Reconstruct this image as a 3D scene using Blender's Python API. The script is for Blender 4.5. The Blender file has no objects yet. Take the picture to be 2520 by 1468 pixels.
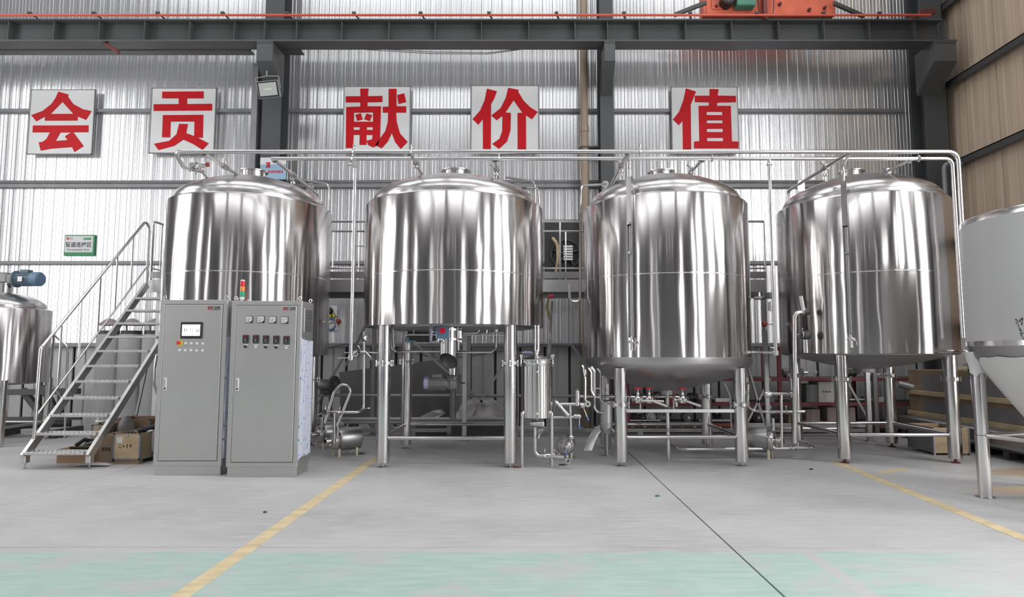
import bpy, bmesh, math, random
from mathutils import Vector, Matrix
from mathutils.geometry import tessellate_polygon
random.seed(7)
C = bpy.context.scene.collection
SC = bpy.context.scene
# ------------------------------------------------------------------ camera
F = 1580.0; PX0 = 1285.0; PY0 = 734.0; H = 1.40
PITCH = math.atan(136.0 / F)
cam = bpy.data.cameras.new('camera'); camo = bpy.data.objects.new('camera', cam); C.objects.link(camo)
cam.sensor_width = 36.0; cam.lens = 36.0 * F / 2520.0
cam.shift_x = (1260.0 - PX0) / 2520.0
cam.clip_start = 0.05; cam.clip_end = 200
camo.location = (0, 0, H); camo.rotation_euler = (math.pi / 2 + PITCH, 0, 0)
SC.camera = camo
# ------------------------------------------------------------------ view, world, hall light
SC.view_settings.view_transform = 'Standard'
try: SC.view_settings.look = 'None'
except Exception: pass
SC.view_settings.gamma = 1.0; SC.view_settings.use_curve_mapping = False
SC.view_settings.exposure = -0.32
w = bpy.data.worlds.new('hall_sky'); SC.world = w; w.use_nodes = True
w.node_tree.nodes['Background'].inputs[0].default_value = (0.86, 0.93, 1.0, 1)
w.node_tree.nodes['Background'].inputs[1].default_value = 1.0
SC.cycles.max_bounces = 8; SC.cycles.glossy_bounces = 4; SC.cycles.diffuse_bounces = 4
SC.cycles.sample_clamp_indirect = 6.0
SC.cycles.use_denoising = True
def area(name, loc, rot, sx, sy, power, col=(1, 1, 1)):
    l = bpy.data.lights.new(name, 'AREA'); l.shape = 'RECTANGLE'; l.size = sx; l.size_y = sy
    l.energy = power; l.color = col
    o = bpy.data.objects.new(name, l); C.objects.link(o); o.location = loc; o.rotation_euler = rot
    return o
HP = math.pi / 2
XL, XR, YB, YF, ZC = -13.0, 8.35, 12.5, -13.0, 13.0     # hall: left, right, back wall, front wall, eaves
# roof lights (translucent strips) and daylight through the windows and the open gate of the hall
for k, x in enumerate((-9.5, -4.5, 0.5, 5.5)):
    area('skylight', (x, 7.2, ZC - 0.06), (0, 0, 0), 4.2, 5.0, 230, (0.98, 0.99, 1.0)); area('skylight', (x, -3.4, ZC - 0.06), (0, 0, 0), 4.2, 5.0, 260, (0.98, 0.99, 1.0))
for (x, wdt, pw) in ((-9.8, 1.6, 260), (-6.6, 0.5, 80), (-4.6, 1.2, 150), (-1.6, 0.25, 80), (-0.3, 0.2, 70), (1.1, 0.3, 90), (5.4, 1.9, 650)):
    area('front_daylight', (x, YF + 0.12, 5.6), (HP, 0, math.pi), wdt, 10.0, pw * 1.75)
for (y, ln, pw) in ((5.6, 0.9, 260), (3.3, 1.3, 380), (-0.6, 1.5, 520), (-4.6, 1.2, 300)):
    area('side_daylight', (XR - 0.12, y, 4.9), (0, HP, 0), 8.6, ln, pw * 1.3)
for (y, ln, pw) in ((7.2, 4.4, 520), (0.5, 0.8, 120), (-5.0, 0.8, 120)):
    area('side_daylight', (XL + 0.12, y, 5.0), (0, -HP, 0), 8.0, ln, pw * 1.3)
# ------------------------------------------------------------------ helpers
def at(px, py, Y):
    cx = (px - PX0) / F; cy = (PY0 - py) / F
    dy = math.cos(PITCH) - cy * math.sin(PITCH); dz = math.sin(PITCH) + cy * math.cos(PITCH)
    s = Y / dy
    return Vector((cx * s, Y, H + s * dz))
def zat(py, Y): return at(PX0, py, Y).z
def xat(px, py, Y): return at(px, py, Y).x
def onfloor(px, py):
    cx = (px - PX0) / F; cy = (PY0 - py) / F
    dy = math.cos(PITCH) - cy * math.sin(PITCH); dz = math.sin(PITCH) + cy * math.cos(PITCH)
    s = -H / dz
    return Vector((cx * s, s * dy, 0.0))
V = Vector
ORG = {}
def empty(name, loc):
    o = bpy.data.objects.new(name, None); C.objects.link(o); o.location = loc
    o.empty_display_size = 0.1
    ORG[o.name] = Vector(loc); return o
def tag(o, label=None, cat=None, group=None, kind=None):
    if label: o['label'] = label
    if cat: o['category'] = cat
    if group: o['group'] = group
    if kind: o['kind'] = kind
    return o
def thing(name, label, cat, loc=(0, 0, 0), group=None):
    return tag(empty(name, loc), label, cat, group)
def fillet(pts, rad, n=5):
    pts = [Vector(p) for p in pts]; out = [pts[0]]
    for i in range(1, len(pts) - 1):
        a, b, c = pts[i - 1], pts[i], pts[i + 1]
        d1 = (a - b); d2 = (c - b); l1, l2 = d1.length, d2.length
        if l1 < 1e-6 or l2 < 1e-6: continue
        d1 /= l1; d2 /= l2
        ang = d1.angle(d2)
        if ang > math.pi - 0.05: out.append(b); continue
        t = min(rad / math.tan(ang / 2), l1 * 0.49, l2 * 0.49)
        p1, p2 = b + d1 * t, b + d2 * t
        for k in range(n + 1):
            s = k / n
            out.append((1 - s) ** 2 * p1 + 2 * s * (1 - s) * b + s * s * p2)
    out.append(pts[-1]); return out
def frame_of(d):
    d = d.normalized()
    u = Vector((0, 0, 1)) if abs(d.z) < 0.95 else Vector((1, 0, 0))
    a = d.cross(u).normalized(); b = a.cross(d).normalized()
    return a, b
class MB:
    def __init__(s): s.v = []; s.f = []
    def add(s, vs, fs):
        n = len(s.v); s.v += [Vector(p) for p in vs]; s.f += [tuple(i + n for i in f) for f in fs]; return s
    def box(s, lo, hi):
        (x0, y0, z0), (x1, y1, z1) = lo, hi
        x0, x1 = min(x0, x1), max(x0, x1); y0, y1 = min(y0, y1), max(y0, y1); z0, z1 = min(z0, z1), max(z0, z1)
        return s.add([(x0, y0, z0), (x1, y0, z0), (x1, y1, z0), (x0, y1, z0), (x0, y0, z1), (x1, y0, z1), (x1, y1, z1), (x0, y1, z1)],
                     [(0, 3, 2, 1), (4, 5, 6, 7), (0, 1, 5, 4), (1, 2, 6, 5), (2, 3, 7, 6), (3, 0, 4, 7)])
    def bbox(s, lo, hi, b=0.01):
        """box with chamfered edges"""
        c = [(lo[i] + hi[i]) / 2 for i in range(3)]; h = [abs(hi[i] - lo[i]) / 2 for i in range(3)]
        b = min(b, min(h) * 0.45)
        vs = {}; vl = []
        def vid(sx, sy, sz, ax):
            k = (sx, sy, sz, ax)
            if k not in vs:
                p = [sx * (h[0] - b), sy * (h[1] - b), sz * (h[2] - b)]; p[ax] = (sx, sy, sz)[ax] * h[ax]
                vs[k] = len(vl); vl.append((c[0] + p[0], c[1] + p[1], c[2] + p[2]))
            return vs[k]
        fs = []
        for ax in range(3):
            o1, o2 = [i for i in range(3) if i != ax]
            for sg in (-1, 1):
                q = []
                for (m, n) in ((-1, -1), (1, -1), (1, 1), (-1, 1)):
                    t = [0, 0, 0]; t[ax] = sg; t[o1] = m; t[o2] = n; q.append(vid(*t, ax))
                flip = (sg < 0) != (ax == 1)
                fs.append(tuple(reversed(q)) if flip else tuple(q))
        for ax in range(3):
            o1, o2 = [i for i in range(3) if i != ax]
            for m in (-1, 1):
                for n in (-1, 1):
                    q = []
                    for (e, aa) in ((-1, o1), (1, o1), (1, o2), (-1, o2)):
                        t = [0, 0, 0]; t[ax] = e; t[o1] = m; t[o2] = n; q.append(vid(*t, aa))
                    fs.append(tuple(q))
        for sx in (-1, 1):
            for sy in (-1, 1):
                for sz in (-1, 1):
                    fs.append(tuple(vid(sx, sy, sz, a) for a in range(3)))
        return s.add(vl, fs)
    def beam(s, p0, p1, wx, wy, up=None):
        """rectangular bar from p0 to p1"""
        p0, p1 = Vector(p0), Vector(p1); d = (p1 - p0)
        if up is None: a, b = frame_of(d)
        else:
            b = Vector(up).normalized(); a = d.normalized().cross(b).normalized(); b = a.cross(d.normalized()).normalized()
        vs = []
        for p in (p0, p1):
            for (i, j) in ((-1, -1), (1, -1), (1, 1), (-1, 1)): vs.append(p + a * i * wx / 2 + b * j * wy / 2)
        return s.add(vs, [(0, 1, 2, 3), (7, 6, 5, 4), (0, 4, 5, 1), (1, 5, 6, 2), (2, 6, 7, 3), (3, 7, 4, 0)])
    def tube(s, pts, r, n=10, caps=True):
        pts = [Vector(p) for p in pts]; m = len(pts)
        if m < 2: return s
        a, b = frame_of(pts[1] - pts[0]); rings = []; prev = (pts[1] - pts[0]).normalized()
        for i in range(m):
            if i == 0: d = (pts[1] - pts[0]).normalized()
            elif i == m - 1: d = (pts[-1] - pts[-2]).normalized()
            else:
                d = ((pts[i + 1] - pts[i]).normalized() + (pts[i] - pts[i - 1]).normalized())
                d = d.normalized() if d.length > 1e-6 else prev
            q = prev.rotation_difference(d); a = q @ a; b = q @ b; prev = d
            rr = r[i] if isinstance(r, (list, tuple)) else r
            rings.append([pts[i] + (a * math.cos(2 * math.pi * k / n) + b * math.sin(2 * math.pi * k / n)) * rr for k in range(n)])
        vs = [p for rg in rings for p in rg]; fs = []
        for i in range(m - 1):
            for k in range(n):
                fs.append((i * n + k, i * n + (k + 1) % n, (i + 1) * n + (k + 1) % n, (i + 1) * n + k))
        if caps:
            fs.append(tuple(reversed(range(n)))); fs.append(tuple((m - 1) * n + k for k in range(n)))
        return s.add(vs, fs)
    def cyl(s, p0, p1, r, r1=None, n=20): return s.tube([p0, p1], [r, r if r1 is None else r1], n)
    def lathe(s, prof, c=(0, 0, 0), n=32, axis=None):
        """prof: (radius, height) pairs turned about axis through c"""
        c = Vector(c)
        if axis is None: d, a, b = Vector((0, 0, 1)), Vector((1, 0, 0)), Vector((0, 1, 0))
        else:
            d = Vector(axis).normalized(); a, b = frame_of(d); b = d.cross(a)
        vs = []; fs = []; ids = []
        for (r, h) in prof:
            if r < 1e-5: ids.append([len(vs)]); vs.append(c + d * h)
            else:
                ids.append(list(range(len(vs), len(vs) + n)))
                vs += [c + d * h + (a * math.cos(2 * math.pi * k / n) + b * math.sin(2 * math.pi * k / n)) * r for k in range(n)]
        for i in range(len(prof) - 1):
            p, q = ids[i], ids[i + 1]
            if len(p) == 1 and len(q) == 1: continue
            for k in range(n):
                k2 = (k + 1) % n
                if len(p) == 1: fs.append((p[0], q[k2], q[k]))
                elif len(q) == 1: fs.append((p[k], p[k2], q[0]))
                else: fs.append((p[k], p[k2], q[k2], q[k]))
        return s.add(vs, fs)
    def prism(s, loops, fn, depth):
        """loops: outer + holes of (u, v); fn maps (u, v, d) -> point; depth offset"""
        tri = tessellate_polygon([[Vector((u, v, 0)) for (u, v) in lp] for lp in loops])
        flat = [p for lp in loops for p in lp]; n = len(flat)
        vs = [fn(u, v, 0) for (u, v) in flat] + [fn(u, v, depth) for (u, v) in flat]
        fs = [tuple(t) for t in tri] + [tuple(i + n for i in reversed(t)) for t in tri]
        k = 0
        for lp in loops:
            m = len(lp)
            for i in range(m): fs.append((k + i, k + (i + 1) % m, k + (i + 1) % m + n, k + i + n))
            k += m
        return s.add(vs, fs)
    def torus(s, c, R, r, axis=(0, 0, 1), n=20, m=8):
        c = Vector(c); a, b = frame_of(Vector(axis)); d = Vector(axis).normalized(); vs = []; fs = []
        for i in range(n):
            t = 2 * math.pi * i / n; e = a * math.cos(t) + b * math.sin(t)
            for j in range(m):
                q = 2 * math.pi * j / m; vs.append(c + e * (R + r * math.cos(q)) + d * r * math.sin(q))
        for i in range(n):
            for j in range(m): fs.append((i * m + j, ((i + 1) % n) * m + j, ((i + 1) % n) * m + (j + 1) % m, i * m + (j + 1) % m))
        return s.add(vs, fs)
    def mesh(s, name, m, off=Vector((0, 0, 0)), smooth=35):
        me = bpy.data.meshes.new(name); me.from_pydata([tuple(p - off) for p in s.v], [], s.f)
        bm = bmesh.new(); bm.from_mesh(me); bmesh.ops.recalc_face_normals(bm, faces=bm.faces); bm.to_mesh(me); bm.free()
        if smooth:
            me.shade_smooth(); me.set_sharp_from_angle(angle=math.radians(smooth))
        if m: me.materials.append(m)
        return me
    def build(s, name, m, parent=None, smooth=35, label=None, org=None, kind=None):
        off = ORG.get(parent.name, Vector((0, 0, 0))) if parent else (Vector(org) if org else Vector((0, 0, 0)))
        o = bpy.data.objects.new(name, s.mesh(name, m, off, smooth)); C.objects.link(o)
        if parent: o.parent = parent
        elif org: o.location = org
        ORG[o.name] = off
        if label: o['label'] = label
        if kind: o['kind'] = kind
        return o
def copy_tree(o, parent=None, loc=None, rz=None, label=None):
    c = o.copy(); C.objects.link(c)
    if parent: c.parent = parent
    if loc is not None: c.location = loc
    if rz is not None: c.rotation_euler = (0, 0, rz)
    if label: c['label'] = label
    for ch in list(o.children): copy_tree(ch, c)
    return c
# ------------------------------------------------------------------ materials
def mat(name, col, metal=0.0, rough=0.5, var=0.0, vscale=(3, 3, 3), bump=0.0, bscale=(20, 20, 20), rvar=0.0, aniso=0.0, spec=None, emit=None, alpha=None, trans=None):
    m = bpy.data.materials.new(name); m.use_nodes = True; nt = m.node_tree; b = nt.nodes['Principled BSDF']
    b.inputs['Base Color'].default_value = (*col, 1); b.inputs['Metallic'].default_value = metal; b.inputs['Roughness'].default_value = rough
    if spec is not None: b.inputs['Specular IOR Level'].default_value = spec
    if emit: b.inputs['Emission Color'].default_value = (*emit[0], 1); b.inputs['Emission Strength'].default_value = emit[1]
    if trans is not None: b.inputs['Transmission Weight'].default_value = trans
    if alpha is not None: b.inputs['Alpha'].default_value = alpha
    tc = nt.nodes.new('ShaderNodeTexCoord')
    def noise(sc, detail=4.0):
        mp = nt.nodes.new('ShaderNodeMapping'); mp.inputs['Scale'].default_value = sc; nt.links.new(tc.outputs['Object'], mp.inputs[0])
        n = nt.nodes.new('ShaderNodeTexNoise'); n.inputs['Scale'].default_value = 1.0; n.inputs['Detail'].default_value = detail
        nt.links.new(mp.outputs[0], n.inputs['Vector']); return n
    if var > 0:
        n = noise(vscale); r = nt.nodes.new('ShaderNodeMapRange'); r.inputs[1].default_value = 0.3; r.inputs[2].default_value = 0.7
        r.inputs[3].default_value = 1 - var; r.inputs[4].default_value = 1 + var; nt.links.new(n.outputs['Fac'], r.inputs[0])
        mx = nt.nodes.new('ShaderNodeMix'); mx.data_type = 'RGBA'; mx.blend_type = 'MULTIPLY'; mx.inputs[0].default_value = 1
        mx.inputs[6].default_value = (*col, 1); nt.links.new(r.outputs[0], mx.inputs[7]); nt.links.new(mx.outputs[2], b.inputs['Base Color'])
        if rvar > 0:
            r2 = nt.nodes.new('ShaderNodeMapRange'); r2.inputs[1].default_value = 0.3; r2.inputs[2].default_value = 0.7
            r2.inputs[3].default_value = rough - rvar; r2.inputs[4].default_value = rough + rvar
            nt.links.new(n.outputs['Fac'], r2.inputs[0]); nt.links.new(r2.outputs[0], b.inputs['Roughness'])
    if bump > 0:
        n = noise(bscale, 3.0); bp = nt.nodes.new('ShaderNodeBump'); bp.inputs['Strength'].default_value = 1.0; bp.inputs['Distance'].default_value = bump
        nt.links.new(n.outputs['Fac'], bp.inputs['Height']); nt.links.new(bp.outputs[0], b.inputs['Normal'])
    if aniso > 0:
        b.inputs['Anisotropic'].default_value = aniso; b.inputs['Anisotropic Rotation'].default_value = 0.25
        t = nt.nodes.new('ShaderNodeTangent'); t.direction_type = 'RADIAL'; t.axis = 'Z'; nt.links.new(t.outputs[0], b.inputs['Tangent'])
    return m
M = {}
M['shell'] = mat('polished_shell_steel', (0.64, 0.612, 0.612), 1, 0.16, var=0.04, vscale=(14, 14, 0.6), bump=0.014, bscale=(1.5, 1.5, 0.35), aniso=0.93)
M['dome'] = mat('brushed_dome_steel', (0.66, 0.64, 0.64), 1, 0.27, var=0.05, vscale=(4, 4, 30), aniso=0.5)
M['steel'] = mat('stainless_steel', (0.66, 0.64, 0.64), 1, 0.2, var=0.05, vscale=(20, 20, 3))
M['leg'] = mat('polished_leg_steel', (0.66, 0.64, 0.64), 1, 0.14, var=0.05, vscale=(20, 20, 1), aniso=0.4)
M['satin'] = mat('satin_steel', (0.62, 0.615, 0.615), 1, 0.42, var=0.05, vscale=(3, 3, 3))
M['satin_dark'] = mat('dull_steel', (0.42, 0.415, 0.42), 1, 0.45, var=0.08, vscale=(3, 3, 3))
M['cabinet'] = mat('cabinet_sheet_steel', (0.56, 0.555, 0.55), 0.9, 0.40, var=0.05, vscale=(1.5, 1.5, 1.2))
M['beam'] = mat('grey_painted_steel', (0.072, 0.074, 0.076), 0, 0.5, var=0.15, vscale=(1.5, 1.5, 1.5))
M['column'] = mat('column_grey_paint', (0.062, 0.064, 0.067), 0, 0.55, var=0.12, vscale=(1, 1, 0.6))
M['girt'] = mat('galvanised_girt', (0.24, 0.24, 0.25), 0.2, 0.5, var=0.1)
M['wall'] = mat('foil_faced_sheet', (0.74, 0.74, 0.755), 0.75, 0.22, var=0.08, vscale=(9, 9, 0.1), bump=0.0022, bscale=(60, 1, 0.03))
M['dado'] = mat('dull_grey_sheet', (0.46, 0.46, 0.465), 0.1, 0.55, var=0.12, vscale=(2, 2, 0.5))
M['tan'] = mat('tan_board', (0.52, 0.41, 0.31), 0, 0.6, var=0.16, vscale=(9, 9, 0.35))
M['tan_rail'] = mat('dark_rail', (0.06, 0.057, 0.06), 0, 0.55, var=0.1)
M['hall'] = mat('hall_sheet', (0.16, 0.16, 0.16), 0, 0.6, var=0.1)
M['hall_dark'] = mat('hall_dark_sheet', (0.05, 0.05, 0.053), 0, 0.6, var=0.1)
M['roof'] = mat('roof_sheet', (0.3, 0.3, 0.31), 0, 0.7, var=0.1)
M['red'] = mat('sign_red', (0.50, 0.006, 0.012), 0, 0.5, var=0.07, vscale=(2, 2, 2), spec=0.2)
M['board'] = mat('sign_board_white', (0.66, 0.66, 0.66), 0, 0.5, var=0.05, vscale=(2, 2, 2))
M['rail_red'] = mat('conductor_red', (0.62, 0.09, 0.05), 0, 0.45)
M['orange'] = mat('crane_orange', (0.62, 0.13, 0.07), 0, 0.5, var=0.15, vscale=(4, 4, 4))
M['green_box'] = mat('motor_green', (0.07, 0.22, 0.15), 0, 0.45, var=0.1)
M['black'] = mat('black_plastic', (0.02, 0.02, 0.021), 0, 0.45)
M['dark'] = mat('dark_iron', (0.08, 0.08, 0.082), 0.3, 0.5, var=0.15)
M['dark_plate'] = mat('dark_plate', (0.13, 0.13, 0.13), 0.1, 0.6, var=0.15, vscale=(1.5, 1.5, 1.5))
M['motor'] = mat('motor_grey', (0.2, 0.2, 0.2), 0.5, 0.45, var=0.1)
M['shroud'] = mat('pump_shroud', (0.40, 0.395, 0.395), 1, 0.35, var=0.05)
M['blue'] = mat('actuator_blue', (0.115, 0.20, 0.30), 0, 0.5, var=0.1)
M['blue_dark'] = mat('motor_blue', (0.09, 0.14, 0.18), 0, 0.45, var=0.1)
M['signal_red'] = mat('bright_red', (0.65, 0.0, 0.035), 0, 0.4)
M['lilac'] = mat('lilac_metal', (0.36, 0.35, 0.50), 0.3, 0.4)
M['white'] = mat('white_plastic', (0.72, 0.72, 0.71), 0, 0.45)
M['white_tank'] = mat('white_jacket', (0.60, 0.60, 0.60), 0, 0.5, var=0.05)
M['film'] = mat('grey_protective_film', (0.40, 0.40, 0.40), 0.0, 0.42, var=0.05, vscale=(1.2, 1.2, 1.2))
M['film_light'] = mat('white_protective_film', (0.56, 0.56, 0.56), 0.0, 0.45, var=0.06, vscale=(2, 2, 2))
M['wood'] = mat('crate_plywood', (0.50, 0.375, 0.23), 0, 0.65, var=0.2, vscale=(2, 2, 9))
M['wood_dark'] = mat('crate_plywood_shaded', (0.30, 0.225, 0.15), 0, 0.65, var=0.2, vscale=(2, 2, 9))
M['wood_pale'] = mat('pale_batten', (0.56, 0.45, 0.28), 0, 0.6, var=0.15, vscale=(3, 3, 3))
M['card'] = mat('cardboard', (0.30, 0.19, 0.115), 0, 0.75, var=0.1)
M['box_white'] = mat('white_carton', (0.66, 0.66, 0.65), 0, 0.65, var=0.06)
M['box_pink'] = mat('pale_pink_carton', (0.44, 0.35, 0.35), 0, 0.7, var=0.1)
M['rack'] = mat('rack_maroon', (0.25, 0.055, 0.085), 0, 0.5, var=0.12)
M['rack_orange'] = mat('rack_rust', (0.33, 0.10, 0.05), 0, 0.55, var=0.15)
M['ink'] = mat('black_ink', (0.012, 0.012, 0.012), 0, 0.5)
M['yellow'] = mat('warning_yellow', (0.68, 0.55, 0.06), 0, 0.5)
M['sign_green'] = mat('sign_green', (0.02, 0.23, 0.085), 0, 0.5)
M['sign_white'] = mat('sign_white', (0.62, 0.62, 0.63), 0, 0.5)
M['sign_blue'] = mat('sign_blue', (0.04, 0.14, 0.34), 0, 0.5)
M['poster'] = mat('poster_blue', (0.26, 0.40, 0.52), 0, 0.5, var=0.2, vscale=(0.5, 0.5, 2))
M['pipe_brown'] = mat('brown_downpipe', (0.29, 0.225, 0.165), 0, 0.5, var=0.1, vscale=(2, 2, 1))
M['hat'] = mat('pinkish_lid', (0.36, 0.30, 0.30), 0.3, 0.5, var=0.05)
M['sack'] = mat('grey_sackcloth', (0.22, 0.21, 0.21), 0, 0.7, var=0.2, vscale=(8, 8, 8), bump=0.02, bscale=(9, 9, 9))
M['plastic_wrap'] = mat('plastic_sheet', (0.56, 0.54, 0.54), 0, 0.22, var=0.15, vscale=(5, 5, 5), bump=0.05, bscale=(6, 6, 6))
M['foot_cream'] = mat('cream_rubber_foot', (0.66, 0.62, 0.48), 0, 0.5)
M['valve_red'] = mat('handwheel_red', (0.55, 0.02, 0.04), 0, 0.4)
M['handle_blue'] = mat('handle_blue', (0.08, 0.16, 0.50), 0, 0.4)
M['sensor_red'] = mat('sensor_cap_red', (0.30, 0.05, 0.035), 0, 0.4)
M['rust_red'] = mat('rust_red', (0.16, 0.035, 0.035), 0, 0.55)
M['glass'] = mat('clear_glass', (0.95, 0.97, 0.97), 0, 0.03, trans=1.0)
M['lamp_red'] = mat('stack_red', (0.62, 0.02, 0.03), 0, 0.3, emit=((0.8, 0.02, 0.03), 0.12))
M['lamp_orange'] = mat('stack_orange', (0.75, 0.24, 0.06), 0, 0.3, emit=((0.9, 0.3, 0.08), 0.12))
M['lamp_green'] = mat('stack_green', (0.02, 0.33, 0.17), 0, 0.3, emit=((0.02, 0.5, 0.25), 0.1))
M['screen'] = mat('touch_screen_lit', (0.8, 0.85, 0.9), 0, 0.3, emit=((0.95, 0.98, 1.0), 0.9))
M['lens'] = mat('floodlight_lens', (0.62, 0.63, 0.62), 0.4, 0.18)
M['led'] = mat('led_chip', (0.55, 0.56, 0.42), 0, 0.4)
M['cable'] = mat('cable_black', (0.03, 0.03, 0.03), 0, 0.5)
def peel_material():
    m = mat('printed_peel_film', (0.72, 0.74, 0.82), 0, 0.4); nt = m.node_tree; b = nt.nodes['Principled BSDF']
    tc = nt.nodes.new('ShaderNodeTexCoord'); mp = nt.nodes.new('ShaderNodeMapping'); mp.inputs['Scale'].default_value = (1, 14, 9)
    mp.inputs['Rotation'].default_value = (0.12, 0, 0)
    nt.links.new(tc.outputs['Object'], mp.inputs[0])
    w_ = nt.nodes.new('ShaderNodeTexWave'); w_.bands_direction = 'Y'; w_.inputs['Scale'].default_value = 0.75; w_.inputs['Distortion'].default_value = 0.6
    v = nt.nodes.new('ShaderNodeTexVoronoi'); v.inputs['Scale'].default_value = 1.6
    nt.links.new(mp.outputs[0], w_.inputs[0]); nt.links.new(mp.outputs[0], v.inputs[0])
    cr = nt.nodes.new('ShaderNodeValToRGB'); cr.color_ramp.elements[0].color = (0.48, 0.50, 0.68, 1); cr.color_ramp.elements[1].color = (0.80, 0.81, 0.86, 1)
    nt.links.new(w_.outputs['Fac'], cr.inputs[0])
    lt = nt.nodes.new('ShaderNodeMath'); lt.operation = 'LESS_THAN'; lt.inputs[1].default_value = 0.22; nt.links.new(v.outputs['Distance'], lt.inputs[0])
    mx = nt.nodes.new('ShaderNodeMix'); mx.data_type = 'RGBA'; nt.links.new(lt.outputs[0], mx.inputs[0]); nt.links.new(cr.outputs[0], mx.inputs[6])
    mx.inputs[7].default_value = (0.10, 0.27, 0.55, 1); nt.links.new(mx.outputs[2], b.inputs['Base Color']); return m
M['peel'] = peel_material()
def text_part(txt, size, fn_loc, m, parent, name='lettering', rot=(HP, 0, 0), bold=0.0, align='CENTER', depth=0.001):
    cu = bpy.data.curves.new('t', 'FONT'); cu.body = txt; cu.size = size; cu.align_x = align; cu.align_y = 'CENTER'
    cu.extrude = depth; cu.offset = bold; cu.resolution_u = 3
    o = bpy.data.objects.new('t', cu); C.objects.link(o)
    dg = bpy.context.evaluated_depsgraph_get(); me = bpy.data.meshes.new_from_object(o.evaluated_get(dg))
    bpy.data.objects.remove(o)
    off = ORG.get(parent.name, Vector((0, 0, 0)))
    mt = Matrix.Translation(Vector(fn_loc) - off) @ (rot if isinstance(rot, Matrix) else Matrix.Rotation(rot[2], 4, 'Z') @ Matrix.Rotation(rot[0], 4, 'X') @ Matrix.Rotation(rot[1], 4, 'Y'))
    me.transform(mt); me.materials.clear(); me.materials.append(m); me.name = name
    p = bpy.data.objects.new(name, me); C.objects.link(p); p.parent = parent; ORG[p.name] = off
    return p
# ================================================================== SETTING
def floor_material():
    m = bpy.data.materials.new('worn_concrete'); m.use_nodes = True; nt = m.node_tree; L = nt.links.new
    b = nt.nodes['Principled BSDF']; tc = nt.nodes.new('ShaderNodeTexCoord')
    def noise(sc, det=5.0, rough=0.55):
        mp = nt.nodes.new('ShaderNodeMapping'); mp.inputs['Scale'].default_value = sc; L(tc.outputs['Object'], mp.inputs[0])
        n = nt.nodes.new('ShaderNodeTexNoise'); n.inputs['Scale'].default_value = 1; n.inputs['Detail'].default_value = det; n.inputs['Roughness'].default_value = rough
        L(mp.outputs[0], n.inputs['Vector']); return n.outputs['Fac']
    def rng(src, a, c, lo, hi, smooth=True):
        r = nt.nodes.new('ShaderNodeMapRange'); r.interpolation_type = 'SMOOTHSTEP' if smooth else 'LINEAR'
        for i, v in zip((1, 2, 3, 4), (a, c, lo, hi)): r.inputs[i].default_value = v
        L(src, r.inputs[0]); return r.outputs[0]
    def mth(op, a, c):
        n = nt.nodes.new('ShaderNodeMath'); n.operation = op
        for i, v in enumerate((a, c)):
            if isinstance(v, (int, float)): n.inputs[i].default_value = v
            else: L(v, n.inputs[i])
        return n.outputs[0]
    def mix(f, a, c):
        n = nt.nodes.new('ShaderNodeMix'); n.data_type = 'RGBA'; L(f, n.inputs[0])
        for i, v in ((6, a), (7, c)):
            if isinstance(v, tuple): n.inputs[i].default_value = (*v, 1)
            else: L(v, n.inputs[i])
        return n.outputs[2]
    sx = nt.nodes.new('ShaderNodeSeparateXYZ'); L(tc.outputs['Object'], sx.inputs[0])
    big = noise((0.55, 0.8, 1)); streak = noise((3.0, 16, 1), 6, 0.65); fine = noise((22, 60, 1), 3)
    grey = mix(rng(big, 0.3, 0.7, 0, 1), (0.40, 0.395, 0.395), (0.50, 0.495, 0.495))
    grey = mix(rng(streak, 0.35, 0.75, 0, 1), grey, (0.52, 0.515, 0.515))
    green = mix(rng(streak, 0.3, 0.7, 0, 1), (0.34, 0.47, 0.425), (0.43, 0.545, 0.50))
    green = mix(rng(noise((1.4, 1.8, 1), 6, 0.7), 0.48, 0.64, 0, 0.85), green, (0.47, 0.47, 0.465))
    yy = mth('ADD', sx.outputs[1], mth('MULTIPLY', noise((2.5, 6, 1)), 0.10))
    gm = mth('MULTIPLY', rng(yy, 4.76, 4.72, 0, 1), rng(mth('ADD', sx.outputs[0], mth('MULTIPLY', noise((1.5, 2.5, 1)), 1.6)), 4.2, 3.0, 0, 1))
    bare = rng(mth('ABSOLUTE', mth('SUBTRACT', sx.outputs[0], 2.02), 0.0), 0.03, 0.06, 0, 1)   # pale scuffed stripe in the green paint
    gm = mth('MULTIPLY', mth('MULTIPLY', gm, bare), rng(yy, 1.2, 1.3, 0, 1))   # the green walkway ends just short of the camera
    col = mix(gm, grey, green)
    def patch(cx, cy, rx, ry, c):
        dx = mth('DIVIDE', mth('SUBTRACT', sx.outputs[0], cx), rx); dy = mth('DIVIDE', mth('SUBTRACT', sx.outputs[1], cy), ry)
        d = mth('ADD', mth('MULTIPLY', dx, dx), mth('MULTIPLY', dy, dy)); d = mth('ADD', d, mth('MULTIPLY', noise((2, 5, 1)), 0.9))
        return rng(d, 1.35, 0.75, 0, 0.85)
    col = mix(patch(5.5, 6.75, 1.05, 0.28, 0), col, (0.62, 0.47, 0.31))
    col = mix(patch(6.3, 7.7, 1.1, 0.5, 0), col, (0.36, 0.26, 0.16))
    col = mix(rng(fine, 0.66, 0.74, 0, 0.35), col, (0.66, 0.66, 0.66))
    col = mix(rng(noise((5, 9, 1), 7, 0.7), 0.67, 0.72, 0, 0.5), col, (0.24, 0.24, 0.24))
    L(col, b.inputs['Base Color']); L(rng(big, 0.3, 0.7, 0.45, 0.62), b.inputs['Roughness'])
    b.inputs['Specular IOR Level'].default_value = 0.35
    bp = nt.nodes.new('ShaderNodeBump'); bp.inputs['Distance'].default_value = 0.002; L(streak, bp.inputs['Height']); L(bp.outputs[0], b.inputs['Normal'])
    return m
M['floor'] = floor_material()
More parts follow.
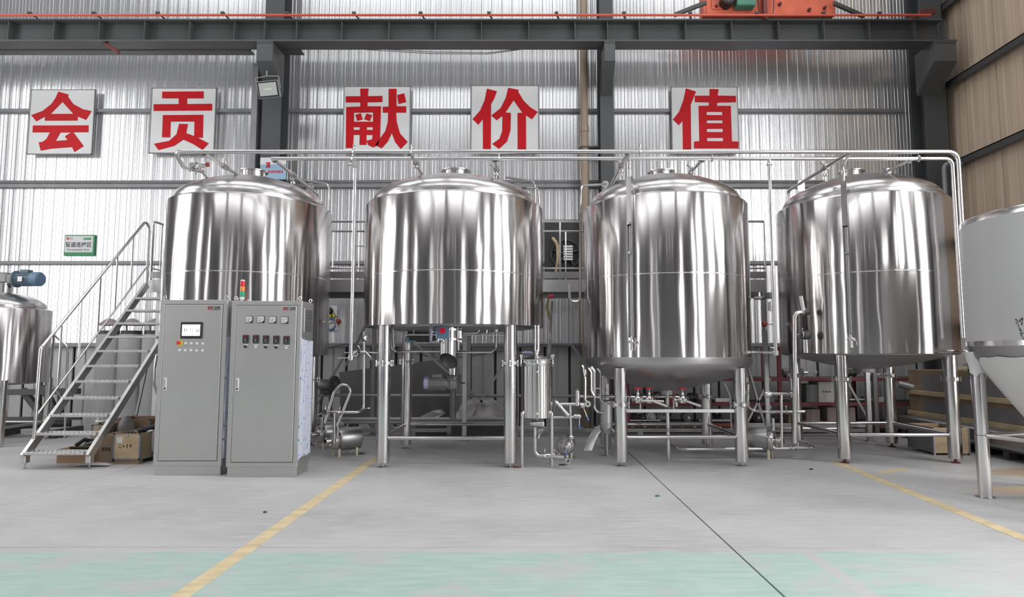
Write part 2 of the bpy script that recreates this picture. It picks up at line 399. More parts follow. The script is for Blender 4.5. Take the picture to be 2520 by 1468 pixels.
M['line'] = mat('worn_yellow_paint', (0.64, 0.52, 0.32), 0, 0.55, var=0.18, vscale=(3, 9, 3))
def struct(name, mb, m, org=None, smooth=35):
    o = mb.build(name, m, None, smooth, org=org); o['kind'] = 'structure'; return o
fl = struct('floor', MB().box((XL, YF, -0.30), (XR, YB, -0.012)), mat('joint_dirt', (0.07, 0.07, 0.07), 0, 0.9), org=(0, 0, 0), smooth=0)
xs = [XL, -11.1, -4.83, 1.52, 7.86, XR]; ys = [YF, -7.8, -1.5, 4.81, 11.1, YB]
for i in range(len(xs) - 1):
    for j in range(len(ys) - 1):
        g = 0.006
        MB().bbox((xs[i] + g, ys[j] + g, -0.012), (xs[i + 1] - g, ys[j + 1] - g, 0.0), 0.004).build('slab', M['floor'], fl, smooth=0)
def strip(p0, p1, wd, name='yellow_line'):
    p0, p1 = Vector(p0), Vector(p1); d = (p1 - p0).normalized(); n = Vector((-d.y, d.x, 0)) * wd / 2; u = Vector((0, 0, 0.0025))
    mb = MB(); mb.add([p0 - n, p0 + n, p1 + n, p1 - n, p0 - n + u, p0 + n + u, p1 + n + u, p1 - n + u],
                      [(0, 1, 2, 3), (7, 6, 5, 4), (0, 4, 5, 1), (1, 5, 6, 2), (2, 6, 7, 3), (3, 7, 4, 0)])
    return mb.build(name, M['line'], fl, smooth=0)
strip((-1.99, 1.5, 0), (-1.97, 8.75, 0), 0.115); strip((3.72, 3.6, 0), (4.08, 8.55, 0), 0.115)
strip((4.22, 7.72, 0), (4.72, 8.02, 0), 0.10)
# ---- back wall: dado of dull sheets, ledge, then tall foil faced strips
wb = struct('wall_back', MB().box((XL, YB + 0.03, 0), (XR, YB + 0.12, ZC + 0.4)), M['hall_dark'], org=(0, 0, 0), smooth=0)
SW = 0.206
def strip_mesh(k):
    rnd = random.Random(k); t = rnd.uniform(-0.0035, 0.0035)
    pr = [(0.0, 0.014), (0.004, 0.002), (0.03, 0.0), (0.058, -0.001), (0.064, -0.005), (0.074, -0.005), (0.08, -0.001), (0.126, 0.001), (0.132, -0.003), (0.142, -0.003), (0.148, 0.001), (SW - 0.008, 0.002), (SW - 0.003, -0.004), (SW, 0.014)]
    mb = MB(); z0, z1 = 0.0, ZC - 1.60; n = len(pr)
    for z in (z0, z1):
        for (x, y) in pr: mb.v.append(Vector((x, y + t * (x / SW - 0.5), z)))
    mb.f = [(i, i + 1, n + i + 1, n + i) for i in range(n - 1)]
    me = mb.mesh('sheet_strip', M['wall'], smooth=0); return me
SM = [strip_mesh(k) for k in range(10)]
x = XL + 0.02; i = 0
while x < XR - 0.02:
    o = bpy.data.objects.new('sheet', SM[(i * 7 + 3) % 10]); C.objects.link(o); o.parent = wb; o.location = (x, YB, 1.60); x += SW; i += 1
def dado_mesh():
    pr = [(0, 0.02), (0.01, 0.0), (0.19, 0.0), (0.20, 0.02), (0.24, 0.02), (0.25, 0.0), (0.43, 0.0), (0.44, 0.02)]
    mb = MB(); n = len(pr)
    for z in (0.0, 1.53):
        for (x_, y_) in pr: mb.v.append(Vector((x_, y_, z)))
    mb.f = [(i_, i_ + 1, n + i_ + 1, n + i_) for i_ in range(n - 1)]
    return mb.mesh('dado_sheet', M['dado'], smooth=0)
DM = dado_mesh(); x = XL + 0.02
while x < XR - 0.1:
    o = bpy.data.objects.new('dado_sheet', DM); C.objects.link(o); o.parent = wb; o.location = (x, YB - 0.015, 0); x += 0.48
MB().bbox((XL, YB - 0.10, 1.53), (XR, YB + 0.02, 1.61), 0.01).build('ledge', M['girt'], wb)
for z in (3.17, 4.70, 6.23, 8.05):
    MB().bbox((XL, YB - 0.085, z - 0.035), (7.62, YB - 0.008, z + 0.035), 0.008).build('girt', M['girt'], wb)
cd = MB()
for dz in (0.075, 0.10):
    cd.tube([(XL, YB - 0.06, 4.70 + dz), (-8, YB - 0.06, 4.70 + dz), (-2, YB - 0.06, 4.70 + dz + 0.01), (7.6, YB - 0.06, 4.70 + dz)], 0.013, 8)
cd.build('conduit', M['girt'], wb)
# ---- right wall: tan boards in a dark frame of rails
wr = struct('wall_right', MB().box((XR + 0.02, YF, 0), (XR + 0.14, YB, ZC + 0.4)), M['hall_dark'], org=(0, 0, 0), smooth=0)
y = YB - 0.02; k = 0
while y > 9.3:
    mb = MB(); pr = [(0, 0.03), (0.006, 0.0), (0.14, 0.0), (0.15, 0.006), (0.16, 0.0), (0.30, 0.0), (0.31, 0.006), (0.32, 0.0), (0.46, 0.0), (0.47, 0.006), (0.48, 0.0), (0.62, 0.0), (0.63, 0.006), (0.64, 0.0), (0.774, 0.0), (0.78, 0.03)]
    if k == 0:
        n = len(pr)
        for z in (0, ZC):
            for (a, d) in pr: mb.v.append(Vector((d, -a, z)))
        mb.f = [(q, q + 1, n + q + 1, n + q) for q in range(n - 1)]
        TB = mb.mesh('wall_board', M['tan'], smooth=0)
    o = bpy.data.objects.new('wall_board', TB); C.objects.link(o); o.parent = wr; o.location = (XR - 0.01, y, 0); y -= 0.79; k += 1
MB().box((XR - 0.01, YF, 0), (XR + 0.02, 2.0, ZC)).build('plain_sheet', M['hall'], wr, smooth=0)
MB().box((XR - 0.01, 2.0, 0), (XR + 0.02, y + 0.02, ZC)).build('pale_sheet', M['white_tank'], wr, smooth=0)
for z in (1.9, 3.46, 5.03, 6.60, 8.17, 9.7):
    mb = MB(); mb.box((XR - 0.16, 1.0, z), (XR - 0.01, YB - 0.1, z + 0.02)); mb.box((XR - 0.16, 1.0, z - 0.11), (XR - 0.145, YB - 0.1, z + 0.02))
    mb.build('girt', M['tan_rail'], wr, smooth=0)
# ---- left and front walls, roof (seen only as reflections)
wl = struct('wall_left', MB().box((XL - 0.12, YF, 0), (XL, YB, ZC + 0.4)), M['hall'], org=(0, 0, 0), smooth=0)
wf = struct('wall_front', MB().box((XL, YF - 0.12, 0), (XR, YF, ZC + 0.4)), M['hall'], org=(0, 0, 0), smooth=0)
ce = struct('ceiling', MB().box((XL, YF, ZC), (XR, YB, ZC + 0.15)), M['roof'], org=(0, 0, 0), smooth=0)
for k, (xa_, xb_, mm) in enumerate(((XL, -10.7, 'hall'), (-8.9, -7.0, 'white_tank'), (-6.2, -5.4, 'hall'), (-3.9, -1.8, 'hall_dark'), (-1.4, -0.45, 'hall_dark'), (-0.15, 0.9, 'hall_dark'), (1.3, 2.9, 'hall_dark'), (2.9, 4.3, 'hall'), (6.5, 7.2, 'hall'), (7.2, XR, 'hall_dark'))):
    MB().box((xa_, YF + 0.02, 0), (xb_, YF + 0.25, ZC)).build('wall_bay', M[mm], wf, smooth=0)
for xx in (-10.7, -8.9, -7.0, -5.4, -3.9, 2.9, 4.3, 6.5):
    MB().box((xx - 0.14, YF + 0.02, 0), (xx + 0.14, YF + 0.5, ZC)).build('pilaster', M['hall_dark'], wf, smooth=0)
MB().box((XL, YF + 0.02, 7.4), (XR, YF + 0.3, 7.9)).build('crane_girder', M['hall_dark'], wf, smooth=0)
# added dark screen with slits, out of view, shaped to band the tank reflections
wi = struct('reflection_screen', MB().box((-2.35, -4.4, 0), (-0.95, -4.3, 6.2)), M['hall_dark'], org=(0, 0, 0), smooth=0)
for (xa_, xb_) in ((-0.87, 0.35), (0.42, 1.05), (1.12, 1.95)):
    MB().box((xa_, -4.4, 0), (xb_, -4.3, 6.2)).build('reflection_slat', M['hall_dark'], wi, smooth=0)
for k, yy in enumerate((6.6, 4.45, 1.9, -2.0, -5.6, -9.0)):
    MB().box((XR - 0.42, yy - 0.2, 0), (XR - 0.02, yy + 0.2, ZC)).build('pilaster', M['hall_dark'], wr, smooth=0)
for k, yy in enumerate((9.0, 3.6, -1.8, -7.2)):
    MB().box((XL + 0.02, yy - 0.2, 0), (XL + 0.42, yy + 0.2, ZC)).build('pilaster', M['hall_dark'], wl, smooth=0)
for k, yy in enumerate((-10, -6, -2, 2, 6, 10)):
    MB().box((XL, yy - 0.06, ZC - 0.25), (XR, yy + 0.06, ZC - 0.02)).build('rafter', M['hall'], ce, smooth=0)
# ================================================================== STEEL FRAME
def h_column(name, x, y0, y1, wx, label, z1=ZC - 0.02):
    t = thing(name, label, 'column', (x, (y0 + y1) / 2, 0))
    MB().box((x - wx / 2, y0, 0), (x + wx / 2, y0 + 0.025, z1)).build('front_flange', M['column'], t, smooth=0)
    MB().box((x - wx / 2, y1 - 0.025, 0), (x + wx / 2, y1, z1)).build('rear_flange', M['column'], t, smooth=0)
    MB().box((x - 0.012, y0 + 0.025, 0), (x + 0.012, y1 - 0.025, z1)).build('web', M['column'], t, smooth=0)
    MB().bbox((x - wx / 2 - 0.08, y0 - 0.08, 0), (x + wx / 2 + 0.08, y1 + 0.08, 0.025)).build('base_plate', M['column'], t)
    return t
BY0, BY1 = 11.40, 11.74                                 # crane girder flange, front and rear edge
ZB0, ZB1 = zat(101, BY0), zat(46, BY0)
def corbel(t, x, wx, y0):
    mb = MB(); zb = ZB0 - 0.03
    def fn(u, v, d): return Vector((x - wx / 2 + d, u, v))
    mb.prism([[(BY0 + 0.02, zb), (y0 + 0.02, zb), (y0 + 0.02, zb - 0.75), (BY0 + 0.02, zb - 0.32)]], fn, 0.022)
    mb.prism([[(BY0 + 0.02, zb), (y0 + 0.02, zb), (y0 + 0.02, zb - 0.75), (BY0 + 0.02, zb - 0.32)]], lambda u, v, d: Vector((x + wx / 2 - 0.022 + d, u, v)), 0.022)
    mb.box((x - wx / 2, BY0, zb), (x + wx / 2, y0 + 0.02, zb + 0.025)); mb.box((x - wx / 2, BY0 + 0.01, zb - 0.345), (x + wx / 2, BY0 + 0.025, zb))
    mb.add([(x - wx / 2, BY0 + 0.02, zb - 0.32), (x + wx / 2, BY0 + 0.02, zb - 0.32), (x + wx / 2, y0, zb - 0.76), (x - wx / 2, y0, zb - 0.76),
            (x - wx / 2, BY0 + 0.02, zb - 0.345), (x + wx / 2, BY0 + 0.02, zb - 0.345), (x + wx / 2, y0, zb - 0.785), (x - wx / 2, y0, zb - 0.785)],
           [(0, 1, 2, 3), (7, 6, 5, 4), (0, 4, 5, 1), (1, 5, 6, 2), (2, 6, 7, 3), (3, 7, 4, 0)])
    mb.build('corbel', M['beam'], t, smooth=0)
ca = h_column('steel_column', xat(668, 300, 11.98), 11.96, 12.36, 0.36, 'dark grey steel column carrying the floodlight and the blue poster')
corbel(ca, xat(660, 180, 11.6), 0.30, 11.96)
cb = h_column('steel_column', xat(1494, 300, 11.98), 11.96, 12.36, 0.26, 'dark grey steel column beside the brown downpipe')
corbel(cb, xat(1498, 180, 11.6), 0.20, 11.96)
cc = h_column('steel_column', xat(2303, 300, 11.98), 11.96, 12.40, 0.42, 'dark grey steel column in the corner by the tan boards')
corbel(cc, xat(2312, 180, 11.6), 0.42, 11.96)
mb = MB(); xx = xat(633, 300, 12.05) - 0.05
mb.box((xx - 0.055, 12.0, 0), (xx + 0.055, 12.012, 7.0)); mb.box((xx - 0.055, 12.012, 0), (xx - 0.045, 12.3, 7.0)); mb.box((xx + 0.045, 12.012, 0), (xx + 0.055, 12.3, 7.0))
o = mb.build('channel_post', M['girt'], org=(xx, 12.1, 0), smooth=0); o.data.transform(Matrix.Translation((0, 0, 0)))
tag(o, 'slim grey steel channel post just left of the floodlight column', 'post')
# crane girder
xl, xr = XL + 0.1, xat(2356, 100, BY0)
gb = thing('crane_girder', 'long dark grey crane girder with welded stiffeners across the whole wall', 'girder', (0, BY0, ZB0))
MB().box((xl, BY0, ZB1 - 0.028), (xr - 0.25, BY1, ZB1)).build('top_flange', M['beam'], gb, smooth=0)
MB().box((xl, BY0, ZB0), (xr, BY1, ZB0 + 0.03)).build('bottom_flange', M['beam'], gb, smooth=0)
MB().box((xl, 11.56, ZB0 + 0.03), (xr - 0.25, 11.58, ZB1 - 0.028)).build('web', M['beam'], gb, smooth=0)
for px in (-90, 21, 133, 244, 356, 467, 577, 651, 730, 841, 957, 1071, 1185, 1301, 1415, 1495, 1573, 1687, 1801, 1916, 2028, 2140, 2252, 2325):
    xx = xat(px, 75, BY0 + 0.03)
    MB().box((xx - 0.007, BY0 + 0.02, ZB0 + 0.03), (xx + 0.007, 11.56, ZB1 - 0.028)).build('stiffener', M['beam'], gb, smooth=0)
MB().bbox((xl, 11.54, ZB1), (xr - 0.4, 11.60, ZB1 + 0.06), 0.01).build('crane_rail', M['dark'], gb)
# red conductor rail
rr = thing('conductor_rail', 'thin red conductor rail clipped along the top of the crane girder', 'rail', (0, BY0 - 0.1, ZB1))
zr = zat(37, BY0 - 0.12)
MB().tube([(xl, BY0 - 0.12, zr), (xat(2290, 37, BY0 - 0.12), BY0 - 0.12, zr)], 0.022, 8).build('rail', M['rail_red'], rr)
for px in (-90, 75, 233, 390, 550, 708, 873, 1037, 1205, 1371, 1537, 1700, 1864, 2028, 2165):
    xx = xat(px, 37, BY0 - 0.12)
    MB().beam((xx - 0.03, BY0 - 0.14, zr + 0.045), (xx + 0.035, BY0 + 0.02, ZB1 + 0.012), 0.03, 0.012).box((xx - 0.045, BY0 - 0.15, zr + 0.02), (xx + 0.02, BY0 - 0.10, zr + 0.055)).build('clip', M['dark'], rr, smooth=0)
mb = MB(); a = at(2240, 45, BY0 - 0.2); mb.beam(a, at(2290, 30, BY0 + 0.1), 0.06, 0.03); mb.beam(at(2262, 32, BY0 - 0.1), at(2300, 28, BY0 + 0.1), 0.04, 0.10)
mb.build('end_bracket', M['rust_red'], rr, smooth=0)
# secondary channel under the girder on the left, with rust stub
za, zb_ = zat(125, 11.75), zat(108, 11.75)
for (xa_, x1, lab) in ((xl, xat(618, 115, 11.75), 'long dark steel tie channel under the first half of the crane girder'), (xat(694, 115, 11.75), xat(742, 115, 11.75), 'short dark steel tie channel stub just right of the floodlight column')):
    mb = MB(); mb.box((xa_, 11.75, za), (x1, 11.765, zb_)); mb.box((xa_, 11.765, za), (x1, 11.93, za + 0.014)); mb.box((xa_, 11.765, zb_ - 0.014), (x1, 11.93, zb_))
    o = mb.build('tie_channel', M['beam'], org=((xa_ + x1) / 2, 11.84, za), smooth=0); tag(o, lab, 'channel')
o = MB().beam(at(258, 106, 11.5), at(292, 130, 11.2), 0.05, 0.05).build('rust_stub', M['rust_red'], org=tuple(at(275, 118, 11.35)), smooth=0)
tag(o, 'short rust red angle stub hanging below the crane girder', 'bracket')
# crane end carriage
t = thing('crane_carriage', 'faded orange crane end carriage with green motor box on the girder', 'crane', tuple(at(1894, 38, 11.55)))
CY = 11.45
def cbx(x0, y0, x1, y1, Y0, Y1, name, m, b=0.01):
    p, q = at(x0, y1, Y0), at(x1, y0, Y0)
    return MB().bbox((p.x, Y0, p.z), (q.x, Y1, q.z), b).build(name, m, t)
cbx(1737, -70, 2053, 37, CY, CY + 0.3, 'body', M['orange'], 0.02)
cbx(1731, -70, 1741, 38, CY + 0.02, CY + 0.28, 'end_plate', M['orange'])
cbx(1752, -40, 1808, 22, CY - 0.02, CY, 'flange_plate', M['orange'], 0.004)
c = at(1789, 2, CY - 0.1)
MB().lathe([(0, -0.12), (0.11, -0.12), (0.125, -0.10), (0.125, 0.1), (0, 0.1)], c, 24, (0, 1, 0)).build('fan_cover', M['black'], t)
mb = MB()
for k in range(14):
    an = 2 * math.pi * k / 14; mb.box((c.x + 0.075 * math.cos(an) - 0.008, CY - 0.228, c.z + 0.075 * math.sin(an) - 0.008), (c.x + 0.075 * math.cos(an) + 0.008, CY - 0.216, c.z + 0.075 * math.sin(an) + 0.008))
mb.build('fan_vents', M['motor'], t, smooth=0)
cbx(1815, -40, 1860, 12, CY - 0.22, CY - 0.01, 'motor_box', M['green_box'], 0.02)
cbx(1880, -60, 1886, 47, CY - 0.12, CY - 0.05, 'collector_post', M['rust_red'], 0.004)
for (px, py) in ((1762, 17), (2028, 21), (1918, 12), (1990, 26)):
    c = at(px, py, CY); MB().cyl(c, c + V((0, -0.05, 0)), 0.032, n=6).cyl(c + V((0, -0.05, 0)), c + V((0, -0.08, 0)), 0.018, n=10).build('bolt', M['rust_red'], t)
MB().tube(fillet([at(1862, -20, CY - 0.1), at(1868, 30, CY - 0.12), at(1892, 52, CY - 0.15), at(1903, 30, CY - 0.12), at(1906, -20, CY - 0.1)], 0.1), 0.008, 6).build('cable_loop', M['cable'], t)
MB().beam(at(1660, 37, 11.6), at(1738, 6, 11.3), 0.05, 0.07).build('brace', M['beam'], t, smooth=0)
MB().beam(at(2052, 8, 11.3), at(2125, 40, 11.6), 0.05, 0.07).build('brace', M['beam'], t, smooth=0)
# sagging wires
for k, (pts, lab) in enumerate((([(690, 108), (900, 122), (1060, 132), (1200, 133), (1345, 113), (1485, 106)], 'thin black wire sagging between the floodlight column and downpipe'),
                                ([(1508, 108), (1640, 119), (1780, 124), (1900, 119), (2010, 112), (2276, 104)], 'thin black wire sagging under the crane girder beside the tan wall'))):
    Y = 11.95; mb = MB()
    for dz in (0, 0.035): mb.tube([at(px, py, Y) + V((0, 0, dz * math.sin(math.pi * i_ / 4))) for i_, (px, py) in enumerate(pts)], 0.006, 5)
    o = mb.build('wire', M['cable'], org=tuple(at(*pts[2], Y))); tag(o, lab, 'wire')
# brown downpipe
t = thing('downpipe', 'tall brown plastic downpipe with a coupling beside the column', 'pipe', (xat(1438, 300, 12.2), 12.2, 0))
xx = xat(1438, 300, 12.2)
MB().cyl((xx, 12.2, 0.0), (xx, 12.2, ZC - 0.05), 0.076, n=20).build('pipe', M['pipe_brown'], t)
for py in (318, 368):
    z = zat(py, 12.2); MB().lathe([(0.077, -0.06), (0.088, -0.055), (0.088, 0.055), (0.077, 0.06)], (xx, 12.2, z), 20).build('coupling', M['pipe_brown'], t)
z = zat(364, 12.2); MB().box((xx - 0.1, 12.1, z - 0.015), (xx + 0.28, 12.3, z + 0.015)).build('pipe_bracket', M['dark'], t, smooth=0)
# ================================================================== SIGNS
def char_sign(quad_px, zq, loops, dots, label, scale, org):
    """quad: TL, TR, BL, BR pixels; loops in zoom coordinates of the crop with that scale and origin"""
    Y = YB - 0.13
    TL, TR, BL, BR = [at(*p, Y) for p in quad_px]
    c = (TL + TR + BL + BR) / 4
    W = ((TR - TL).length + (BR - BL).length) / 2; Hh = ((TL - BL).length + (TR - BR).length) / 2
    t = thing('character_sign', label, 'sign', tuple(c), 'red character signs on the back wall')
    MB().bbox((c.x - W / 2, Y, c.z - Hh / 2), (c.x + W / 2, Y + 0.035, c.z + Hh / 2), 0.004).build('board', M['board'], t)
    mb = MB()
    for (a, b_, e, f_) in ((0, 0, 1, 0.012), (0, 0.988, 1, 1), (0, 0, 0.012, 1), (0.988, 0, 1, 1)):
        mb.box((c.x - W / 2 + a * W, Y - 0.006, c.z - Hh / 2 + b_ * Hh), (c.x - W / 2 + e * W, Y + 0.02, c.z - Hh / 2 + f_ * Hh))
    mb.build('rim', M['girt'], t, smooth=0)
    for f_ in (0.06, 0.94):
        MB().box((c.x - W / 2 + f_ * W - 0.01, Y + 0.03, c.z + Hh / 2 - 0.15), (c.x - W / 2 + f_ * W + 0.01, YB - 0.002, c.z + Hh / 2 - 0.10)).build('hanger', M['girt'], t, smooth=0)
    q = [((px - org[0]) * scale, (py - org[1]) * scale) for (px, py) in quad_px]
    ex = ((q[1][0] - q[0][0]), (q[1][1] - q[0][1])); ey = ((q[2][0] - q[0][0]), (q[2][1] - q[0][1])); det = ex[0] * ey[1] - ex[1] * ey[0]
    def uv(p):
        dx, dy = p[0] - q[0][0], p[1] - q[0][1]
        return ((dx * ey[1] - dy * ey[0]) / det, (ex[0] * dy - ex[1] * dx) / det)
    def fn(u, v, d): return Vector((c.x - W / 2 + u * W, Y - 0.001 - d, c.z + Hh / 2 - v * Hh))
    mb = MB()
    for lp in loops: mb.prism([[uv(p) for p in l] for l in lp], fn, 0.006)
    for d in dots: mb.prism([[uv(p) for p in d]], fn, 0.006)
    mb.build('character', M['red'], t, smooth=0)
char_sign([(76, 219.5), (236, 220), (66, 379), (225, 380)], None,
    [[[(478, 748), (562, 772), (556, 790), (600, 850), (680, 893), (750, 908), (705, 980), (635, 952), (635, 985), (368, 985), (368, 952), (298, 990), (256, 940), (350, 905), (420, 850), (455, 800)], [(512, 832), (415, 930), (600, 930)]],
     [[(270, 1024), (725, 1024), (724, 1080), (600, 1080), (685, 1192), (610, 1240), (590, 1200), (420, 1212), (335, 1228), (318, 1160), (350, 1157), (380, 1135), (410, 1080), (268, 1080)], [(495, 1082), (582, 1082), (532, 1112), (553, 1143), (457, 1150)]]],
    [], 'white square sign with the red character 会, first of the row', 3.316, (0, 0))
char_sign([(374, 217.5), (534, 214.5), (365, 378), (526, 376)], None,
    [[[(1326, 752), (1664, 743), (1663, 800), (1528, 803), (1528, 849), (1732, 843), (1731, 898), (1254, 910), (1255, 856), (1460, 850), (1460, 804), (1325, 806)]],
     [[(1330, 943), (1659, 934), (1653, 1120), (1612, 1120), (1700, 1165), (1650, 1218), (1570, 1170), (1495, 1138), (1420, 1190), (1293, 1226), (1256, 1176), (1380, 1150), (1440, 1095), (1462, 1010), (1533, 1012), (1518, 1085), (1583, 1108), (1587, 990), (1393, 994), (1388, 1122), (1322, 1122)]]],
    [], 'white square sign with the red character 贡 above the first tank', 3.316, (0, 0))
char_sign([(846.5, 212), (1012, 212), (841.5, 375), (1008, 375)], None,
    [[[(917, 697), (982, 696), (976, 756), (1090, 754), (1090, 803), (973, 805), (972, 836), (1078, 836), (1068, 1085), (1050, 1140), (1015, 1158), (975, 1140), (962, 1105), (1005, 1095), (1012, 1062), (962, 1060), (962, 1138), (907, 1138), (910, 1060), (862, 1060), (856, 1162), (800, 1163), (806, 842), (916, 838), (916, 805), (802, 806), (803, 757), (918, 756)],
      [(866, 887), (1015, 884), (1015, 957), (866, 957)], [(862, 1000), (910, 1000), (910, 1021), (862, 1021)], [(965, 1000), (1012, 1000), (1012, 1021), (965, 1021)]],
     [[(1140, 698), (1202, 698), (1200, 836), (1276, 836), (1275, 886), (1196, 886), (1200, 960), (1225, 1050), (1283, 1115), (1228, 1170), (1185, 1115), (1160, 1045), (1130, 1110), (1080, 1165), (1030, 1140), (1070, 1085), (1110, 1030), (1130, 960), (1134, 886), (1092, 886), (1092, 840), (1138, 838)]]],
    [[(877, 903), (920, 890), (934, 940), (890, 950)], [(964, 893), (1007, 905), (990, 952), (945, 938)], [(1207, 747), (1262, 734), (1276, 803), (1216, 818)]],
    'white square sign with the red character 献 in the middle bay', 3.192, (600, 0))
char_sign([(1158.7, 210.5), (1326, 209), (1158, 374.5), (1327, 374)], None,
    [[[(473, 698), (551, 718), (530, 775), (505, 820), (503, 1170), (442, 1170), (441, 938), (406, 982), (361, 938), (420, 870), (455, 790)]],
     [[(640, 690), (722, 705), (718, 720), (760, 790), (810, 840), (871, 877), (825, 935), (778, 905), (778, 1170), (712, 1170), (712, 887), (750, 885), (682, 788), (618, 884), (660, 886), (657, 1020), (630, 1110), (567, 1168), (514, 1130), (570, 1090), (592, 1030), (594, 910), (550, 946), (507, 908), (580, 850), (620, 770)]]],
    [], 'white square sign with the red character 价 beside the downpipe', 3.192, (1050, 0))
char_sign([(1650, 212.5), (1815, 214), (1654.5, 375), (1820, 376)], None,
    [[[(320, 797), (413, 827), (365, 945), (372, 1348), (297, 1348), (292, 1092), (258, 1130), (205, 1078), (260, 1010), (300, 900)]],
     [[(535, 804), (618, 808), (608, 865), (773, 870), (773, 927), (606, 930), (602, 958), (727, 960), (737, 1280), (795, 1282), (793, 1343), (396, 1340), (396, 1278), (444, 1275), (436, 957), (528, 957), (530, 927), (402, 923), (402, 865), (535, 865)],
      [(510, 1012), (650, 1014), (650, 1043), (510, 1041)], [(511, 1090), (653, 1090), (653, 1116), (511, 1114)], [(512, 1166), (655, 1166), (655, 1196), (512, 1194)], [(514, 1247), (657, 1248), (657, 1278), (514, 1276)]]],
    [], 'white square sign with the red character 值, last of the row', 3.67, (1600, 0))
def glyph_marks(t, c, wd, hg, n, m, name='lettering'):
    """rows of small strokes where the lettering in the photo is too small to read"""
    rnd = random.Random(n * 31 + int(abs(c[0]) * 97)); mb = MB(); g = wd / n
    for k in range(n):
        x0 = c[0] - wd / 2 + k * g + 0.08 * g; x1 = x0 + 0.84 * g; z0 = c[2] - hg / 2; th = 0.13 * hg
        for f_ in (0.05, 0.45, 0.85):
            a_, b_ = sorted((rnd.uniform(0, 0.3), rnd.uniform(0.7, 1))); mb.box((x0 + a_ * (x1 - x0), c[1], z0 + f_ * hg - th / 2), (x0 + b_ * (x1 - x0), c[1] + 0.001, z0 + f_ * hg + th / 2))
        for f_ in (rnd.uniform(0.05, 0.3), rnd.uniform(0.45, 0.6), rnd.uniform(0.75, 0.9)):
            a_, b_ = rnd.uniform(0, 0.3), rnd.uniform(0.6, 1); mb.box((x0 + f_ * (x1 - x0) - th * 0.5, c[1], z0 + a_ * hg), (x0 + f_ * (x1 - x0) + th * 0.5, c[1] + 0.001, z0 + b_ * hg))
    return mb.build(name, m, t, smooth=0)
# green area sign
Y = YB - 0.03; p, q = at(157, 629, Y), at(235, 577.5, Y); cx, cz = (p.x + q.x) / 2, (p.z + q.z) / 2; W, Hh = q.x - p.x, q.z - p.z
t = thing('area_sign', 'small green bordered white sign on the wall above the stair', 'sign', (cx, Y, cz))
MB().bbox((p.x, Y - 0.012, p.z), (q.x, Y + 0.02, q.z), 0.003).build('green_board', M['sign_green'], t)
MB().box((p.x + 0.03 * W, Y - 0.016, p.z + 0.16 * Hh), (q.x - 0.05 * W, Y - 0.011, q.z - 0.06 * Hh)).build('white_panel', M['sign_white'], t, smooth=0)
def sg(u, v): return (p.x + u * W, Y - 0.0165, q.z - v * Hh)
text_part('管道连接区', 0.103, sg(0.48, 0.49), M['ink'], t, 'chinese_lettering', bold=0.0018)
text_part('Pre-assembly Area', 0.058, sg(0.48, 0.715), M['ink'], t, 'english_lettering')
def logo(t, u0, fn, s, pill, d):
    """emblem of stacked bars with two small word lines, then a rounded pill"""
    def bx(a, b_, c_, d_, m, nm): 
        P, Q = fn(a, d_), fn(c_, b_); MB().box((P[0], P[1] - d, P[2]), (Q[0], P[1], Q[2])).build(nm, m, t, smooth=0)
    mb = MB()
    for (a, b_, c_, e) in ((0, 0, 0.085, 0.025), (0.02, 0.03, 0.075, 0.055), (0.02, 0.065, 0.075, 0.09), (0, 0.095, 0.085, 0.12), (0.02, 0.02, 0.03, 0.1), (0.065, 0.02, 0.075, 0.1)):
        P, Q = fn(u0[0] + a * s, u0[1] + e * s), fn(u0[0] + c_ * s, u0[1] + b_ * s); mb.box((P[0], P[1] - d, P[2]), (Q[0], P[1], Q[2]))
    mb.build('emblem', M['signal_red'], t, smooth=0)
    return
logo(t, (0.07, 0.12), sg, 1.0, None, 0.002)
glyph_marks(t, sg(0.225, 0.155), 0.075, 0.018, 4, M['ink']); glyph_marks(t, sg(0.225, 0.215), 0.075, 0.018, 4, M['signal_red'])
def pill(t, c, w_, h_, m, d=0.003):
    n = 8; lp = [(c[0] + w_ / 2 - h_ / 2 + h_ / 2 * math.cos(a_), c[2] + h_ / 2 * math.sin(a_)) for a_ in [-HP + math.pi * i_ / n for i_ in range(n + 1)]]
    lp += [(c[0] - w_ / 2 + h_ / 2 + h_ / 2 * math.cos(a_), c[2] + h_ / 2 * math.sin(a_)) for a_ in [HP + math.pi * i_ / n for i_ in range(n + 1)]]
    MB().prism([lp], lambda u, v, dd: Vector((u, c[1] - dd, v)), d).build('logo_pill', m, t, smooth=0)
pill(t, sg(0.76, 0.195), 0.26 * W, 0.11 * Hh, M['sign_green']); c_ = sg(0.76, 0.195)
text_part('HOL', 0.034, (c_[0] - 0.03, c_[1] - 0.004, c_[2]), M['sign_white'], t, 'logo_word'); glyph_marks(t, (c_[0] + 0.03, c_[1] - 0.004, c_[2]), 0.05, 0.014, 4, M['sign_white'])
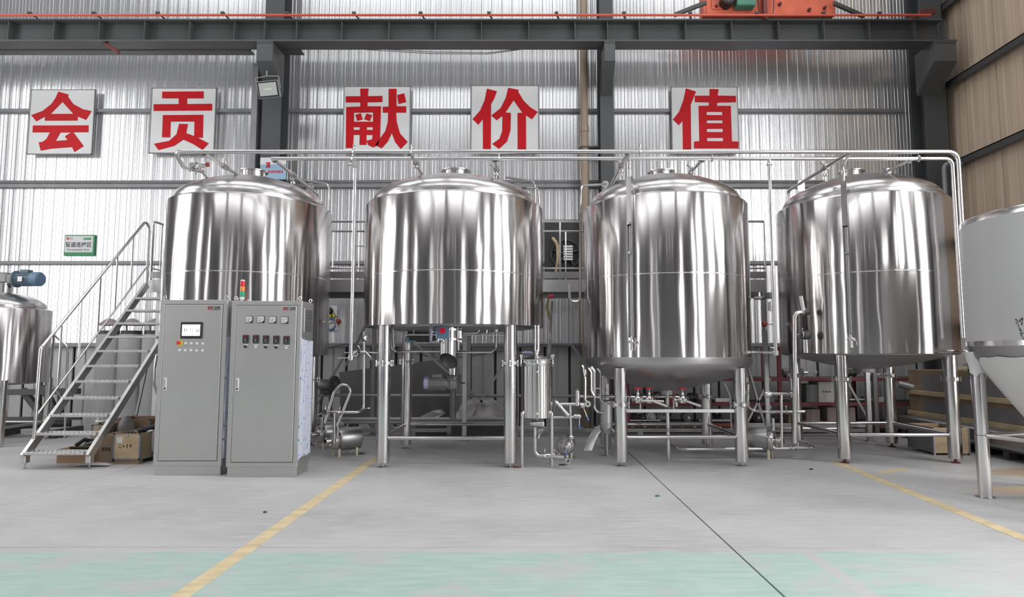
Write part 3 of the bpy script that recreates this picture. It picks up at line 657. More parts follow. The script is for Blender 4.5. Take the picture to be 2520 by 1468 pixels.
# safety sign half hidden by the first tank
p, q = at(796, 816, Y), at(830, 752, Y); W, Hh = q.x - p.x, q.z - p.z
t = thing('safety_sign', 'yellow triangle and blue circle safety sign behind the first tank', 'sign', ((p.x + q.x) / 2, Y, (p.z + q.z) / 2))
MB().bbox((p.x, Y - 0.01, p.z), (q.x, Y + 0.02, q.z), 0.002).build('board', M['sign_white'], t)
def fs(u, v, d): return Vector((p.x + u * W, Y - 0.011 - d, q.z - v * Hh))
MB().prism([[(0.5, 0.02), (1.0, 0.45), (0.0, 0.45)]], fs, 0.003).build('triangle_border', M['ink'], t, smooth=0)
MB().prism([[(0.5, 0.06), (0.92, 0.43), (0.08, 0.43)]], lambda u, v, d: fs(u, v, d + 0.0032), 0.002).build('yellow_triangle', M['yellow'], t, smooth=0)
mb = MB(); mb.lathe([(0, 0), (0.06, 0), (0.06, 0.002), (0, 0.002)], fs(0.5, 0.2, 0.0055), 14, (0, -1, 0))
mb.prism([[(0.36, 0.26), (0.64, 0.26), (0.68, 0.41), (0.58, 0.41), (0.54, 0.32), (0.46, 0.32), (0.42, 0.41), (0.32, 0.41)]], lambda u, v, d: fs(u, v, d + 0.0055), 0.002)
mb.build('worker_pictogram', M['ink'], t, smooth=0)
glyph_marks(t, fs(0.5, 0.49, 0.001), 0.21, 0.042, 4, M['ink'])
MB().torus(fs(0.5, 0.71, 0), 0.105, 0.016, (0, 1, 0), 24, 6).build('blue_ring', M['sign_blue'], t)
glyph_marks(t, fs(0.5, 0.95, 0.001), 0.21, 0.042, 4, M['ink'])
# poster on the column
Y = 11.93; p, q = at(639, 441, Y), at(705, 387.5, Y); W, Hh = q.x - p.x, q.z - p.z
t = thing('poster', 'blue and white poster with red lettering fixed to the column', 'poster', ((p.x + q.x) / 2, Y, (p.z + q.z) / 2))
MB().bbox((p.x, Y, p.z), (q.x, Y + 0.02, q.z), 0.003).build('sheet', M['poster'], t)
MB().box((p.x, Y - 0.003, q.z - 0.32 * Hh), (q.x, Y, q.z)).build('pale_top', M['sign_white'], t, smooth=0)
def fp(u, v): return (p.x + u * W, Y - 0.004, q.z - v * Hh)
logo(t, (0.22, 0.22), fp, 2.0, None, 0.003)
glyph_marks(t, fp(0.5, 0.64), 0.40, 0.052, 8, M['signal_red'])
text_part('®', 0.06, fp(0.68, 0.28), M['ink'], t, 'registered_mark')
# floodlight
c = at(661, 220, 11.45); t = thing('floodlight', 'grey square floodlight hung below the corbel of the column', 'floodlight', tuple(c))
R = Matrix.Translation(c) @ Matrix.Rotation(math.radians(-6), 4, 'Y') @ Matrix.Rotation(math.radians(14), 4, 'X')
def rb(lo, hi, name, m, par=t, b=0.01):
    mb = MB().bbox(lo, hi, b); mb.v = [R @ v_ for v_ in mb.v]; return mb.build(name, m, par)
rb((-0.20, -0.02, -0.155), (0.20, 0.06, 0.155), 'housing', M['girt'])
rb((-0.185, -0.03, -0.14), (0.185, -0.018, 0.14), 'bezel', M['black'], b=0.003)
rb((-0.16, -0.034, -0.115), (0.16, -0.028, 0.115), 'lens', M['lens'], b=0.002)
rb((-0.07, -0.038, -0.018), (0.07, -0.033, 0.018), 'led_array', M['led'], b=0.001)
mb = MB().tube([(-0.21, 0.02, 0), (-0.21, 0.02, 0.22), (0.0, 0.02, 0.24), (0.21, 0.02, 0.22), (0.21, 0.02, 0)], 0.012, 6).tube([(0, 0.02, 0.24), (0, 0.06, 0.34)], 0.014, 6); mb.v = [R @ v_ for v_ in mb.v]; mb.build('mounting_yoke', M['girt'], t)
MB().tube([at(645, 130, 11.9), at(640, 170, 11.9), at(652, 200, 11.6), c + V((0, 0.05, 0))], 0.006, 5).build('lead', M['cable'], t)
# ================================================================== BREWING TANKS
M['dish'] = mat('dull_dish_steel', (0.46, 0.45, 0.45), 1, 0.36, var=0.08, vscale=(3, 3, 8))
def ring_clamp(mb, c, r, axis):
    mb.torus(c, r * 1.25, r * 0.28, axis, 14, 6)
def flange_part(c, r, parent, m='steel'):
    mb = MB()
    for dz in (-0.016, 0.004): mb.lathe([(r * 0.98, dz), (r + 0.036, dz), (r + 0.038, dz + 0.003), (r + 0.036, dz + 0.012), (r * 0.98, dz + 0.012)], c, 28)
    for k in range(6):
        a = math.pi * (k + 0.5) / 3; q = c + V((math.cos(a) * (r + 0.027), math.sin(a) * (r + 0.027), 0))
        mb.cyl(q + V((0, 0, -0.036)), q + V((0, 0, 0.036)), 0.008, n=6)
    return mb.build('leg_flange', M[m], parent)
def tank(label, cx, cy, r, zt, zs, zb, bottom, lo, zf, zleg, brace_z, man=(0, 0, 0.17)):
    c = V((cx, cy, 0)); t = thing('brewing_tank', label, 'tank', (cx, cy, 0), 'row of large steel brewing tanks')
    # shell: two courses with a weld band between
    MB().lathe([(r - 0.02, zs + 0.008), (r, zs + 0.010), (r, zt - 0.008), (r - 0.004, zt)], c, 128).build('upper_shell', M['shell'], t)
    MB().lathe([(r - 0.02, zb), (r, zb + 0.003), (r, zs - 0.010), (r - 0.02, zs - 0.008)], c, 128).build('lower_shell', M['shell'], t)
    MB().lathe([(r - 0.015, zs - 0.014), (r + 0.0015, zs - 0.012), (r + 0.003, zs - 0.004), (r + 0.0015, zs), (r + 0.003, zs + 0.004), (r + 0.0015, zs + 0.012), (r - 0.015, zs + 0.014)], c, 128).build('weld_band', M['leg'], t)
    # shoulder and domed lid
    MB().lathe([(r - 0.004, zt), (r - 0.01, zt + 0.012), (r - 0.085, zt + 0.045), (r - 0.10, zt + 0.05)], c, 128).build('shoulder', M['dome'], t)
    k = r / 1.23
    prof = [(r - 0.095, zt + 0.045), (r - 0.09, zt + 0.075), (r - 0.086, zt + 0.082), (r - 0.095, zt + 0.088), (r - 0.10, zt + 0.12), (r - 0.125, zt + 0.165), (r - 0.17, zt + 0.205), (r - 0.235, zt + 0.245), (r - 0.24, zt + 0.2475), (r - 0.36, zt + 0.305)]
    for (rr, h) in ((0.74, 0.345), (0.60, 0.395), (0.45, 0.435), (0.30, 0.46), (0.15, 0.475), (0.0, 0.48)): prof.append((rr * k, zt + h))
    MB().lathe(prof, c, 128).build('domed_lid', M['dome'], t)
    mc = c + V((man[0], man[1], zt + 0.48)); mr = man[2]
    MB().lathe([(mr, -0.08), (mr, 0.095), (mr + 0.032, 0.10), (mr + 0.034, 0.112), (mr - 0.01, 0.114), (mr - 0.012, -0.07)], mc, 40).build('manway_collar', M['steel'], t)
    # lifting lugs
    for (dx, dy) in ((-0.715, 0.05), (0.715, 0.1)):
        b = c + V((dx * r, dy * r, zt + 0.355)); s = 1 if dx > 0 else -1
        lp = [(-0.05, -0.06), (0.05, -0.06), (0.05, 0.06), (0.03, 0.095), (-0.03, 0.095), (-0.05, 0.06)]
        hole = [(0.018 * math.cos(a_ * math.pi / 5), 0.05 + 0.018 * math.sin(a_ * math.pi / 5)) for a_ in range(10)]
        MB().prism([lp, hole], lambda u, v, d: b + V((u, d - 0.006, v)), 0.014).build('lifting_lug', M['steel'], t)
    # bottom
    if bottom == 'flat':
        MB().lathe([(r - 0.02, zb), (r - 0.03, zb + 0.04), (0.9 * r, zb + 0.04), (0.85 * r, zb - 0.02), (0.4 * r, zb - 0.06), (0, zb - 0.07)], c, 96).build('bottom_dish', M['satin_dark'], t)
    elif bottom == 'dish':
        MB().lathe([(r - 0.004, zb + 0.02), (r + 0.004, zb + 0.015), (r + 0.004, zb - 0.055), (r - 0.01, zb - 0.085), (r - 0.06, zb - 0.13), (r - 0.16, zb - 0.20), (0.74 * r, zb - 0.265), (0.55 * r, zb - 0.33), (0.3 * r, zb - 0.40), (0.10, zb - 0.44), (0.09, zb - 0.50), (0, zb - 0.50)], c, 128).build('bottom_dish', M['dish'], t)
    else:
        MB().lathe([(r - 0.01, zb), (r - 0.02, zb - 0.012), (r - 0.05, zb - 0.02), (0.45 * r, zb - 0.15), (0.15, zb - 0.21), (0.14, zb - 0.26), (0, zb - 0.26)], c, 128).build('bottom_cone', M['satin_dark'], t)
    rl = 0.081
    for (sx, sy) in ((-1, -1), (1, -1), (1, 1), (-1, 1)):
        p = c + V((sx * lo, sy * lo, 0)); top = zb + (0.02 if bottom == 'flat' else 0.0)
        if bottom == 'dish': top = zb - 0.12
        elif bottom == 'cone': top = zb - 0.015
        L = MB().lathe([(0, 0.055), (rl - 0.004, 0.055), (rl, 0.058), (rl, top), (0, top)], p, 36).build('leg', M['leg'], t)
        flange_part(p + V((0, 0, zf)), rl, L)
        MB().lathe([(0, 0), (0.055, 0), (0.055, 0.008), (0.02, 0.016), (0.016, 0.06), (0, 0.06)], p, 16).build('levelling_foot', M['rust_red' if cx > 4 else 'satin_dark'], L)
    rb_ = 0.026; o_ = lo
    for (a, b) in (((-1, -1), (1, -1)), ((1, -1), (1, 1)), ((1, 1), (-1, 1)), ((-1, 1), (-1, -1))):
        p, q = c + V((a[0] * o_, a[1] * o_, brace_z)), c + V((b[0] * o_, b[1] * o_, brace_z)); d = (q - p).normalized() * (rl - 0.01)
        MB().cyl(p + d, q - d, rb_, n=14).build('brace', M['leg'], t)
    return t
T1 = tank('first steel brewing tank, behind the two control cabinets', -3.97, 9.30, 1.125, 3.49, 2.465, 1.38, 'flat', 0.72, 1.0, 0.05, 0.357)
T2 = tank('second steel brewing tank, flat-bottomed, with the blue and red actuator below', -0.94, 8.90, 1.23, 3.385, 2.41, 1.757, 'flat', 0.79, 1.283, 0.05, 0.357, (0.0, 0.02, 0.175))
T3 = tank('third steel brewing tank with a dished bottom and three red handwheels below', 2.0, 8.95, 1.13, 3.41, 2.395, 1.34, 'dish', 0.755, 0.764, 0.05, 0.357, (0.0, 0.1, 0.16))
T4 = tank('fourth steel brewing tank with a cone bottom, next to the grey cone tank', 4.88, 9.15, 1.125, 3.47, 2.45, 1.40, 'cone', 0.715, 1.073, 0.05, 0.357, (-0.05, 0.1, 0.16))
# sight glasses in their guard channels
def sight(t, cx, cy, r, px, ztop, zbot, zg):
    d = V((at(px, 700, cy - r).x, 0, 0)).x
    dx = d - cx; dy = -math.sqrt(max(0.01, (r + 0.045) ** 2 - dx * dx)); n = V((dx, dy, 0)).normalized(); s = V((-n.y, n.x, 0)); p = V((cx + dx, cy + dy, 0))
    def Q(a, b, z): return p + s * a + n * b + V((0, 0, z))
    mb = MB()
    for (a0, a1, b0, b1) in ((-0.034, 0.034, -0.040, -0.036), (-0.034, -0.030, -0.040, 0.016), (0.030, 0.034, -0.040, 0.016)):
        vs = [Q(a, b, z) for z in (zbot, ztop) for (a, b) in ((a0, b0), (a1, b0), (a1, b1), (a0, b1))]
        mb.add(vs, [(0, 3, 2, 1), (4, 5, 6, 7), (0, 1, 5, 4), (1, 2, 6, 5), (2, 3, 7, 6), (3, 0, 4, 7)])
    g = mb.build('sight_glass_guard', M['steel'], t, smooth=0)
    mb = MB(); vs = [Q(a, b, z) for z in (zg, ztop) for (a, b) in ((-0.033, 0.012), (0.033, 0.012), (0.033, 0.016), (-0.033, 0.016))]
    mb.add(vs, [(0, 3, 2, 1), (4, 5, 6, 7), (0, 1, 5, 4), (1, 2, 6, 5), (2, 3, 7, 6), (3, 0, 4, 7)]); mb.build('guard_cover', M['steel'], g, smooth=0)
    MB().cyl(Q(0, -0.012, zbot - 0.04), Q(0, -0.012, zg + 0.1), 0.013, n=12).build('sight_tube', M['glass'], g)
    for z in (zg + 0.02, (zg + zbot) / 2 + 0.35):
        MB().cyl(Q(0, 0.012, z), Q(0, 0.034, z), 0.017, n=10).build('guard_clip', M['steel'], g)
    mb = MB(); z = zbot - 0.06
    mb.cyl(Q(0, 0.0, z - 0.10), Q(0, 0.0, z + 0.08), 0.017, n=12).lathe([(0, -0.02), (0.03, -0.018), (0.034, 0), (0.03, 0.018), (0, 0.02)], Q(0, 0, z + 0.01), 12)
    mb.cyl(Q(-0.05, 0, z + 0.01), Q(0.055, 0, z + 0.01), 0.013, n=10).cyl(Q(0.05, -0.06, z + 0.01), Q(0.05, 0.02, z - 0.005), 0.012, n=8).cyl(Q(0, 0.0, z + 0.02), Q(0, -0.05, z + 0.02), 0.012, n=8)
    mb.tube([Q(0.05, 0.02, z), Q(0.075, 0.03, z - 0.03), Q(0.07, 0.03, z - 0.075)], 0.007, 6)
    mb.build('drain_tap', M['steel'], t)
    return Q
q3 = sight(T3, 2.0, 8.95, 1.13, 1557, 3.63, 1.60, 3.02)
q4 = sight(T4, 4.88, 9.15, 1.125, 2105, 3.64, 1.64, 3.05)
# dome pipes running over the shoulder
def tpipe(t, pts, r=0.019, name='vent_pipe', rad=0.07, m='steel', n=10):
    return MB().tube(fillet(pts, rad), r, n).build(name, M[m], t)
def clampj(t, c, ax, r=0.03, name='pipe_clamp'):
    c = V(c); a, b = frame_of(V(ax)); mb = MB(); mb.torus(c, r, r * 0.32, ax, 16, 6)
    mb.cyl(c + b * r, c + b * (r + 0.035), 0.006, n=6).lathe([(0, 0.03), (0.013, 0.032), (0.013, 0.05), (0, 0.052)], c + b * r, 8, b)
    return mb.build(name, M['steel'], t)
tpipe(T1, [at(712, 436, 9.3), at(806, 452, 9.3), at(812, 470, 9.3), at(812, 520, 9.3)], 0.016)
tpipe(T2, [at(1245, 436, 9.1), at(1313, 446, 9.1), at(1317, 460, 9.1), at(1317, 500, 9.1)], 0.016)
tpipe(T2, [at(1296, 462, 9.0), at(1325, 462, 9.0), at(1327, 500, 9.0)], 0.016)
tpipe(T1, [at(386, 872, 8.95), at(381, 905, 8.9), at(380, 945, 8.9), at(388, 985, 8.9), at(400, 988, 9.0)], 0.016, 'drain_pipe')
tpipe(T3, [at(1492, 453, 8.9), at(1430, 456, 8.9), at(1428, 520, 8.9), at(1427, 742, 8.9), at(1402, 740, 8.9), at(1402, 700, 9.3)], 0.018)
# temperature sensor on the first tank
p = at(808, 793, 9.35)
MB().cyl(p, p + V((0.12, 0, 0.01)), 0.012, n=8).lathe([(0, 0), (0.02, 0), (0.022, 0.02), (0.012, 0.03), (0.02, 0.05), (0, 0.055)], p + V((0.02, 0, 0)), 10, (1, 0, 0)).cyl(p + V((0.11, 0, 0.05)), p + V((0.13, 0, -0.06)), 0.03, n=12).cyl(p + V((0.14, 0, -0.03)), p + V((0.135, 0, -0.11)), 0.012, n=8).build('temperature_probe', M['satin'], T1)
MB().lathe([(0, 0), (0.045, 0), (0.048, 0.02), (0.03, 0.05), (0, 0.06)], p + V((0.13, 0, 0.01)), 14, (0.9, -0.1, 0.3)).build('probe_cap', M['sensor_red'], T1, label='dull red probe cap')
p = at(1910, 797, 9.3)
MB().cyl(p, p + V((-0.16, 0, 0)), 0.010, n=8).lathe([(0, 0), (0.02, 0), (0.02, 0.02), (0, 0.02)], p + V((-0.05, 0, 0)), 10, (1, 0, 0)).cyl(p + V((-0.15, 0, 0.03)), p + V((-0.15, 0, -0.09)), 0.018, n=10).build('temperature_probe', M['satin'], T4)
MB().lathe([(0, 0), (0.045, 0), (0.048, 0.02), (0.03, 0.05), (0, 0.06)], p + V((-0.15, 0, 0)), 14, (-0.9, -0.2, 0.2)).build('probe_cap', M['sensor_red'], T4, label='dull red probe cap')
# ---- underside of tank 2: spent grain outlet, actuator, agitator drive, cleaning pipes
c2 = V((-0.94, 8.90, 0)); zb2 = 1.757
ox = xat(1098, 880, 8.0); oc = V((xat(1103, 850, 8.05), 8.1, 0))
mb = MB(); z0 = zat(800, 8.0); z1 = zat(862, 8.0)
ro = 0.118
n = 40; vs = []; fs = []
for k in range(n):
    a = 2 * math.pi * k / n; e = V((math.cos(a) * ro, math.sin(a) * ro, 0)); zc = 1.33 - 0.095 * math.sin(a) - 0.02 * math.cos(a)
    vs += [oc + e + V((0, 0, zb2)), oc + e + V((0, 0, zc - 0.02)), oc + e * 0.965 + V((0, 0, zc - 0.02)), oc + e * 0.965 + V((0, 0, zb2))]
for k in range(n):
    k2 = (k + 1) % n
    for j in range(2): fs.append((4 * k + j, 4 * k2 + j, 4 * k2 + j + 1, 4 * k + j + 1))
mb.add(vs, fs); outlet = mb.build('grain_outlet_chute', M['leg'], T2)
mb = MB(); mb.add(vs, [(4 * k + 2, 4 * ((k + 1) % n) + 2, 4 * ((k + 1) % n) + 3, 4 * k + 3) for k in range(n)]); mb.build('chute_inner_shade', M['dark'], outlet)  # steel inside of the chute, its dark reflection put into the colour
ac = at(1089, 813, 7.86)
A = thing('valve_actuator', 'blue gearbox actuator with a red dial under the second tank', 'actuator', tuple(ac))
lp = [(-0.075, -0.095), (0.075, -0.095), (0.075, -0.03), (0.072, 0.02), (0.05, 0.065), (0.045, 0.085), (-0.045, 0.085), (-0.05, 0.065), (-0.072, 0.02), (-0.075, -0.03)]
MB().prism([lp], lambda u, v, d: ac + V((u, d, v)), 0.11).build('gearbox', M['blue'], A)
MB().lathe([(0, -0.012), (0.055, -0.012), (0.06, 0), (0, 0)], ac, 24, (0, 1, 0)).build('dial_boss', M['blue'], A)
MB().lathe([(0, -0.018), (0.038, -0.018), (0.040, -0.010), (0, -0.010)], ac, 24, (0, 1, 0)).build('red_dial', M['signal_red'], A, label='round red indicator dial')
mb = MB()
for sx in (-1, 1):
    for dz in (-0.08, 0.05): mb.cyl(ac + V((sx * 0.06, -0.012, dz)), ac + V((sx * 0.06, 0.0, dz)), 0.008, n=6)
for k in range(5): mb.box(tuple(ac + V((-0.05 + k * 0.022, -0.003, -0.09))), tuple(ac + V((-0.04 + k * 0.022, 0, -0.07))))
mb.build('cover_bolt', M['blue'], A, smooth=0)
hc = ac + V((-0.15, 0.05, -0.02)); mb = MB(); mb.torus(hc, 0.125, 0.009, (1, 0.25, 0), 24, 6)
for k in range(3):
    a = k * math.pi * 2 / 3 + 0.4; mb.cyl(hc, hc + V((0, math.cos(a) * 0.12, math.sin(a) * 0.12)), 0.006, n=6)
mb.cyl(hc, ac + V((-0.05, 0.05, 0)), 0.014, n=8); mb.build('handwheel', M['lilac'], A)
mb = MB(); vc = V((oc.x + 0.02, oc.y, 0))
for z in (1.70, 1.58):
    mb.lathe([(ro, z - 0.01), (ro + 0.05, z - 0.01), (ro + 0.05, z + 0.012), (ro, z + 0.012)], oc, 32)
for k in range(10):
    a = 2 * math.pi * k / 10; q = oc + V((math.cos(a) * (ro + 0.035), math.sin(a) * (ro + 0.035), 0)); mb.cyl(q + V((0, 0, 1.55)), q + V((0, 0, 1.735)), 0.009, n=6)
mb.build('outlet_flange', M['steel'], T2)
mb = MB(); p = at(1010, 815, 8.95); q = at(1085, 838, 8.95)
mb.bbox((p.x, 8.8, q.z), (q.x, 9.1, p.z), 0.02); mb.cyl((p.x - 0.02, 8.95, (p.z + q.z) / 2), (p.x + 0.3, 8.95, (p.z + q.z) / 2), 0.085, n=18); mb.build('rake_gearmotor', M['dark'], T2)
MB().bbox((p.x - 0.05, 8.85, q.z - 0.02), (p.x + 0.1, 9.05, q.z + 0.06), 0.01).build('motor_terminal_box', M['poster'], T2)
# lower gear motor on its vertical drive pipe
gp = at(1120, 930, 8.55)
G = thing('drain_motor', 'dark grey flanged motor on the drain pipe under the second tank', 'motor', tuple(gp))
ymo = gp.y; xs0 = xat(1115, 900, ymo)
MB().cyl((xs0, ymo, zb2), (xs0, ymo, zat(922, ymo)), 0.058, n=24).build('drain_pipe', M['leg'], G)
mb = MB(); zf_ = zat(931, ymo)
for z in (zat(926, ymo), zat(935, ymo)): mb.lathe([(0, z - 0.012), (0.105, z - 0.012), (0.105, z + 0.012), (0, z + 0.012)], (xs0, ymo, 0), 24)
for k in range(6):
    a = 2 * math.pi * k / 6 + 0.3; mb.cyl((xs0 + 0.088 * math.cos(a), ymo + 0.088 * math.sin(a), zf_ - 0.05), (xs0 + 0.088 * math.cos(a), ymo + 0.088 * math.sin(a), zf_ + 0.06), 0.01, n=6)
mb.build('drive_flange', M['dark'], G)
zm = zat(942, ymo)
MB().lathe([(0, -0.075), (0.075, -0.075), (0.085, -0.06), (0.085, 0.07), (0.095, 0.075), (0, 0.075)], (xs0, ymo, zm), 24).build('gear_case', M['motor'], G)
mb = MB(); mb.lathe([(0, -0.08), (0.11, -0.08), (0.115, -0.05), (0.08, -0.03), (0.08, 0), (0, 0)], (xs0 - 0.07, ymo, zm), 20, (-1, 0, 0)); mb.lathe([(0, 0.0), (0.078, 0.0), (0.08, 0.01), (0.08, 0.25), (0, 0.25)], (xs0 - 0.07, ymo, zm), 20, (-1, 0, 0))
for k in range(14):
    a = 2 * math.pi * k / 14; e = V((0, math.cos(a), math.sin(a))); mb.beam(V((xs0 - 0.10, ymo, zm)) + e * 0.085, V((xs0 - 0.30, ymo, zm)) + e * 0.085, 0.005, 0.014, up=tuple(e))
mb.bbox((xs0 - 0.27, ymo - 0.05, zm + 0.07), (xs0 - 0.14, ymo + 0.05, zm + 0.12), 0.008); mb.build('motor_body', M['motor'], G)
MB().lathe([(0, 0.25), (0.082, 0.25), (0.082, 0.305), (0.06, 0.315), (0, 0.315)], (xs0 - 0.07, ymo, zm), 20, (-1, 0, 0)).build('fan_cowl', M['lilac'], G, label='lilac tinted fan cowl')
MB().cyl((xs0 + 0.07, ymo, zm), (xs0 + 0.16, ymo, zm), 0.012, n=8).build('drain_spindle', M['dark'], G)
MB().cyl((xs0, ymo, zm - 0.07), (xs0, ymo, zat(1030, ymo)), 0.042, n=18).build('lower_pipe', M['dark'], G)
# small pipes below tank 2
for (pts, r, nm) in (
    ([at(963, 798, 8.5), at(963, 855, 8.5), at(975, 864, 8.5), at(1085, 864, 8.5)], 0.017, 'cleaning_pipe'),
    ([at(1221, 798, 8.5), at(1221, 857, 8.5), at(1209, 866, 8.5), at(1125, 866, 8.5)], 0.017, 'cleaning_pipe'),
    ([at(995, 823, 8.5), at(1260, 823, 8.5)], 0.012, 'cleaning_pipe'),
    ([at(968, 798, 8.6), at(970, 860, 8.6)], 0.012, 'cleaning_pipe'),
    ([at(1179, 798, 8.4), at(1179, 815, 8.4), at(1172, 819, 8.4), at(1140, 819, 8.4)], 0.012, 'cleaning_pipe'),
    ([at(1198, 798, 8.4), at(1198, 818, 8.4)], 0.011, 'cleaning_pipe'), ([at(1206, 798, 8.45), at(1206, 818, 8.45)], 0.009, 'cleaning_pipe'),
    ([at(1018, 798, 8.4), at(1018, 822, 8.4)], 0.011, 'cleaning_pipe'), ([at(1128, 835, 8.3), at(1128, 862, 8.3)], 0.016, 'cleaning_pipe')):
    tpipe(T2, pts, r, nm, 0.05)
mb = MB()
for (px, py) in ((1221, 812), (1128, 838), (1179, 804)):
    p = at(px, py, 8.45); mb.lathe([(0, -0.02), (0.03, -0.02), (0.032, 0), (0.03, 0.02), (0, 0.02)], p, 12).tube([p, p + V((-0.03, -0.03, 0.01)), p + V((-0.09, -0.03, 0.02))], 0.007, 6)
mb.build('ball_valve', M['steel'], T2)
# ---- below tank 3: valve rail with three red handwheel valves
zr3 = 0.684; xa, xb = 1.245 + 0.08, 2.755 - 0.08; yv = 8.95 - 0.755
t = thing('valve_rail', 'square steel rail between the front legs of the third tank', 'rail', ((xa + xb) / 2, yv, zr3))
MB().bbox((xa, yv - 0.02, zr3 - 0.022), (xb, yv + 0.02, zr3 + 0.022), 0.003).build('rail', M['satin'], t)
p = at(1643, 1011, yv + 0.4); MB().cyl((p.x, yv + 0.4, 0), (p.x, yv + 0.4, 0.90), 0.026, n=16).build('centre_post', M['leg'], t)
MB().bbox((p.x - 0.04, yv, zr3 - 0.02), (p.x + 0.04, yv + 0.4, zr3 + 0.02), 0.005).build('post_tie', M['satin_dark'], t)
def globe_valve(px, label, long):
    b = at(px, 990, yv); b.z = zr3 + 0.14; t = thing('handwheel_valve', label, 'valve', tuple(b), 'red handwheel valves on the rail')
    mb = MB().lathe([(0, -0.045), (0.04, -0.042), (0.05, 0), (0.035, 0.04), (0.02, 0.06), (0.022, 0.075), (0.015, 0.09), (0, 0.09)], b, 16)
    mb.lathe([(0, -0.07), (0.045, -0.07), (0.045, -0.055), (0.028, -0.05), (0.028, 0.05), (0.045, 0.055), (0.045, 0.07), (0, 0.07)], b, 14, (0.8, -0.6, 0)); mb.build('body', M['steel'], t)
    mb = MB().tube(fillet([b + V((-0.04, 0, 0.03)), b + V((-0.10, -0.01, 0.04)), b + V((-0.115, -0.01, 0.0)), b + V((-0.12, -0.01, -0.12))], 0.03), 0.011, 8); mb.build('bleed_pipe', M['steel'], t)
    MB().cyl(b + V((0, 0, 0.08)), b + V((0, 0, 0.145)), 0.008, n=8).build('spindle', M['steel'], t)
    h = b + V((0, 0, 0.14)); mb = MB().torus(h, 0.045, 0.0085, (0, 0, 1), 20, 8).lathe([(0, -0.012), (0.016, -0.012), (0.016, 0.012), (0, 0.012)], h, 12)
    for k in range(5):
        a = k * 2 * math.pi / 5; mb.cyl(h, h + V((math.cos(a) * 0.045, math.sin(a) * 0.045, 0)), 0.006, n=6)
    mb.build('handwheel', M['valve_red'], t)
    mb = MB(); e = b + V((0.02, -0.05, -0.01))
    if long: mb.tube(fillet([e, e + V((0.06, -0.03, 0.0)), e + V((0.29, -0.02, -0.005))], 0.03), 0.017, 12)
    else: mb.tube([e, e + V((0.17, -0.10, -0.06))], 0.018, 12)
    mb.torus(e, 0.03, 0.008, (0.8, -0.4, 0), 14, 6); mb.build('outlet_pipe', M['steel'], t); return t
globe_valve(1570, 'red handwheel valve with the long horizontal outlet pipe', True)
globe_valve(1598, 'red handwheel valve in the middle of the three', False)
globe_valve(1680, 'red handwheel valve standing apart by the centre post', False)
t3p = thing('supply_pipe', 'thin bent supply pipe passing behind the red handwheel valves', 'pipe', tuple(at(1600, 975, 8.9)))
MB().tube(fillet([at(1425, 975, 8.95), at(1655, 975, 8.95), at(1663, 985, 8.95), at(1665, 1000, 8.95)], 0.06), 0.02, 12).build('pipe', M['steel'], t3p)
mb = MB()
for (px, py) in ((1540, 975), (1655, 976)): mb.torus(at(px, py, 8.95), 0.026, 0.008, (1, 0, 0), 14, 6)
mb.build('pipe_clamp', M['steel'], t3p)
# thin jacket pipes out of the knuckle of tank 3
for (pts, r) in (([(1432, 898), (1440, 912), (1440, 985)], 0.018), ([(1448, 905), (1455, 915), (1455, 960), (1462, 975), (1478, 977)], 0.018), ([(1455, 902), (1463, 912), (1463, 1003), (1470, 1013), (1490, 1014)], 0.018), ([(1470, 906), (1478, 916), (1478, 980), (1488, 993), (1515, 993)], 0.018)):
    tpipe(T3, [at(px, py, 8.45) for (px, py) in pts], r, 'jacket_pipe', 0.05)
tpipe(T3, [at(1455, 955, 8.45), at(1485, 955, 8.45)], 0.012, 'jacket_pipe', 0.05)
# drain pipe low on the floor from tank 3 to the pump
t = thing('floor_pipe', 'low steel suction pipe running along the floor under the third tank', 'pipe', tuple(at(1700, 1105, 8.9)))
MB().tube(fillet([at(1643, 1075, 9.3), at(1648, 1095, 9.2), at(1672, 1105, 8.75), at(1850, 1104, 8.75), at(1930, 1102, 8.75), at(2003, 1101, 8.75), at(1985, 1090, 9.1), at(1968, 1086, 9.2)], 0.10), 0.026, 14).build('pipe', M['steel'], t)
mb = MB()
for px in (1945, 1958): mb.torus(at(px, 1101.5, 8.75), 0.032, 0.01, (1, 0, 0), 16, 6)
mb.cyl(at(1964, 1100, 8.75), at(1964, 1088, 8.75), 0.02, n=10); mb.build('pipe_clamp', M['steel'], t)
# ================================================================== OVERHEAD PIPES
YA, YB2 = 7.72, 8.06; zA = zat(373, YA); zB = zat(390, YB2)
PA = thing('vapour_pipe', 'front one of two long polished pipes running above all four tanks', 'pipe', (0, YA, zA))
xA0, xA1 = xat(440, 373, YA), xat(2357, 373, YA); pv = at(476, 408, 8.3)
MB().tube(fillet([V((pv.x, pv.y + 0.25, pv.z)), V((xA0 - 0.12, YA + 0.35, zA - 0.10)), V((xA0 - 0.05, YA, zA)), V((xA1, YA, zA)), V((xA1 + 0.0, YA, 1.5))], 0.13, 8), 0.026, 16).build('main_pipe', M['steel'], PA)
PB = thing('return_pipe', 'rear one of two long polished pipes running above all four tanks', 'pipe', (0, YB2, zB))
xB0, xB1 = xat(668, 390, YB2), xat(2343, 390, YB2)
MB().tube(fillet([V((xB0, YB2, zB)), V((xB1, YB2, zB)), V((xB1 + 0.01, YB2, 1.6))], 0.10, 8), 0.024, 16).build('main_pipe', M['steel'], PB)
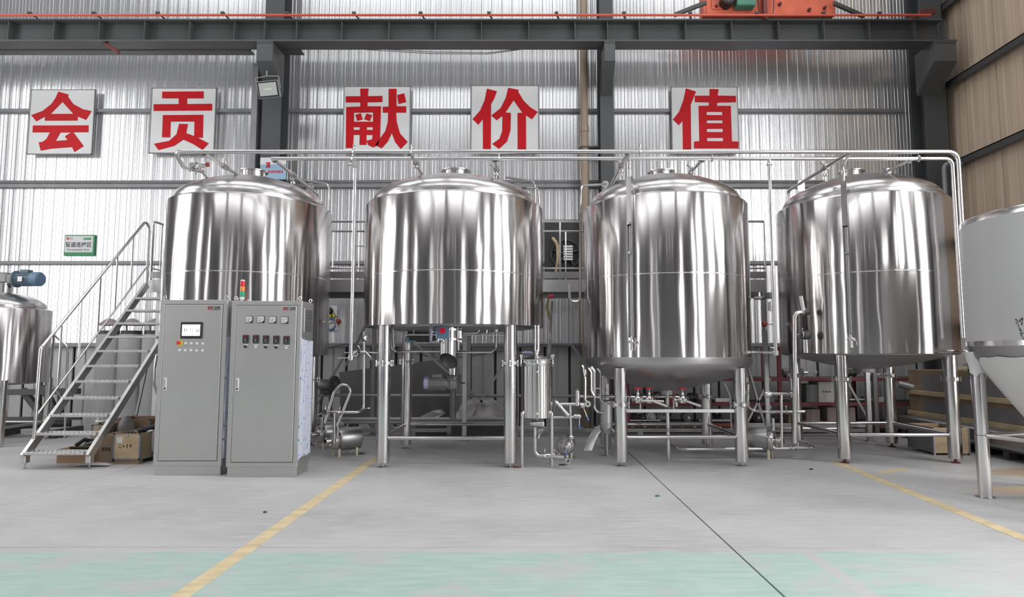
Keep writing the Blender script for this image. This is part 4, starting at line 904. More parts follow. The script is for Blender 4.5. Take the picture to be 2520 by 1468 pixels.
def branch(P, x, y0, z, y1, zdrop, dx=0.0, rod=0.42, r=0.022, valve=True):
    p = V((x, y0, z)); q = V((x + dx, y1, z - 0.01))
    MB().tube(fillet([p, q, V((q.x, q.y, zdrop))], 0.08), r, 12).build('branch_pipe', M['steel'], P)
    MB().torus(p + V((0, 0.06, 0)), r * 1.5, r * 0.5, (0, 1, 0), 14, 6).build('pipe_clamp', M['satin_dark'], P)
    mb = MB(); mb.lathe([(0, -0.05), (r * 1.7, -0.05), (r * 1.9, 0), (r * 1.7, 0.05), (0, 0.05)], p.lerp(q, rod) , 14, (q - p))
    m_ = p.lerp(q, rod); mb.tube([m_, m_ + V((-0.05, 0, 0.05)), m_ + V((-0.10, -0.06, 0.05))], 0.008, 6); mb.build('valve', M['satin_dark'], P)
    MB().cyl(m_, V((m_.x, m_.y, zdrop + 0.02)), 0.013, n=10).lathe([(0, -0.012), (0.035, -0.012), (0.035, 0.012), (0, 0.012)], V((m_.x, m_.y, (m_.z + zdrop) / 2)), 12).build('branch_support', M['steel'], P)
def dome_z(cx, cy, zt, x, y, k):
    rr = math.hypot(x - cx, y - cy) / k; tb = ((0, .48), (.3, .46), (.45, .435), (.6, .395), (.74, .345), (.87, .305), (.99, .245), (1.06, .2), (1.13, .1))
    for (r0, h0), (r1, h1) in zip(tb, tb[1:]):
        if rr <= r1: return zt + h0 + (h1 - h0) * (rr - r0) / (r1 - r0)
    return zt + 0.1
def dz_(x, y):
    for (cx, cy, r, zt) in ((-3.97, 9.30, 1.125, 3.49), (-0.94, 8.90, 1.23, 3.385), (2.0, 8.95, 1.13, 3.41), (4.88, 9.15, 1.125, 3.47)):
        if math.hypot(x - cx, y - cy) < r - 0.05: return dome_z(cx, cy, zt, x, y, r / 1.23)
    return 3.5
for (px, y1) in ((496, 9.5), (1008, 9.1), (1546, 9.3), (2094, 9.6)):
    x = xat(px, 373, YA); branch(PA, x, YA, zA, y1, dz_(x, y1) - 0.02, rod=0.35)
for (px, y1) in ((672, 9.9), (1218, 9.2), (1730, 9.3), (2245, 9.5)):
    x = xat(px, 390, YB2); branch(PB, x, YB2, zB, y1, dz_(x, y1) - 0.02, rod=0.4)
for P, pxs, y, z in ((PA, (1012, 1575, 870), YA, zA), (PB, (868, 1228, 1752, 2260), YB2, zB)):
    for px in pxs: clampj(P, (xat(px, 380, y), y, z), (1, 0, 0), 0.034)
# posts from the sight glasses up to the front pipe
for (px, Q, nm) in ((1554, q3, 3), (2098, q4, 4)):
    p = Q(0, 0, 3.60); MB().tube([p, V((p.x, p.y, zA - 0.05)), V((xat(px - 6, 373, YA), YA, zA))], 0.018, 10).lathe([(0, -0.02), (0.03, -0.02), (0.03, 0.02), (0, 0.02)], V((p.x, p.y, 3.76)), 12).build('support_post', M['steel'], PA)
# drop pipes between the tanks
for (px0, px1, py1, lab, P) in ((868, 866, 880, 'a', PB), (1893, 1905, 868, 'b', PB)):
    x0 = xat(px0, 395, YB2); x1 = x0
    if px0 < 1000: pts = [V((x0 - 0.05, YB2, zB)), V((x0 + 0.03, YB2 + 0.02, zB - 0.12)), V((x0 + 0.03, YB2 + 0.02, zat(880, YB2)))]
    else: pts = [V((x0, YB2, zB)), V((x0, YB2, zat(868, YB2)))]
    MB().tube(fillet(pts, 0.06), 0.021, 12).build('drop_pipe', M['steel'], P)
    c = pts[-1]; MB().lathe([(0, -0.03), (0.035, -0.03), (0.038, 0), (0.035, 0.03), (0, 0.03)], c, 14).cyl(c, c + V((-0.16, 0, 0.0)), 0.008, n=6).cyl(c + V((0, 0, 0.06)), c + V((-0.08, -0.02, 0.07)), 0.006, n=6).build('ball_valve', M['steel'], P)
    MB().torus(V((pts[0].x + (0.0 if px0 > 1000 else 0.02), YB2, zB - 0.08)), 0.03, 0.01, (0, 0, 1), 14, 6).build('pipe_clamp', M['steel'], P)
# pneumatic valve at the first tank
t = thing('pneumatic_valve', 'small steel pneumatic valve at the bent end of the front overhead pipe', 'valve', tuple(pv))
MB().lathe([(0, -0.01), (0.036, -0.01), (0.042, 0), (0.042, 0.14), (0.036, 0.155), (0, 0.16)], pv + V((0.03, 0, 0)), 20, (1, -0.1, 0.08)).build('actuator_body', M['steel'], t)
MB().lathe([(0, 0.155), (0.03, 0.155), (0.03, 0.18), (0, 0.185)], pv + V((0.03, 0, 0)), 14, (1, -0.1, 0.08)).build('actuator_cap', M['sensor_red'], t)
mb = MB().lathe([(0, -0.05), (0.034, -0.05), (0.036, 0), (0.034, 0.05), (0, 0.05)], pv, 14, (0, 1, 0)); mb.cyl(pv, pv + V((0.03, 0, 0)), 0.02, n=10).cyl(pv + V((-0.03, 0, -0.02)), pv + V((-0.05, 0, -0.08)), 0.009, n=8).cyl(pv + V((0.05, 0, -0.04)), pv + V((0.03, 0, -0.12)), 0.012, n=8)
mb.cyl(pv + V((0.0, 0.1, 0)), V((pv.x + 0.02, pv.y + 0.35, dz_(pv.x + 0.2, pv.y + 0.4) - 0.05)), 0.013, n=8); mb.build('valve_body', M['satin_dark'], t)
# ================================================================== STAIR AND PLATFORM
S0 = V((0, 8.05, 0.21)); NT = 11; RISE = 0.2075; RUN = 0.208; SXL, SXR = -6.06, -5.33
t = thing('staircase', 'open steel staircase with chequered treads climbing to the platform', 'staircase', ((SXL + SXR) / 2, 8.05, 0))
def sline(y): return 0.21 + (y - 8.05) * RISE / RUN
for x in (SXL - 0.03, SXR + 0.03):
    st = MB().beam((x, 7.98, sline(7.98)), (x, 10.36, sline(10.36)), 0.045, 0.10, up=(0, -1, 1)).build('stringer', M['satin'], t, smooth=0)
    MB().bbox((x - 0.03, 7.97, 0.07), (x + 0.03, 8.05, sline(8.0)), 0.004).build('stringer_foot', M['satin'], t)
    MB().lathe([(0, 0), (0.022, 0), (0.022, 0.006), (0.008, 0.012), (0.008, 0.08), (0, 0.08)], (x, 8.01, 0), 12).build('levelling_foot', M['satin_dark'], t)
M['tread'] = mat('chequer_plate', (0.55, 0.545, 0.545), 0.9, 0.38, var=0.05)
mbt = MB(); mbt.bbox((SXL, -0.13, -0.035), (SXR, 0.11, -0.002), 0.003)
nx, ny = 26, 6
for i in range(nx):
    for j in range(ny):
        cx_ = SXL + (i + 0.5) * (SXR - SXL) / nx; cy_ = -0.13 + (j + 0.5) * 0.24 / ny; s = 1 if (i + j) % 2 else -1
        a = 0.78 * s; d = V((math.cos(a), math.sin(a), 0)) * 0.012; n_ = V((-d.y, d.x, 0)) * 0.28; c_ = V((cx_, cy_, -0.002)); u = V((0, 0, 0.003))
        mbt.add([c_ - d, c_ + n_, c_ + d, c_ - n_, c_ + u], [(0, 4, 1), (1, 4, 2), (2, 4, 3), (3, 4, 0)])
for i in range(nx):
    cx_ = SXL + (i + 0.5) * (SXR - SXL) / nx; s = 1 if i % 2 else -1; c_ = V((cx_, -0.1305, -0.018)); d = V((0.011, 0, 0.010 * s)); n_ = V((-0.010 * s, 0, 0.011)) * 0.28
    mbt.add([c_ - d, c_ + n_, c_ + d, c_ - n_, c_ + V((0, -0.003, 0))], [(0, 4, 1), (1, 4, 2), (2, 4, 3), (3, 4, 0)])
tm = mbt.mesh('tread', M['tread'], V((0, 0, 0)), 0)
for k in range(NT):
    o = bpy.data.objects.new('tread', tm); C.objects.link(o); o.parent = t
    o.location = V((0, 8.05 + k * RUN, 0.21 + k * RISE)) - ORG[t.name]
# left hand rail, mid rail, balusters
xr_ = SXL - 0.03; rr_ = 0.021
yb, yt = 8.13, 10.30
top = [V((xr_, yb, sline(yb) + 0.03)), V((xr_, yb + 0.02, sline(yb) + 1.18)), V((xr_, yt - 0.06, sline(yt - 0.06) + 1.14)), V((xr_, yt + 0.05, sline(yt) + 1.0)), V((xr_, yt + 0.05, 2.49))]
MB().tube(fillet(top, 0.10), rr_, 12).build('handrail', M['steel'], t)
MB().tube([V((xr_, yb, sline(yb) + 0.32)), V((xr_, yt + 0.05, sline(yt) + 0.36))], 0.014, 10).build('mid_rail', M['steel'], t)
for k in range(1, 6):
    y = yb + k * (yt - yb) / 6.0
    MB().cyl((xr_, y, sline(y) + 0.34), (xr_, y, sline(y) + 1.12), 0.012, n=8).build('baluster', M['steel'], t)
# platform behind the tanks
PZ = 2.60; PF, PBk = 10.46, 11.35; pxl, pxr = SXL - 0.07, 4.0
P = thing('platform', 'raised steel walkway with railings running behind the four tanks', 'platform', (0, PF, 0))
MB().box((pxl, PF, PZ - 0.012), (pxr, PBk, PZ)).build('deck', M['satin'], P, smooth=0)
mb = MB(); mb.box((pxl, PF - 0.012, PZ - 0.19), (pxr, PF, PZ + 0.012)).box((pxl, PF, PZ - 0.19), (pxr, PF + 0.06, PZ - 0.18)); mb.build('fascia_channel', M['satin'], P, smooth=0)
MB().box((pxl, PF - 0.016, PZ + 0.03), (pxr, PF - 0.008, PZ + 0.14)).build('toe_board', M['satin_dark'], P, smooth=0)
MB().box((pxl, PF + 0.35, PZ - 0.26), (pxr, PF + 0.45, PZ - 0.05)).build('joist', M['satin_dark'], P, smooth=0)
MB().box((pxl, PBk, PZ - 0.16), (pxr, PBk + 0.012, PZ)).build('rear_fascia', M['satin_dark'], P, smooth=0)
def rail_run(y, x0, x1, nm, n):
    MB().cyl((x0, y, PZ + 0.98), (x1, y, PZ + 0.98), 0.02, n=10).build('top_rail', M['steel'], P)
    MB().cyl((x0, y, PZ + 0.20), (x1, y, PZ + 0.20), 0.014, n=8).build('low_rail', M['steel'], P)
    for i in range(n + 1):
        x = x0 + (x1 - x0) * i / n; MB().cyl((x, y, PZ), (x, y, PZ + 0.97), 0.013, n=8).build('rail_post', M['steel'], P)
rail_run(PF + 0.02, -5.28, pxr, 'front', 22)
rail_run(PBk - 0.02, pxl, pxr, 'rear', 22)
MB().cyl((-2.95, PBk - 0.02, PZ + 0.72), (-2.0, PBk - 0.02, PZ + 0.72), 0.016, n=8).build('mid_rail', M['steel'], P)
MB().cyl((3.0, PBk - 0.02, PZ + 0.72), (pxr, PBk - 0.02, PZ + 0.72), 0.016, n=8).build('mid_rail', M['steel'], P)
MB().tube(fillet([V((-6.09, PF + 0.0, PZ)), V((-6.09, PF + 0.0, PZ + 0.98)), V((-6.09, PF + 0.85, PZ + 0.98))], 0.07), 0.02, 10).build('end_rail', M['steel'], P)
for yy in (PF + 0.26, PF + 0.55): MB().cyl((-6.09, yy, PZ), (-6.09, yy, PZ + 0.97), 0.013, n=8).build('rail_post', M['steel'], P)
MB().cyl((-6.09, PF + 0.0, PZ + 0.20), (-6.09, PF + 0.85, PZ + 0.20), 0.014, n=8).build('low_rail', M['steel'], P)
for (x, y) in ((-5.95, PF + 0.05), (-5.95, PBk - 0.05), (xat(1143, 950, PF), PF + 0.05), (xat(1143, 950, PF), PBk - 0.05), (xat(1888, 950, PF), PF + 0.03), (xat(2137, 950, PF), PF + 0.03), (xat(2222, 950, PF), PBk - 0.05), (-2.6, PBk - 0.05)):
    hgt = PZ - 0.012 if x < 4 else 1.45
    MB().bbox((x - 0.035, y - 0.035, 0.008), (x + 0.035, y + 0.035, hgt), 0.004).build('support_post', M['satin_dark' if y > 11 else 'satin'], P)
    MB().box((x - 0.07, y - 0.07, 0), (x + 0.07, y + 0.07, 0.01)).build('foot_plate', M['satin_dark'], P, smooth=0)
for (a, b) in (((850, 870), (770, 1010)), ((970, 800), (1200, 1000)), ((1265, 850), (1165, 1020)), ((1405, 845), (1445, 905)), ((1835, 880), (1880, 1040)), ((1895, 930), (1835, 1045)), ((2080, 930), (2135, 1030)), ((365, 885), (335, 1020)), ((900, 800), (850, 900))):
    MB().beam(at(*a, 11.0), at(*b, 11.0), 0.035, 0.035).build('diagonal_brace', M['satin_dark'], P, smooth=0)
xl_, xr2 = xat(770, 970, 11.0), xat(1500, 970, 11.0)
MB().cyl((xl_, 11.0, zat(972, 11.0)), (xr2, 11.0, zat(974, 11.0)), 0.026, n=10).build('tie_tube', M['satin_dark'], P)
for (py, r) in ((1031, 0.035), (1038, 0.028)):
    MB().cyl((xl_, 10.6, zat(py, 10.6)), (xat(1255, py, 10.6), 10.6, zat(py, 10.6)), r, n=10).build('tie_tube', M['satin_dark'], P)
MB().bbox((xl_, 11.1, zat(1063, 11.1)), (xat(2130, 1056, 11.1), 11.16, zat(1054, 11.1)), 0.004).build('base_rail', M['satin_dark'], P)
MB().bbox((xat(1835, 1046, 10.75), 10.75, zat(1051, 10.75)), (xat(2130, 1046, 10.75), 10.8, zat(1041, 10.75)), 0.004).build('base_rail', M['white_tank'], P)
MB().cyl(at(1835, 1052, 10.2), at(2070, 1054, 10.2), 0.024, n=10).build('tie_tube', M['steel'], P)
# stubs hanging under the walkway
for px in (1357, 1380): MB().cyl(at(px, 708, 10.5), at(px, 725, 10.5), 0.014, n=8).build('hanging_stub', M['satin_dark'], P)
# spray hose pipe with red cap between tank 2 and tank 3
t = thing('hose_lance', 'slanting thin twin pipe with a small red cap between two tanks', 'pipe', tuple(at(1355, 800, 9.6)))
MB().cyl(at(1360, 740, 9.6), at(1353, 872, 9.6), 0.011, n=8).cyl(at(1356, 740, 9.6), at(1349, 872, 9.6), 0.009, n=8).build('pipe', M['steel'], t)
MB().cyl(at(1350, 730, 9.6), at(1362, 728, 9.6), 0.03, n=10).build('red_cap', M['signal_red'], t)
MB().tube(fillet([at(1350, 735, 9.6), at(1346, 755, 9.6), at(1354, 785, 9.6)], 0.1), 0.02, 8).build('hose', mat('hose_yellow', (0.32, 0.28, 0.12), 0, 0.5), t)
M['rack_gap'] = mat('black_sheet', (0.035, 0.035, 0.036), 0, 0.4)
# round exhaust fan with its dark mounting sheet beyond the railing
fc = at(1385, 620, 12.35)
t = thing('wall_fan', 'dark wall fan opening with a tan hood edge behind the railing', 'fan', tuple(fc))
p, q = at(1340, 690, 12.38), at(1428, 540, 12.38)
MB().bbox((p.x, 12.38, p.z), (q.x, 12.42, q.z), 0.004).build('dark_sheet', M['rack_gap'], t)
MB().torus(at(1392, 625, 12.35), 0.28, 0.02, (0, 1, 0), 28, 6).build('fan_ring', M['dark'], t)
MB().lathe([(0, 0), (0.27, 0), (0.27, 0.02), (0, 0.02)], at(1392, 625, 12.37), 28, (0, 1, 0)).build('fan_back', M['black'], t)
mb = MB()
for k in range(5):
    a = k * 2 * math.pi / 5 + 0.3; c = at(1392, 625, 12.34); e = V((math.cos(a), 0, math.sin(a))); mb.beam(c + e * 0.04, c + e * 0.25, 0.10, 0.012)
mb.build('fan_blade', M['motor'], t, smooth=0)
p = at(1398, 622, 12.28); mb = MB()
for k in range(6): mb.box((p.x - 0.09, 12.27, p.z - 0.14 + k * 0.05), (p.x + 0.09, 12.30, p.z - 0.105 + k * 0.05))
mb.build('shutter_slats', M['white'], t, smooth=0)
MB().tube(fillet([at(1360, 585, 12.3), at(1372, 600, 12.25), at(1373, 640, 12.25), at(1368, 670, 12.3)], 0.3), 0.03, 10).build('hood_edge', M['wood'], t)
o = MB().tube(fillet([at(700, 862, 12.36), at(790, 860, 12.36), at(850, 846, 12.36), at(885, 849, 12.36), at(1010, 862, 12.36), at(1065, 880, 12.36), at(1140, 878, 12.36), at(1230, 864, 12.36), at(1330, 848, 12.36), at(1430, 852, 12.36)], 0.4), 0.008, 6).build('wire', M['cable'], org=tuple(at(1065, 880, 12.36))); tag(o, 'black cable looping along the grey lower wall behind the second tank', 'wire')
# ================================================================== CONTROL CABINETS
def cabinet(label, x0, x1, y0, y1, h, seam):
    t = thing('control_cabinet', label, 'cabinet', ((x0 + x1) / 2, y0, 0), 'steel control cabinets')
    MB().bbox((x0 + 0.012, y0 + 0.012, 0), (x1 - 0.012, y1 - 0.012, 0.115), 0.003).build('plinth', M['cabinet'], t)
    MB().bbox((x0, y0 + 0.02, 0.112), (x1, y1, h), 0.006).build('body', M['cabinet'], t)
    # front frame around the door
    f = 0.05; mb = MB()
    mb.bbox((x0, y0, 0.112), (x1, y0 + 0.022, 0.112 + f), 0.002).bbox((x0, y0, h - f), (x1, y0 + 0.022, h), 0.002)
    mb.bbox((x0, y0, 0.112 + f), (x0 + f, y0 + 0.022, h - f), 0.002).bbox((x1 - f, y0, 0.112 + f), (x1, y0 + 0.022, h - f), 0.002); mb.build('front_frame', M['cabinet'], t)
    MB().box((x0 + f - 0.002, y0 + 0.014, 0.112 + f), (x1 - f + 0.002, y0 + 0.021, h - f)).build('door_gap', M['black'], t, smooth=0)
    D = MB().bbox((x0 + f + 0.006, y0 - 0.004, 0.112 + f + 0.006), (x1 - f - 0.006, y0 + 0.018, h - f - 0.006), 0.003).build('door', M['cabinet'], t)
    hx = x0 + f + 0.035; hz = 0.975
    MB().bbox((hx, y0 - 0.012, hz), (hx + 0.034, y0 - 0.003, hz + 0.145), 0.004).build('handle_plate', M['white'], D)
    MB().bbox((hx + 0.010, y0 - 0.018, hz + 0.045), (hx + 0.024, y0 - 0.011, hz + 0.135), 0.004).build('handle', M['steel'], D)
    MB().cyl((hx + 0.017, y0 - 0.016, hz + 0.022), (hx + 0.017, y0 - 0.011, hz + 0.022), 0.011, n=12).build('lock', M['black'], D)
    for (x, y) in ((x0 + 0.03, y0 + 0.03), (x1 - 0.03, y0 + 0.03), (x0 + 0.03, y1 - 0.03), (x1 - 0.03, y1 - 0.03)):
        MB().torus((x, y, h + 0.034), 0.019, 0.0055, (0.3, 1, 0), 18, 6).cyl((x, y, h - 0.002), (x, y, h + 0.018), 0.007, n=8).build('eye_bolt', M['steel'], t)
    ve = MB().bbox((x1 - 0.002, y0 + 0.10, h - 0.36), (x1 + 0.006, y1 - 0.06, h - 0.08), 0.002).build('vent_panel', M['cabinet'], t)
    for k in range(13):
        MB().beam((x1 + 0.008, y0 + 0.12, h - 0.34 + k * 0.02), (x1 + 0.008, y1 - 0.08, h - 0.34 + k * 0.02), 0.010, 0.008).build('louvre', M['dark'], ve, smooth=0)
    # printed protective film left on the side panel, torn at top and bottom
    rnd = random.Random(int(abs(x0) * 100)); y_ = [y0 + 0.015 + (y1 - 0.01 - y0 - 0.015) * i / 16 for i in range(17)]
    lp = [(v, 0.20 + rnd.uniform(-0.018, 0.018) + 0.02 * (i / 16)) for i, v in enumerate(y_)] + [(v, h - 0.44 + rnd.uniform(-0.012, 0.012) - 0.03 * (i / 16)) for i, v in reversed(list(enumerate(y_)))]
    MB().prism([lp], lambda u, v, d: V((x1 + 0.001 + d + 0.012 * rnd.random() * (1 if d > 0 else 0), u, v)), 0.003).build('protective_film', M['peel'], t, smooth=0, label='white printed film torn along its edges')
    return t, D
CA, DA = cabinet('control cabinet with a lit touch screen and a red emergency button', -4.275, -3.485, 7.57, 7.98, 2.035, 0)
CB, DB = cabinet('control cabinet with four square meters and a signal lamp on top', -3.385, -2.572, 7.47, 7.90, 2.015, 0)
def onA(px, py, y=7.566): return at(px, py, y)
def onB(px, py, y=7.466): return at(px, py, y)
def plate(D, f, x0, y0, x1, y1, d, name, m, b=0.002, back=0.001):
    p, q = f(x0, y1), f(x1, y0); return MB().bbox((p.x, p.y - d, p.z), (q.x, p.y + back, q.z), b).build(name, m, D)
scr = plate(DA, onA, 444.5, 792, 499.5, 832.5, 0.014, 'touch_screen', M['black'], 0.004)
p, q = onA(449, 826), onA(494.5, 798)
MB().box((p.x, p.y - 0.0155, p.z), (q.x, p.y - 0.013, q.z)).build('lit_display', M['screen'], DA, smooth=0)
mb = MB()
for (a, b, c_, d) in ((455, 808, 457, 815), (460, 808, 461.5, 815), (470, 808, 471, 815), (475, 808, 476, 815), (485, 808, 486.3, 815), (490, 808, 491.3, 815), (485, 814, 491, 815.5), (455, 821, 458.5, 822), (473.5, 821.5, 478, 822.5), (485.5, 821.8, 489.5, 822.8), (452, 799.5, 490, 800.1), (470, 807.5, 473, 808.2)):
    P_, Q_ = onA(a, d), onA(c_, b); mb.box((P_.x, P_.y - 0.0165, P_.z), (Q_.x, P_.y - 0.0154, Q_.z))
mb.build('display_icons', M['motor'], DA, smooth=0)
c = onA(443, 844); MB().lathe([(0, 0), (0.036, 0), (0.036, 0.006), (0, 0.006)], c, 24, (0, -1, 0)).build('emergency_collar', M['yellow'], DA)
MB().lathe([(0, 0.006), (0.012, 0.006), (0.012, 0.02), (0.022, 0.022), (0.022, 0.034), (0.018, 0.038), (0, 0.038)], c + V((-0.002, 0, 0.003)), 20, (-0.25, -1, 0.1)).build('emergency_button', M['signal_red'], DA)
for (px, py) in ((457, 844), (471, 844.5), (485, 844.5), (499, 845), (442, 861), (456, 861.5), (470, 861.5), (484, 862), (498.5, 862)):
    c = onA(px, py); MB().lathe([(0, 0), (0.016, 0), (0.016, 0.008), (0.012, 0.012), (0, 0.012)], c, 16, (0, -1, 0)).build('push_button', M['white'], DA)
def brandplate(D, f, x0, y0, x1, y1, sq):
    if sq: plate(D, f, x0, y0, x1, y1, 0.003, 'name_plate', M['satin_dark'], 0.001)
    p = f((x0 + x1) / 2, (y0 + y1) / 2); w_ = f(x1, y0).x - f(x0, y0).x; z = p.z; y = p.y - 0.0045
    mb = MB(); s = 0.22 * w_; ex = f(x0, y0).x + 0.04 * w_
    for (a, b, c_, d) in ((0, .8, .8, 1), (.15, .55, .75, .7), (.15, .3, .75, .45), (0, 0, .8, .2), (.15, .2, .28, .8), (.62, .2, .75, .8)): mb.box((ex + a * s * 0.8, y, z - s / 2 + b * s), (ex + c_ * s * 0.8, y + 0.002, z - s / 2 + d * s))
    mb.build('emblem', M['signal_red'], D, smooth=0)
    glyph_marks(D, (ex + 0.28 * w_, y, z + 0.010), 0.25 * w_, 0.012, 4, M['ink']); glyph_marks(D, (ex + 0.28 * w_, y, z - 0.010), 0.25 * w_, 0.012, 4, M['signal_red'])
    pill(D, (p.x + 0.24 * w_, y + 0.001, z), 0.46 * w_, 0.030, M['ink'], 0.0015)
    text_part('HOL', 0.021, (p.x + 0.15 * w_, y - 0.001, z), M['white'], D, 'logo_word'); glyph_marks(D, (p.x + 0.34 * w_, y - 0.001, z - 0.002), 0.2 * w_, 0.009, 4, M['white'])
brandplate(DA, onA, 511, 752, 543, 763, True)
brandplate(DB, onB, 696, 754.5, 728, 764, False)
for i, (px, py) in enumerate(((613.5, 785.5), (642.5, 785.5), (671.5, 786.5), (700.7, 787.5))):
    mt = plate(DB, onB, px - 9.2, py - 8.7, px + 9.2, py + 8.7, 0.010, 'meter', M['black'], 0.003)
    def fm(u, v, d): 
        q = onB(px + u * 7.8, py + v * 7.5); return V((q.x, q.y - 0.010 - d, q.z))
    MB().prism([[(-1, -1), (1, -1), (1, 0.3), (0.25, 1), (-1, 1)]], fm, 0.002).build('meter_face', M['sign_white'], mt, smooth=0)
    mb = MB(); mb.beam(fm(-0.6, 0.5, 0.003), fm(0.3, -0.3, 0.003), 0.002, 0.001); 
    for k in range(5): mb.beam(fm(-0.7 + k * 0.3, -0.45 + 0.05 * abs(k - 2), 0.003), fm(-0.7 + k * 0.3, -0.25 + 0.05 * abs(k - 2), 0.003), 0.0015, 0.001)
    mb.build('needle', M['ink'], mt, smooth=0)
    text_part('A' if i != 2 else 'V', 0.022, fm(-0.1, 0.62, 0.0025), M['ink'], mt, 'meter_letter')
for i, (px, py) in enumerate(((605.3, 834), (630.3, 834), (655, 835), (680.4, 835.7), (705.5, 836.5))):
    kp = plate(DB, onB, px - 7.8, py - 10.2, px + 7.8, py + 10.2, 0.016, 'speed_controller', M['black'], 0.004)
    def kf(u, v, d=0.017): 
        q = onB(px + u, py + v); return V((q.x, q.y - d, q.z))
    a, b = kf(-2.5, -6), kf(2, -8); MB().box((a.x, a.y - 0.001, a.z), (b.x, a.y + 0.001, b.z)).build('red_readout', M['signal_red'], kp, smooth=0)
    mb = MB(); 
    for u in (-4.5, 0, 4.5): mb.lathe([(0, 0), (0.0055, 0), (0.0055, 0.002), (0, 0.002)], kf(u, 7.2), 10, (0, -1, 0))
    mb.tube([kf(-3.5, 2.2), kf(-2, -0.6), kf(1, -1.5), kf(3, -0.4)], 0.0014, 5); mb.lathe([(0, 0), (0.0085, 0), (0.0085, 0.002), (0, 0.002)], kf(0, 2.2), 12, (0, -1, 0))
    for (u, v) in ((-3, -2.8), (0, 4.6)): mb.beam(kf(u - 1.3, v), kf(u + 1.3, v), 0.002, 0.004)
    mb.build('keypad', M['girt'], kp)
    plate(DB, onB, px - 5, py + 12.6, px + 5, py + 14.8, 0.003, 'label_strip', M['white'], 0.001)
    c = onB(px - 1.0, py + 18.8)
    if i in (0, 2, 3):
        MB().lathe([(0, 0), (0.014, 0), (0.014, 0.008), (0.010, 0.010), (0.010, 0.022), (0, 0.022)], c, 16, (0, -1, 0)).beam(c + V((-0.008, -0.026, 0.012)), c + V((0.008, -0.026, -0.012)), 0.008, 0.012).build('selector_knob', M['black'], DB)
    else: MB().lathe([(0, 0), (0.014, 0), (0.014, 0.006), (0.011, 0.010), (0, 0.010)], c, 16, (0, -1, 0)).build('push_button', M['white'], DB)
# signal stack lamp on the second cabinet
sc = at(596, 735, 7.60); sc.z = 2.015
L = MB().lathe([(0, -0.001), (0.028, 0), (0.028, 0.008), (0.010, 0.012), (0.010, 0.022), (0.026, 0.026), (0.026, 0.058), (0, 0.058)], sc, 20).build('signal_tower', M['white'], CB)
for k, (mm, nm) in enumerate((('lamp_green', 'green_lamp'), ('lamp_orange', 'orange_lamp'), ('lamp_red', 'red_lamp'))):
    z = 0.060 + k * 0.062; MB().lathe([(0, z), (0.026, z), (0.027, z + 0.004), (0.027, z + 0.056), (0.025, z + 0.060), (0, z + 0.060)], sc, 20).build(nm, M[mm], L)
MB().lathe([(0, 0.246), (0.026, 0.246), (0.026, 0.256), (0.02, 0.262), (0, 0.264)], sc, 20).build('lamp_cap', M['white'], L)
# ================================================================== FLOOR PLANT
def pump_proto(name, label, loc, rz, s, group):
    t = thing(name, label, 'pump', (0, 0, 0), group)
    ax = (0, -1, 0); z = 0.20
    MB().lathe([(0, -0.30), (0.10, -0.30), (0.135, -0.28), (0.14, -0.26), (0.14, -0.02), (0.132, 0.0), (0.12, 0.004), (0, 0.004)], (0, 0, z), 40, ax).build('motor_shroud', M['shroud'], t)
    MB().lathe([(0, 0), (0.085, 0), (0.11, 0.006), (0.112, 0.02), (0.105, 0.026), (0.105, 0.05), (0.098, 0.062), (0.075, 0.068), (0.072, 0.06), (0.06, 0.066), (0.03, 0.068), (0, 0.068)], (0, 0, z - 0.012), 40, ax).build('volute', M['steel'], t)
    MB().torus((0, -0.03, z - 0.012), 0.105, 0.009, (0, 1, 0), 32, 8).build('clamp_band', M['steel'], t)
    mb = MB(); mb.lathe([(0.0, 0.06), (0.03, 0.06), (0.03, 0.13), (0.045, 0.135), (0.045, 0.15), (0.03, 0.155), (0.026, 0.155), (0.024, 0.06)], (0, 0, z - 0.012), 20, ax); mb.build('inlet', M['steel'], t)
    MB().tube(fillet([(0.085, -0.035, z), (0.085, -0.035, z + 0.12), (0.085, -0.035, z + 0.22)], 0.02), 0.02, 14).build('outlet', M['steel'], t)
    for (x, y) in ((-0.09, -0.01), (0.09, -0.01), (-0.09, 0.22), (0.09, 0.22)):
        MB().cyl((x, y, 0), (x, y, 0.095), 0.016, n=12).build('foot', M['foot_cream'], t)
    t.location = loc; t.rotation_euler = (0, 0, rz); t.scale = (s, s, s); return t
g = 'steel shrouded pumps on the floor'
p1 = onfloor(818, 1121); pu = pump_proto('pump', 'steel shrouded pump with a hose barb beside the control cabinet', (p1.x + 0.06, p1.y, 0), math.radians(-50), 1.12, g)
p2 = onfloor(783, 1108); q = copy_tree(pu, loc=(p2.x - 0.02, p2.y + 0.2, 0), rz=math.radians(-50), label='steel shrouded pump half hidden behind the control cabinet')
p3_ = onfloor(1393, 1132); q = copy_tree(pu, loc=(p3_.x, p3_.y + 0.12, 0), rz=math.radians(-8), label='steel pump on the floor beside the upright filter vessel'); q.scale = (0.88,) * 3
p4_ = onfloor(1893, 1128); q = copy_tree(pu, loc=(p4_.x + 0.02, p4_.y + 0.05, 0), rz=math.radians(58), label='steel shrouded pump between the third and fourth tanks'); q.scale = (1.25,) * 3
